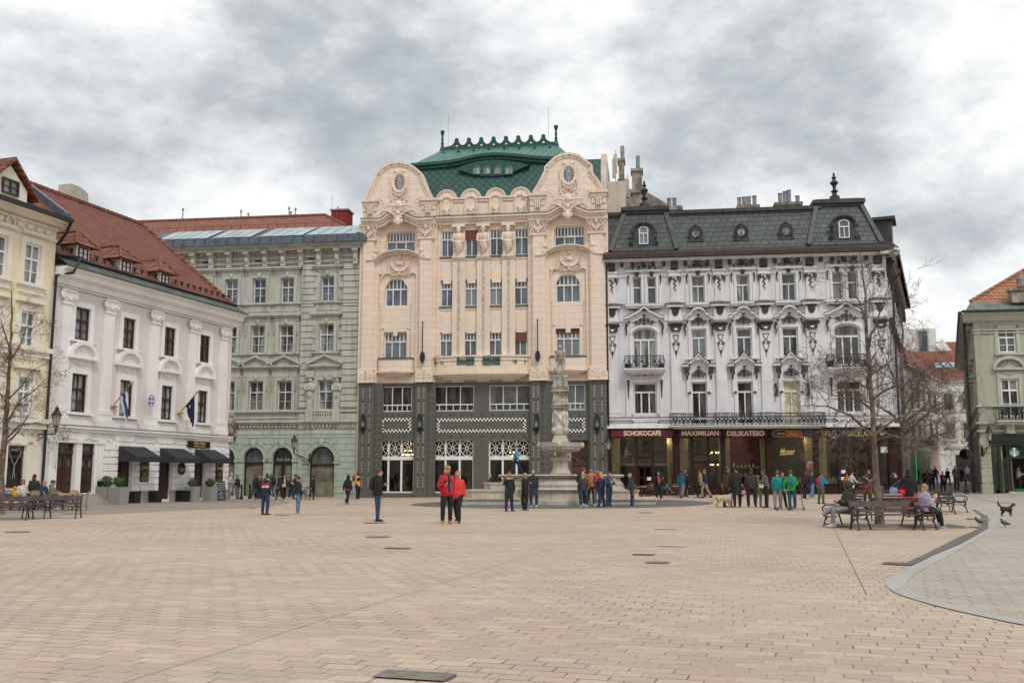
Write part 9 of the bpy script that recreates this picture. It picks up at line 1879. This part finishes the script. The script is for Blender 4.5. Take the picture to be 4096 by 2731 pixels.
for x_,y_,lab in((2566,1990,'round pale table left of the woman in pink'),(2704,1987,'round pale table beside the teal hoodie'),(2590,1984,'round pale table against the shopfront')):put(tb2,x_,y_,0,lab,'round cafe tables at the shopfront')
sitter(2648,1984,85,'seated guest in light jeans behind the woman in pink',top=bk,legs=lj,hair=hb,pose='cross');sitter(2990,1987,-60,'guest in grey seated behind the padded vest',top=gy,legs=bk,hair=hb);sitter(2895,1988,80,'guest in navy seated behind the cream dog',top=nv,legs=jn)
# ==== PLANTERS, BOARDS, LAMPS, FLAGS
mat('planter_concrete',(.29,.285,.27),.8,.06,6,.2);mat('box_leaf',(.055,.105,.018),.6,.45,30)
def planter(px,py,w,h,lab,rz=-18,bushes=1,material='planter_concrete',d=None):
 p=cwp(px,.25+w*.5+(.35 if w>.6 else 0));o=thing('planter',lab,'planter',p,R(rz));m=MB();d=d or w;n=bushes
 for k in range(n):x_=(k-(n-1)/2)*w;m.add([(x_-w*.44,-d*.44,0),(x_+w*.44,-d*.44,0),(x_+w*.44,d*.44,0),(x_-w*.44,d*.44,0),(x_-w*.49,-d*.49,h),(x_+w*.49,-d*.49,h),(x_+w*.49,d*.49,h),(x_-w*.49,d*.49,h)],[(0,3,2,1),(4,5,6,7),(0,1,5,4),(1,2,6,5),(2,3,7,6),(3,0,4,7)])
 m.build('pot',material,o)
 if material=='planter_concrete':
  rr=random.Random(px)
  for k in range(n):
   b_=MB();r0=w*.42;x_=(k-(n-1)/2)*w
   for i in range(700):
    q=V3((rr.gauss(0,1),rr.gauss(0,1),rr.gauss(0,1))).normalized()*r0*rr.uniform(.6,1.08);c=q+V3((x_,0,h+r0*.72));s=rr.uniform(.022,.04);u_=V3((rr.gauss(0,1),rr.gauss(0,1),rr.gauss(0,1))).normalized();v_=q.normalized().cross(u_)*s;u_=u_*s*1.6;b_.add([c-u_,c+v_,c+u_,c-v_],[(0,1,2,3)])
   b_.build('box_bush','box_leaf',o)
 return o
planter(453,2012,.82,.95,'pair of joined grey planters with round box bushes by the doors',bushes=2);planter(772,1999,.70,.92,'grey planter with a bushy box ball beside the third awning');planter(842,1996,.72,.9,'grey planter with a small box ball behind the chalkboard')
for x_,y_,n_,lab in((540,2007,1,'square black tub below the first awning'),(627,2003,1,'black tub between the first two awnings'),(735,2000,2,'double black tub below the utility cupboard')):planter(x_,y_,.55,.68,lab,bushes=n_,material='black_paint')
p=cwp(885,.9);o=thing('chalkboard','black a-frame chalkboard with white writing at the corner of the rose house','sign',p,R(25));m=MB();m.add([(-.32,-.3,0),(.32,-.3,0),(.24,0,1.25),(-.24,0,1.25),(-.32,-.27,0),(.32,-.27,0),(.24,.03,1.25),(-.24,.03,1.25)],[(0,1,2,3),(7,6,5,4),(0,4,5,1),(1,5,6,2),(3,2,6,7),(0,3,7,4)]);m.add([(-.32,.33,0),(.32,.33,0),(.24,.03,1.25),(-.24,.03,1.25)],[(3,2,1,0)]);m.build('board','black_paint',o)
for k,s in enumerate(['Káva do ruky','Coffee to go','Espresso','Cappuccino','Čaj','Zákusky','Torty','Zmrzlina']):q=lettering(s,.085,0,0,0,'white_paint',o,ext=.002);t_=.9-k*.105;q.location=(0,-.3*(1-t_)-.012,1.25*t_)
def lantern(p,lab,arm,sc=1.0,rz=0,below=False):
 o=thing('street_lamp',lab,'lamp',p,R(rz),'historic street lanterns');m=MB();S=sc
 m.lathe([(.13*S,.0),(.24*S,.52*S)],6);gl=m.build('glass','lamp_glass' if'lamp_glass' in MATS else mat('lamp_glass',(.42,.38,.28),.3,.15,3),o);m=MB()
 m.lathe([(.29*S,.52*S),(.26*S,.56*S),(.13*S,.74*S),(.10*S,.76*S),(.10*S,.86*S),(.12*S,.88*S),(.03*S,.95*S),(.02*S,1.06*S)],10);m.lathe([(.05*S,-.3*S),(.08*S,-.18*S),(.05*S,-.1*S),(.15*S,-.03*S),(.15*S,.0)],8)
 for i in range(6):a=pi/3*i;m.tube([(cos(a)*.13*S,sin(a)*.13*S,0),(cos(a)*.245*S,sin(a)*.245*S,.52*S)],.013,4)
 m.build('lamp_head','dark_iron',o);m=MB()
 if arm:a=V3(arm);m.tube([(0,0,-.28*S),(0,0,-.42*S),a*.5+V3((0,0,-.5)),a+V3((0,0,-.62))],.035,5);m.tube([a*.3+V3((0,0,-.48)),a*.7+V3((0,0,-.85)),a+V3((0,0,-1.0))],.025,4);[m.tube([a*t+V3((cos(q*.8)*.09*(a.normalized().x),cos(q*.8)*.09*a.normalized().y,-.66-.1*t+sin(q*.8)*.09))for q in range(8)],.016,4,True)for t in(.45,.65,.85)];m.box(a.x-.06,a.x+.06,a.y-.06,a.y+.06,-1.1,-.4);m.build('bracket','dark_iron',o)
 return o
lp=lambda px,py,Y:dpt(px,py,Y)
lantern(lp(224,1350+690/1.96,50.6),'street lantern on a scrolled bracket between yellow and rose houses',(-1.35,.1,.15));lantern(lp(938,1350+775/1.96,67.6),'street lantern on the right corner of the rose house',(-1.0,.2,.1));lantern(lp(600+1290/2.24,1400+875/2.24,76.0),'street lantern on the sage green wall between the arches',(.9,1.5,-.3));lantern(lp(3840+512/4.3556,1640+525/4.3556,69.0),'street lantern on the corner of the olive house',(-.2,.75,-.1))
q=lantern(lp(2350+228/2.767,1650+405/2.767,73.6),'street lantern on a thin dark post before the lilac palace',None);m=MB();m.tube([(0,0,-.25),(0,0,-4.55)],.05,7);m.lathe([(.1,-4.6),(.1,-4.0),(.05,-3.9)],8);m.build('post','dark_iron',q)
for i,X in enumerate((112,622,1668,2212)):
 u,z=A.L(*qz(X,440),YGP-.25);o=thing('wall_lantern',['black wall lantern on the leftmost granite pier','black wall lantern between the left bays','black wall lantern left of the fountain column','black wall lantern on the rightmost granite pier'][i],'lamp',A.W(u,YGP-.25,z),A.ang,'black wall lanterns of the bank');o.scale=(.68,.68,.5);m=MB();m.slab([(-.26,-1.0),(0,-1.5),(.26,-1.0),(.32,0),(.26,1.2),(0,1.7),(-.26,1.2),(-.32,0)],.2,.25);m.lathe([(.08,-.85),(.22,-.5),(.22,-.42)],6);m.lathe([(.34,.45),(.26,.6),(.1,.95),(.03,1.2)],6);[m.tube([(cos(pi/3*k)*.22,sin(pi/3*k)*.22,-.45),(cos(pi/3*k)*.27,sin(pi/3*k)*.27,.45)],.02,4)for k in range(6)];m.build('lamp_head','dark_iron',o);m=MB();m.lathe([(.2,-.42),(.25,.44)],6);m.build('glass','lamp_grey' if'lamp_grey' in MATS else mat('lamp_grey',(.22,.25,.27),.2,.1),o)
for i,(X,Y0_,Y1_,Y2_)in enumerate(((618,620,865,970),(1605,600,855,960))):
 y=YP-.5;u,z0=A.L(*bz(X,Y2_),y);z1=A.L(*bz(X,Y1_),y)[1];z2_=A.L(*bz(X,Y0_),y)[1];o=thing('flag_holder',['black flagpole mount left of the bowed balcony','black flagpole mount right of the bowed balcony'][i],'flagpole',A.W(u,y,z0),A.ang,'flagpole mounts on the bank');m=MB();H=z1-z0;m.slab([(0,0),(.12,H*.15),(.10,H*.2),(.2,H*.35),(.17,H*.45),(.21,H*.6),(.14,H*.75),(.15,H*.85),(0,H),(-.15,H*.85),(-.14,H*.75),(-.21,H*.6),(-.17,H*.45),(-.2,H*.35),(-.10,H*.2),(-.12,H*.15)],-.08,.12);m.build('mount','dark_iron',o);m=MB();m.tube([(0,0,H),(0,0,z2_-z0)],.045,6);m.blob(0,0,z2_-z0,.07,.07,.1);m.build('pole','dark_iron',o)
def flagmat(nm,fn):m,b,p=newmat(nm);b.put(p.inputs['Base Color'],fn(b));p.inputs['Roughness'].default_value=.8;return nm
flagmat('flag_striped',lambda b:b.mix(b.m('GREATER_THAN',b.m('FRACT',b.m('MULTIPLY',b.m('ADD',b.xyz(b.obj())[0],b.m('MULTIPLY',b.xyz(b.obj())[2],.25)),2.6)),.5),(.02,.045,.22),(.62,.62,.62)))
for i,(X0,Y0_,X1,Y1_,Y2_)in enumerate(((880,540,1030,352,645),(1402,592,1550,425,672))):
 a=V3(C.W(C.L(*c2(X0,Y0_),0)[0],-.05,C.L(*c2(X0,Y0_),0)[1]));bY=a.y-.6;e=dpt(*c2(X1,Y1_),bY);e=a+(e-a);o=thing('flag',['blue and white striped flag on a gilt pole','dark blue flag with gold stars on a gilt pole'][i],'flag',a);m=MB();m.tube([(0,0,0),e-a],.035,6);m.blob(*(e-a),.09,.09,.1);m.lathe([(.24,-.03),(.24,.03)],14);m.build('pole','gold',o);d=e-a;m=MB();n=9;H=1.35;vs=[]
 for r in range(13):
  for k in range(n):
   t=k/(n-1);s=d*(.32+.55*t*(1-r/12*.55));vs.append((s.x+.05*sin(k*2.2+r*.3)+.25*(r/12)*1,s.y+.10*cos(k*2.2),s.z-H*(r/12)*(.45+.75*t)+.0))
 m.add(vs,[(r*n+k,r*n+k+1,(r+1)*n+k+1,(r+1)*n+k)for r in range(12)for k in range(n-1)]);fl=m.build('cloth',['flag_striped','flag_navy'][i]if i==0 else mat('flag_navy',(.016,.014,.07),.8,.15,3),o,True)
 if i:m=MB();[m.blob(vs[q][0]+.02,vs[q][1]-.05,vs[q][2],.05,.03,.05,5,3)for q in(31,40,51,60,69)];m.build('star','gold_paint',fl)
 # bollard, bin, pram, scooters, easel stand, dogs, pigeons, pot plant
p=gpt(3866,1974);m=MB();m.lathe([(.17,0),(.15,.28),(.08,.32),(.07,.95),(.11,1.0),(.07,1.06),(.09,1.12),(.02,1.2)],10);m.tube([(-.3,0,.78),(.3,0,.78)],.02,4);o=m.build('bollard','dark_iron',None,True);o.location=p;tag(o,'black bollard in front of the olive house corner','bollard')
for x_,y_,lab in((965,1997,'slim black bollard by the sage house'),(998,1996,'slim black bollard behind the walking group')):m=MB();m.lathe([(.12,0),(.11,.2),(.06,.25),(.06,.9),(.08,.95),(.02,1.02)],8);o=m.build('bollard','dark_iron',None,True);o.location=gpt(x_,y_);tag(o,lab,'bollard')
m=MB();m.lathe([(.2,0),(.22,.7),(.24,.75),(.2,.88),(.1,.95)],14);o=m.build('litter_bin','black_paint',None,True);o.location=gpt(3991,1971)+V3((0,-.1,0));tag(o,'round black litter bin beside the coffee shop window','bin');m=MB();m.lathe([(.24,0),(.24,.95),(.2,1.0)],12);o=m.build('litter_bin','pipe_grey',None,True);o.location=gpt(1398,1993);tag(o,'grey litter bin left of the person in orange','bin')
o=thing('pram','black pram pushed by the woman in the short dress','pram',gpt(1216,1998),R(180));m=MB();[m.tube([(cos(q*.6)*.17+x_,y_,.17+sin(q*.6)*.17)for q in range(11)],.02,4,True)for x_ in(-.25,.3)for y_ in(-.22,.22)];m.build('wheels','dark_iron',o);m=MB();[m.tube([(.3,y_,.17),(-.1,y_,.75),(-.75,y_,1.05)],.02,5)for y_ in(-.22,.22)];[m.tube([(-.25,y_,.17),(.15,y_,.6)],.02,5)for y_ in(-.22,.22)];m.tube([(-.75,-.22,1.05),(-.75,.22,1.05)],.02,5);m.build('frame','dark_iron',o);m=MB();loft(m,[(V3((.1,0,.35)),.2,.16),(V3((.12,0,.55)),.32,.2),(V3((.12,0,.65)),.34,.21)],10);m.build('carrycot',cloth(gy),o,True)
for x_,y_,c,lab,f in((3132,2041,(.5,.5,.5),'white kick scooter under the boy in teal',25),(3144,2036,(.55,.65,.03),'lime yellow kick scooter between the boys',15),(3190,2041,(.05,.05,.055),'black and white kick scooter of the boy in green',20)):
 o=thing('kick_scooter',lab,'scooter',gpt(x_,y_),R(f),'kick scooters of the boys');cm_=cloth(c);m=MB();[m.tube([(x2+cos(q*.7)*.06,0,.065+sin(q*.7)*.06)for q in range(9)],.022,5,True)for x2 in(-.33,.33)];m.build('wheels','black_paint',o);m=MB();m.box(-.28,.2,-.055,.055,.08,.10);m.build('deck',cm_,o);m=MB();m.tube([(.33,0,.1),(.28,0,.25),(.2,0,.92)],.02,5);m.tube([(.2,-.2,.92),(.2,.2,.92)],.016,5);m.build('handlebar',cm_,o)
def dog(p,rz,L_,h,mt,lab,tail=1,fluff=1.0):
 o=thing('dog',lab,'dog',p,R(rz));m=MB();b_=h*.62;w=L_*.15*fluff
 pts=[(-.46,b_+.02,w*.8,.17),(-.34,b_+.0,w,.20),(-.1,b_-.01,w*.95,.18),(.15,b_-.03,w*1.15,.235),(.34,b_+.01,w,.22),(.44,b_+.10,w*.7,.16)];M3=Matrix(((0,0,1),(1,0,0),(0,1,0)))
 loft(m,[(V3((x_*L_,0,z_ if z_<3 else z_)),ry_*1.0,rz_*h*fluff,M3)for x_,z_,ry_,rz_ in pts],10)
 m.tube([(.40*L_,0,b_+.08),(.55*L_,0,h*.88),(.6*L_,0,h*.95)],[.13*h*fluff,.11*h*fluff,.1*h],8);m.blob(.62*L_,0,h*.95,.13*h,.10*h,.11*h);m.tube([(.66*L_,0,h*.93),(.80*L_,0,h*.88)],[.07*h,.045*h],7)
 for s in(-1,1):
  m.blob(.58*L_,s*.09*h,h*.93,.05*h,.02*h,.10*h);y_=s*w*.62
  m.tube([(-.36*L_,y_,b_-.02),(-.28*L_,y_,b_*.62),(-.43*L_,y_,b_*.38),(-.40*L_,y_,.03),(-.36*L_,y_,.02)],[.14*h,.085*h,.045*h,.035*h,.035*h],7);m.tube([(.32*L_,y_,b_-.02),(.30*L_,y_,b_*.5),(.33*L_,y_,.03),(.37*L_,y_,.02)],[.11*h,.055*h,.036*h,.036*h],7)
 m.tube([(-.47*L_,0,b_+.08)]+([(-.62*L_,0,b_-.02),(-.76*L_,0,b_*.55),(-.80*L_,0,b_*.42)]if tail==1 else[(-.58*L_,0,b_+.12),(-.68*L_,0,b_+.22),(-.66*L_,0,b_+.32)]),[.07*h*fluff,.09*h*fluff,.07*h,.02*h],7)
 return remesh(m,'body',mt,o,.014)
mat('fur_cream',(.52,.42,.29),.9,.25,20,.5);mat('fur_black',(.012,.012,.013),.6,.3,15,.3);mat('pigeon_grey',(.11,.12,.14),.6,.5,12)
dog(gpt(2897,2029),4,.86,.74,'fur_cream','fluffy cream golden dog standing by the man in flat cap',1,1.15);p_d=gpt(4028,2066);dog(p_d,8,.50,.50,'fur_black','black dog on a lead on the right of the square',2,.95)
m=MB();a=p_d+V3((.25,0,.5));e=gpt(3845,2005)+V3((0,0,.55));m.tube([a+(e-a)*t+V3((0,0,-.15*sin(pi*t)))for t in(0,.25,.5,.75,1)],.009,4);tag(m.build('dog_lead','black_paint'),'thin lead running from the black dog to the benches','lead')
for x_,y_,rz,lab in((3917,2102,200,'pigeon standing on the dark drainage strip'),(4021,2110,190,'pigeon on the pale paving below the black dog')):
 m=MB();m.tube([(-.20,0,.11),(-.10,0,.13),(0,0,.15),(.08,0,.19),(.11,0,.25),(.13,0,.285)],[.012,.045,.07,.06,.035,.026],8);m.tube([(.15,0,.285),(.185,0,.275)],[.014,.003],5);[m.tube([(.01,s*.025,.1),(.015,s*.03,0),(.05,s*.03,.005)],.006,4)for s in(-1,1)];m.blob(-.03,0,.145,.12,.075,.045);o=m.build('pigeon','pigeon_grey',None,True);o.location=gpt(x_,y_);o.rotation_euler=(0,0,R(rz));tag(o,lab,'pigeon','pigeons on the square')
o=thing('art_stand','street artist stand with portraits and a red cloth by the bank window','stand',gpt(1714,1984));m=MB();m.box(-.16,.16,0,.03,.3,1.38);m.box(-.2,.2,-.05,-.02,.02,.3);m.build('portrait_board','white_paint',o);m=MB();[m.blob(0,-.02,z_,.06,.012,.09)for z_ in(1.2,.55)];m.blob(.02,-.08,.16,.1,.012,.07);m.build('portrait',cloth(gy),o);m=MB();m.box(.22,.62,-.02,.05,.35,.75);m.build('red_cloth',cloth((.2,.01,.02)),o);m=MB();m.box(.24,.44,-.04,-.02,.5,.85);m.box(.48,.6,-.04,-.02,.4,.6);m.build('picture','white_paint',o);m=MB();[m.tube([(x_,.1,0),(x_+.05,0,1.0)],.012,4)for x_ in(-.18,.16,.3,.6)];m.build('frame','dark_iron',o)
for x_,w,lab in((1900,.38,'framed print leaning on the bank wall'),(1917,.24,'tilted print beside the crouched artist')):m=MB();m.slab([(-w/2,0),(w/2,0),(w/2,.3),(-w/2,.3)],0,.03);o=m.build('framed_print','white_paint');o.location=gpt(x_,1981);o.rotation_euler=(R(-10),0,0);tag(o,lab,'picture');m=MB();m.box(-w/2+.04,w/2-.04,-.004,-.001,.05,.25);m.build('drawing',cloth(gy),o)
# ==== BARE TREES
mat('bark',(.17,.135,.105),.9,.4,5,.6);mat('twig',(.115,.08,.06),.85,.3,4)
def tree(name_l,base,Yd,trunk,rad,limbs,seed,dens=1.0,auto=10,tl=1.0,droop=.12):
 rr=random.Random(seed);o=thing('bare_tree',name_l,'tree',base);off=-V3(base);P=[dpt(x_,y_,Yd)+off for x_,y_ in trunk];P[0]=V3((P[0].x,P[0].y,0));n=len(P);m=MB()
 rs=[rad*(1-.86*(i/(n-1))**.8)for i in range(n)];rs[0]*=1.35;Q=[];RQ=[]
 for i in range(n-1):
  for t in(0,.33,.66):Q.append(P[i].lerp(P[i+1],t)+V3((rr.uniform(-1,1),rr.uniform(-1,1),0))*(.02 if i else 0));RQ.append(rs[i]*(1-t)+rs[i+1]*t)
 Q.append(P[-1]);RQ.append(rs[-1]);m.tube(Q,RQ,9);m.build('trunk','bark',o,True);c=MB();big=MB()
 def twig(p,d,L_,r,lv):
  k=5 if lv<2 else(4 if lv==2 else 3);pts=[p];dd=d.normalized();rad_=[r]
  for i in range(k):
   dd=(dd+V3((rr.gauss(0,1),rr.gauss(0,1),rr.gauss(0,1)+(.35 if i>k*.5 else-droop)))*.20).normalized();pts.append(pts[-1]+dd*L_/k);rad_.append(r*(1-.75*(i+1)/k))
  c.tube(pts,rad_,4 if lv<1 else 3)
  if lv>=4:return
  nc=(8,6.5,5,3.6)[lv]*dens
  for i in range(int(nc+rr.random())):
   t=rr.uniform(.18,1)*k;a=min(int(t),k-1);q=pts[a].lerp(pts[a+1],t-a);ax=(pts[a+1]-pts[a]).normalized();s=ax.orthogonal().normalized();s=Matrix.Rotation(rr.uniform(0,2*pi),3,ax)@s
   twig(q,ax*.75+s*rr.uniform(.6,1.1),L_*rr.uniform(.42,.66),max(.0065,rad_[a]*.5),lv+1)
 for L_ in limbs:
  pts=[dpt(x_,y_,Yd+dy)+off for x_,y_,dy in L_[1:]];r0=L_[0];k=len(pts);rd=[r0*(1-.8*i/(k-1))for i in range(k)];big.tube(pts,rd,6)
  ln=sum((pts[i+1]-pts[i]).length for i in range(k-1))
  for i in range(k-1):
   seg=pts[i+1]-pts[i]
   for j in range(max(1,int(seg.length*4.6*dens))):
    if i==0 and rr.random()<.5:continue
    t=rr.random();q=pts[i]+seg*t;s=seg.orthogonal().normalized();s=Matrix.Rotation(rr.uniform(0,2*pi),3,seg.normalized())@s;twig(q,seg.normalized()*.6+s*.9,rr.uniform(.8,1.7)*tl,max(.007,rd[i]*.4),2 if rr.random()<.45 else 1)
  twig(pts[-1],pts[-1]-pts[-2],.9*tl,rd[-1],1)
 for i in range(auto):
  t=rr.uniform(.36,.96)**1.25*(len(Q)-1);a=int(t);q=Q[a];an=rr.uniform(0,2*pi);hgt=t/len(Q);twig(q,V3((cos(an),sin(an),.25+.7*hgt)),(2.8-2.4*hgt)*tl,max(.010,RQ[a]*.35),0 if hgt<.6 else 1)
 big.build('limb','bark',o,True);c.build('crown','twig',o);return o
tree('bare tree rising from the bench ring on the right',T1,T1 .y,[(3520,2099),(3505,1900),(3495,1720),(3483,1560),(3472,1390),(3464,1286),(3461,1180),(3450,1090),(3440,1010)],.125,[(r,*[(x_,y_,dy*i/3)for i,(x_,y_)in enumerate(pts)])for r,dy,pts in((.055,-1.2,[(3492,1745),(3402,1661),(3312,1625),(3225,1620)]),(.06,.8,[(3500,1735),(3560,1690),(3650,1645),(3740,1640)]),(.05,-.9,[(3486,1600),(3540,1560),(3620,1530),(3700,1548)]),(.045,1.2,[(3488,1640),(3440,1600),(3370,1590),(3300,1570)]),(.045,1.0,[(3478,1500),(3540,1460),(3590,1420),(3650,1400)]),(.05,-.5,[(3474,1400),(3482,1340),(3500,1310),(3535,1200),(3560,1130)]),(.035,.4,[(3464,1290),(3440,1210),(3405,1160),(3345,1140)]),(.045,-1.6,[(3490,1690),(3430,1720),(3360,1740),(3290,1770)]),(.045,1.5,[(3492,1700),(3560,1740),(3640,1760),(3700,1780)]))],11,.74,18,.95)
T2=gpt(3626,2052)
tree('bare tree behind the benches with a long low limb to the right',T2,T2 .y,[(3626,2052),(3624,1900),(3620,1740),(3612,1600),(3605,1450),(3612,1330),(3600,1230)],.16,[(r,*[(x_,y_,dy*i/3)for i,(x_,y_)in enumerate(pts)])for r,dy,pts in((.085,-.6,[(3632,1815),(3700,1758),(3780,1732),(3860,1712)]),(.06,.8,[(3618,1740),(3680,1680),(3740,1620),(3800,1600)]),(.06,-.8,[(3614,1700),(3560,1650),(3500,1620),(3440,1640)]),(.055,1.2,[(3610,1640),(3660,1560),(3700,1480),(3740,1440)]),(.05,-1.0,[(3606,1560),(3560,1480),(3530,1400)]),(.05,.5,[(3622,1760),(3580,1740),(3500,1760),(3450,1790)]),(.05,1.5,[(3630,1790),(3690,1790),(3750,1780)]))],23,.74,15,1.0)
T3_=gpt(4,2058);tree('bare tree at the left edge before the yellow house',T3_,T3_.y,[(-6,2058),(4,1900),(18,1760),(27,1640),(36,1500),(42,1380),(47,1260),(46,1160)],.17,[(r,*[(x_,y_,dy*i/3)for i,(x_,y_)in enumerate(pts)])for r,dy,pts in((.05,-1.0,[(20,1760),(80,1700),(150,1690),(235,1712)]),(.05,.8,[(22,1700),(80,1600),(140,1560),(200,1500)]),(.05,-.8,[(16,1780),(60,1740),(90,1700),(120,1640)]),(.045,.5,[(30,1600),(90,1540),(130,1480),(190,1450)]),(.04,-.5,[(38,1450),(80,1380),(110,1300),(118,1240)]),(.04,.8,[(28,1620),(-20,1540),(-60,1500)]),(.04,.5,[(40,1400),(10,1300),(-10,1240)]))],31,.72,12,.8)
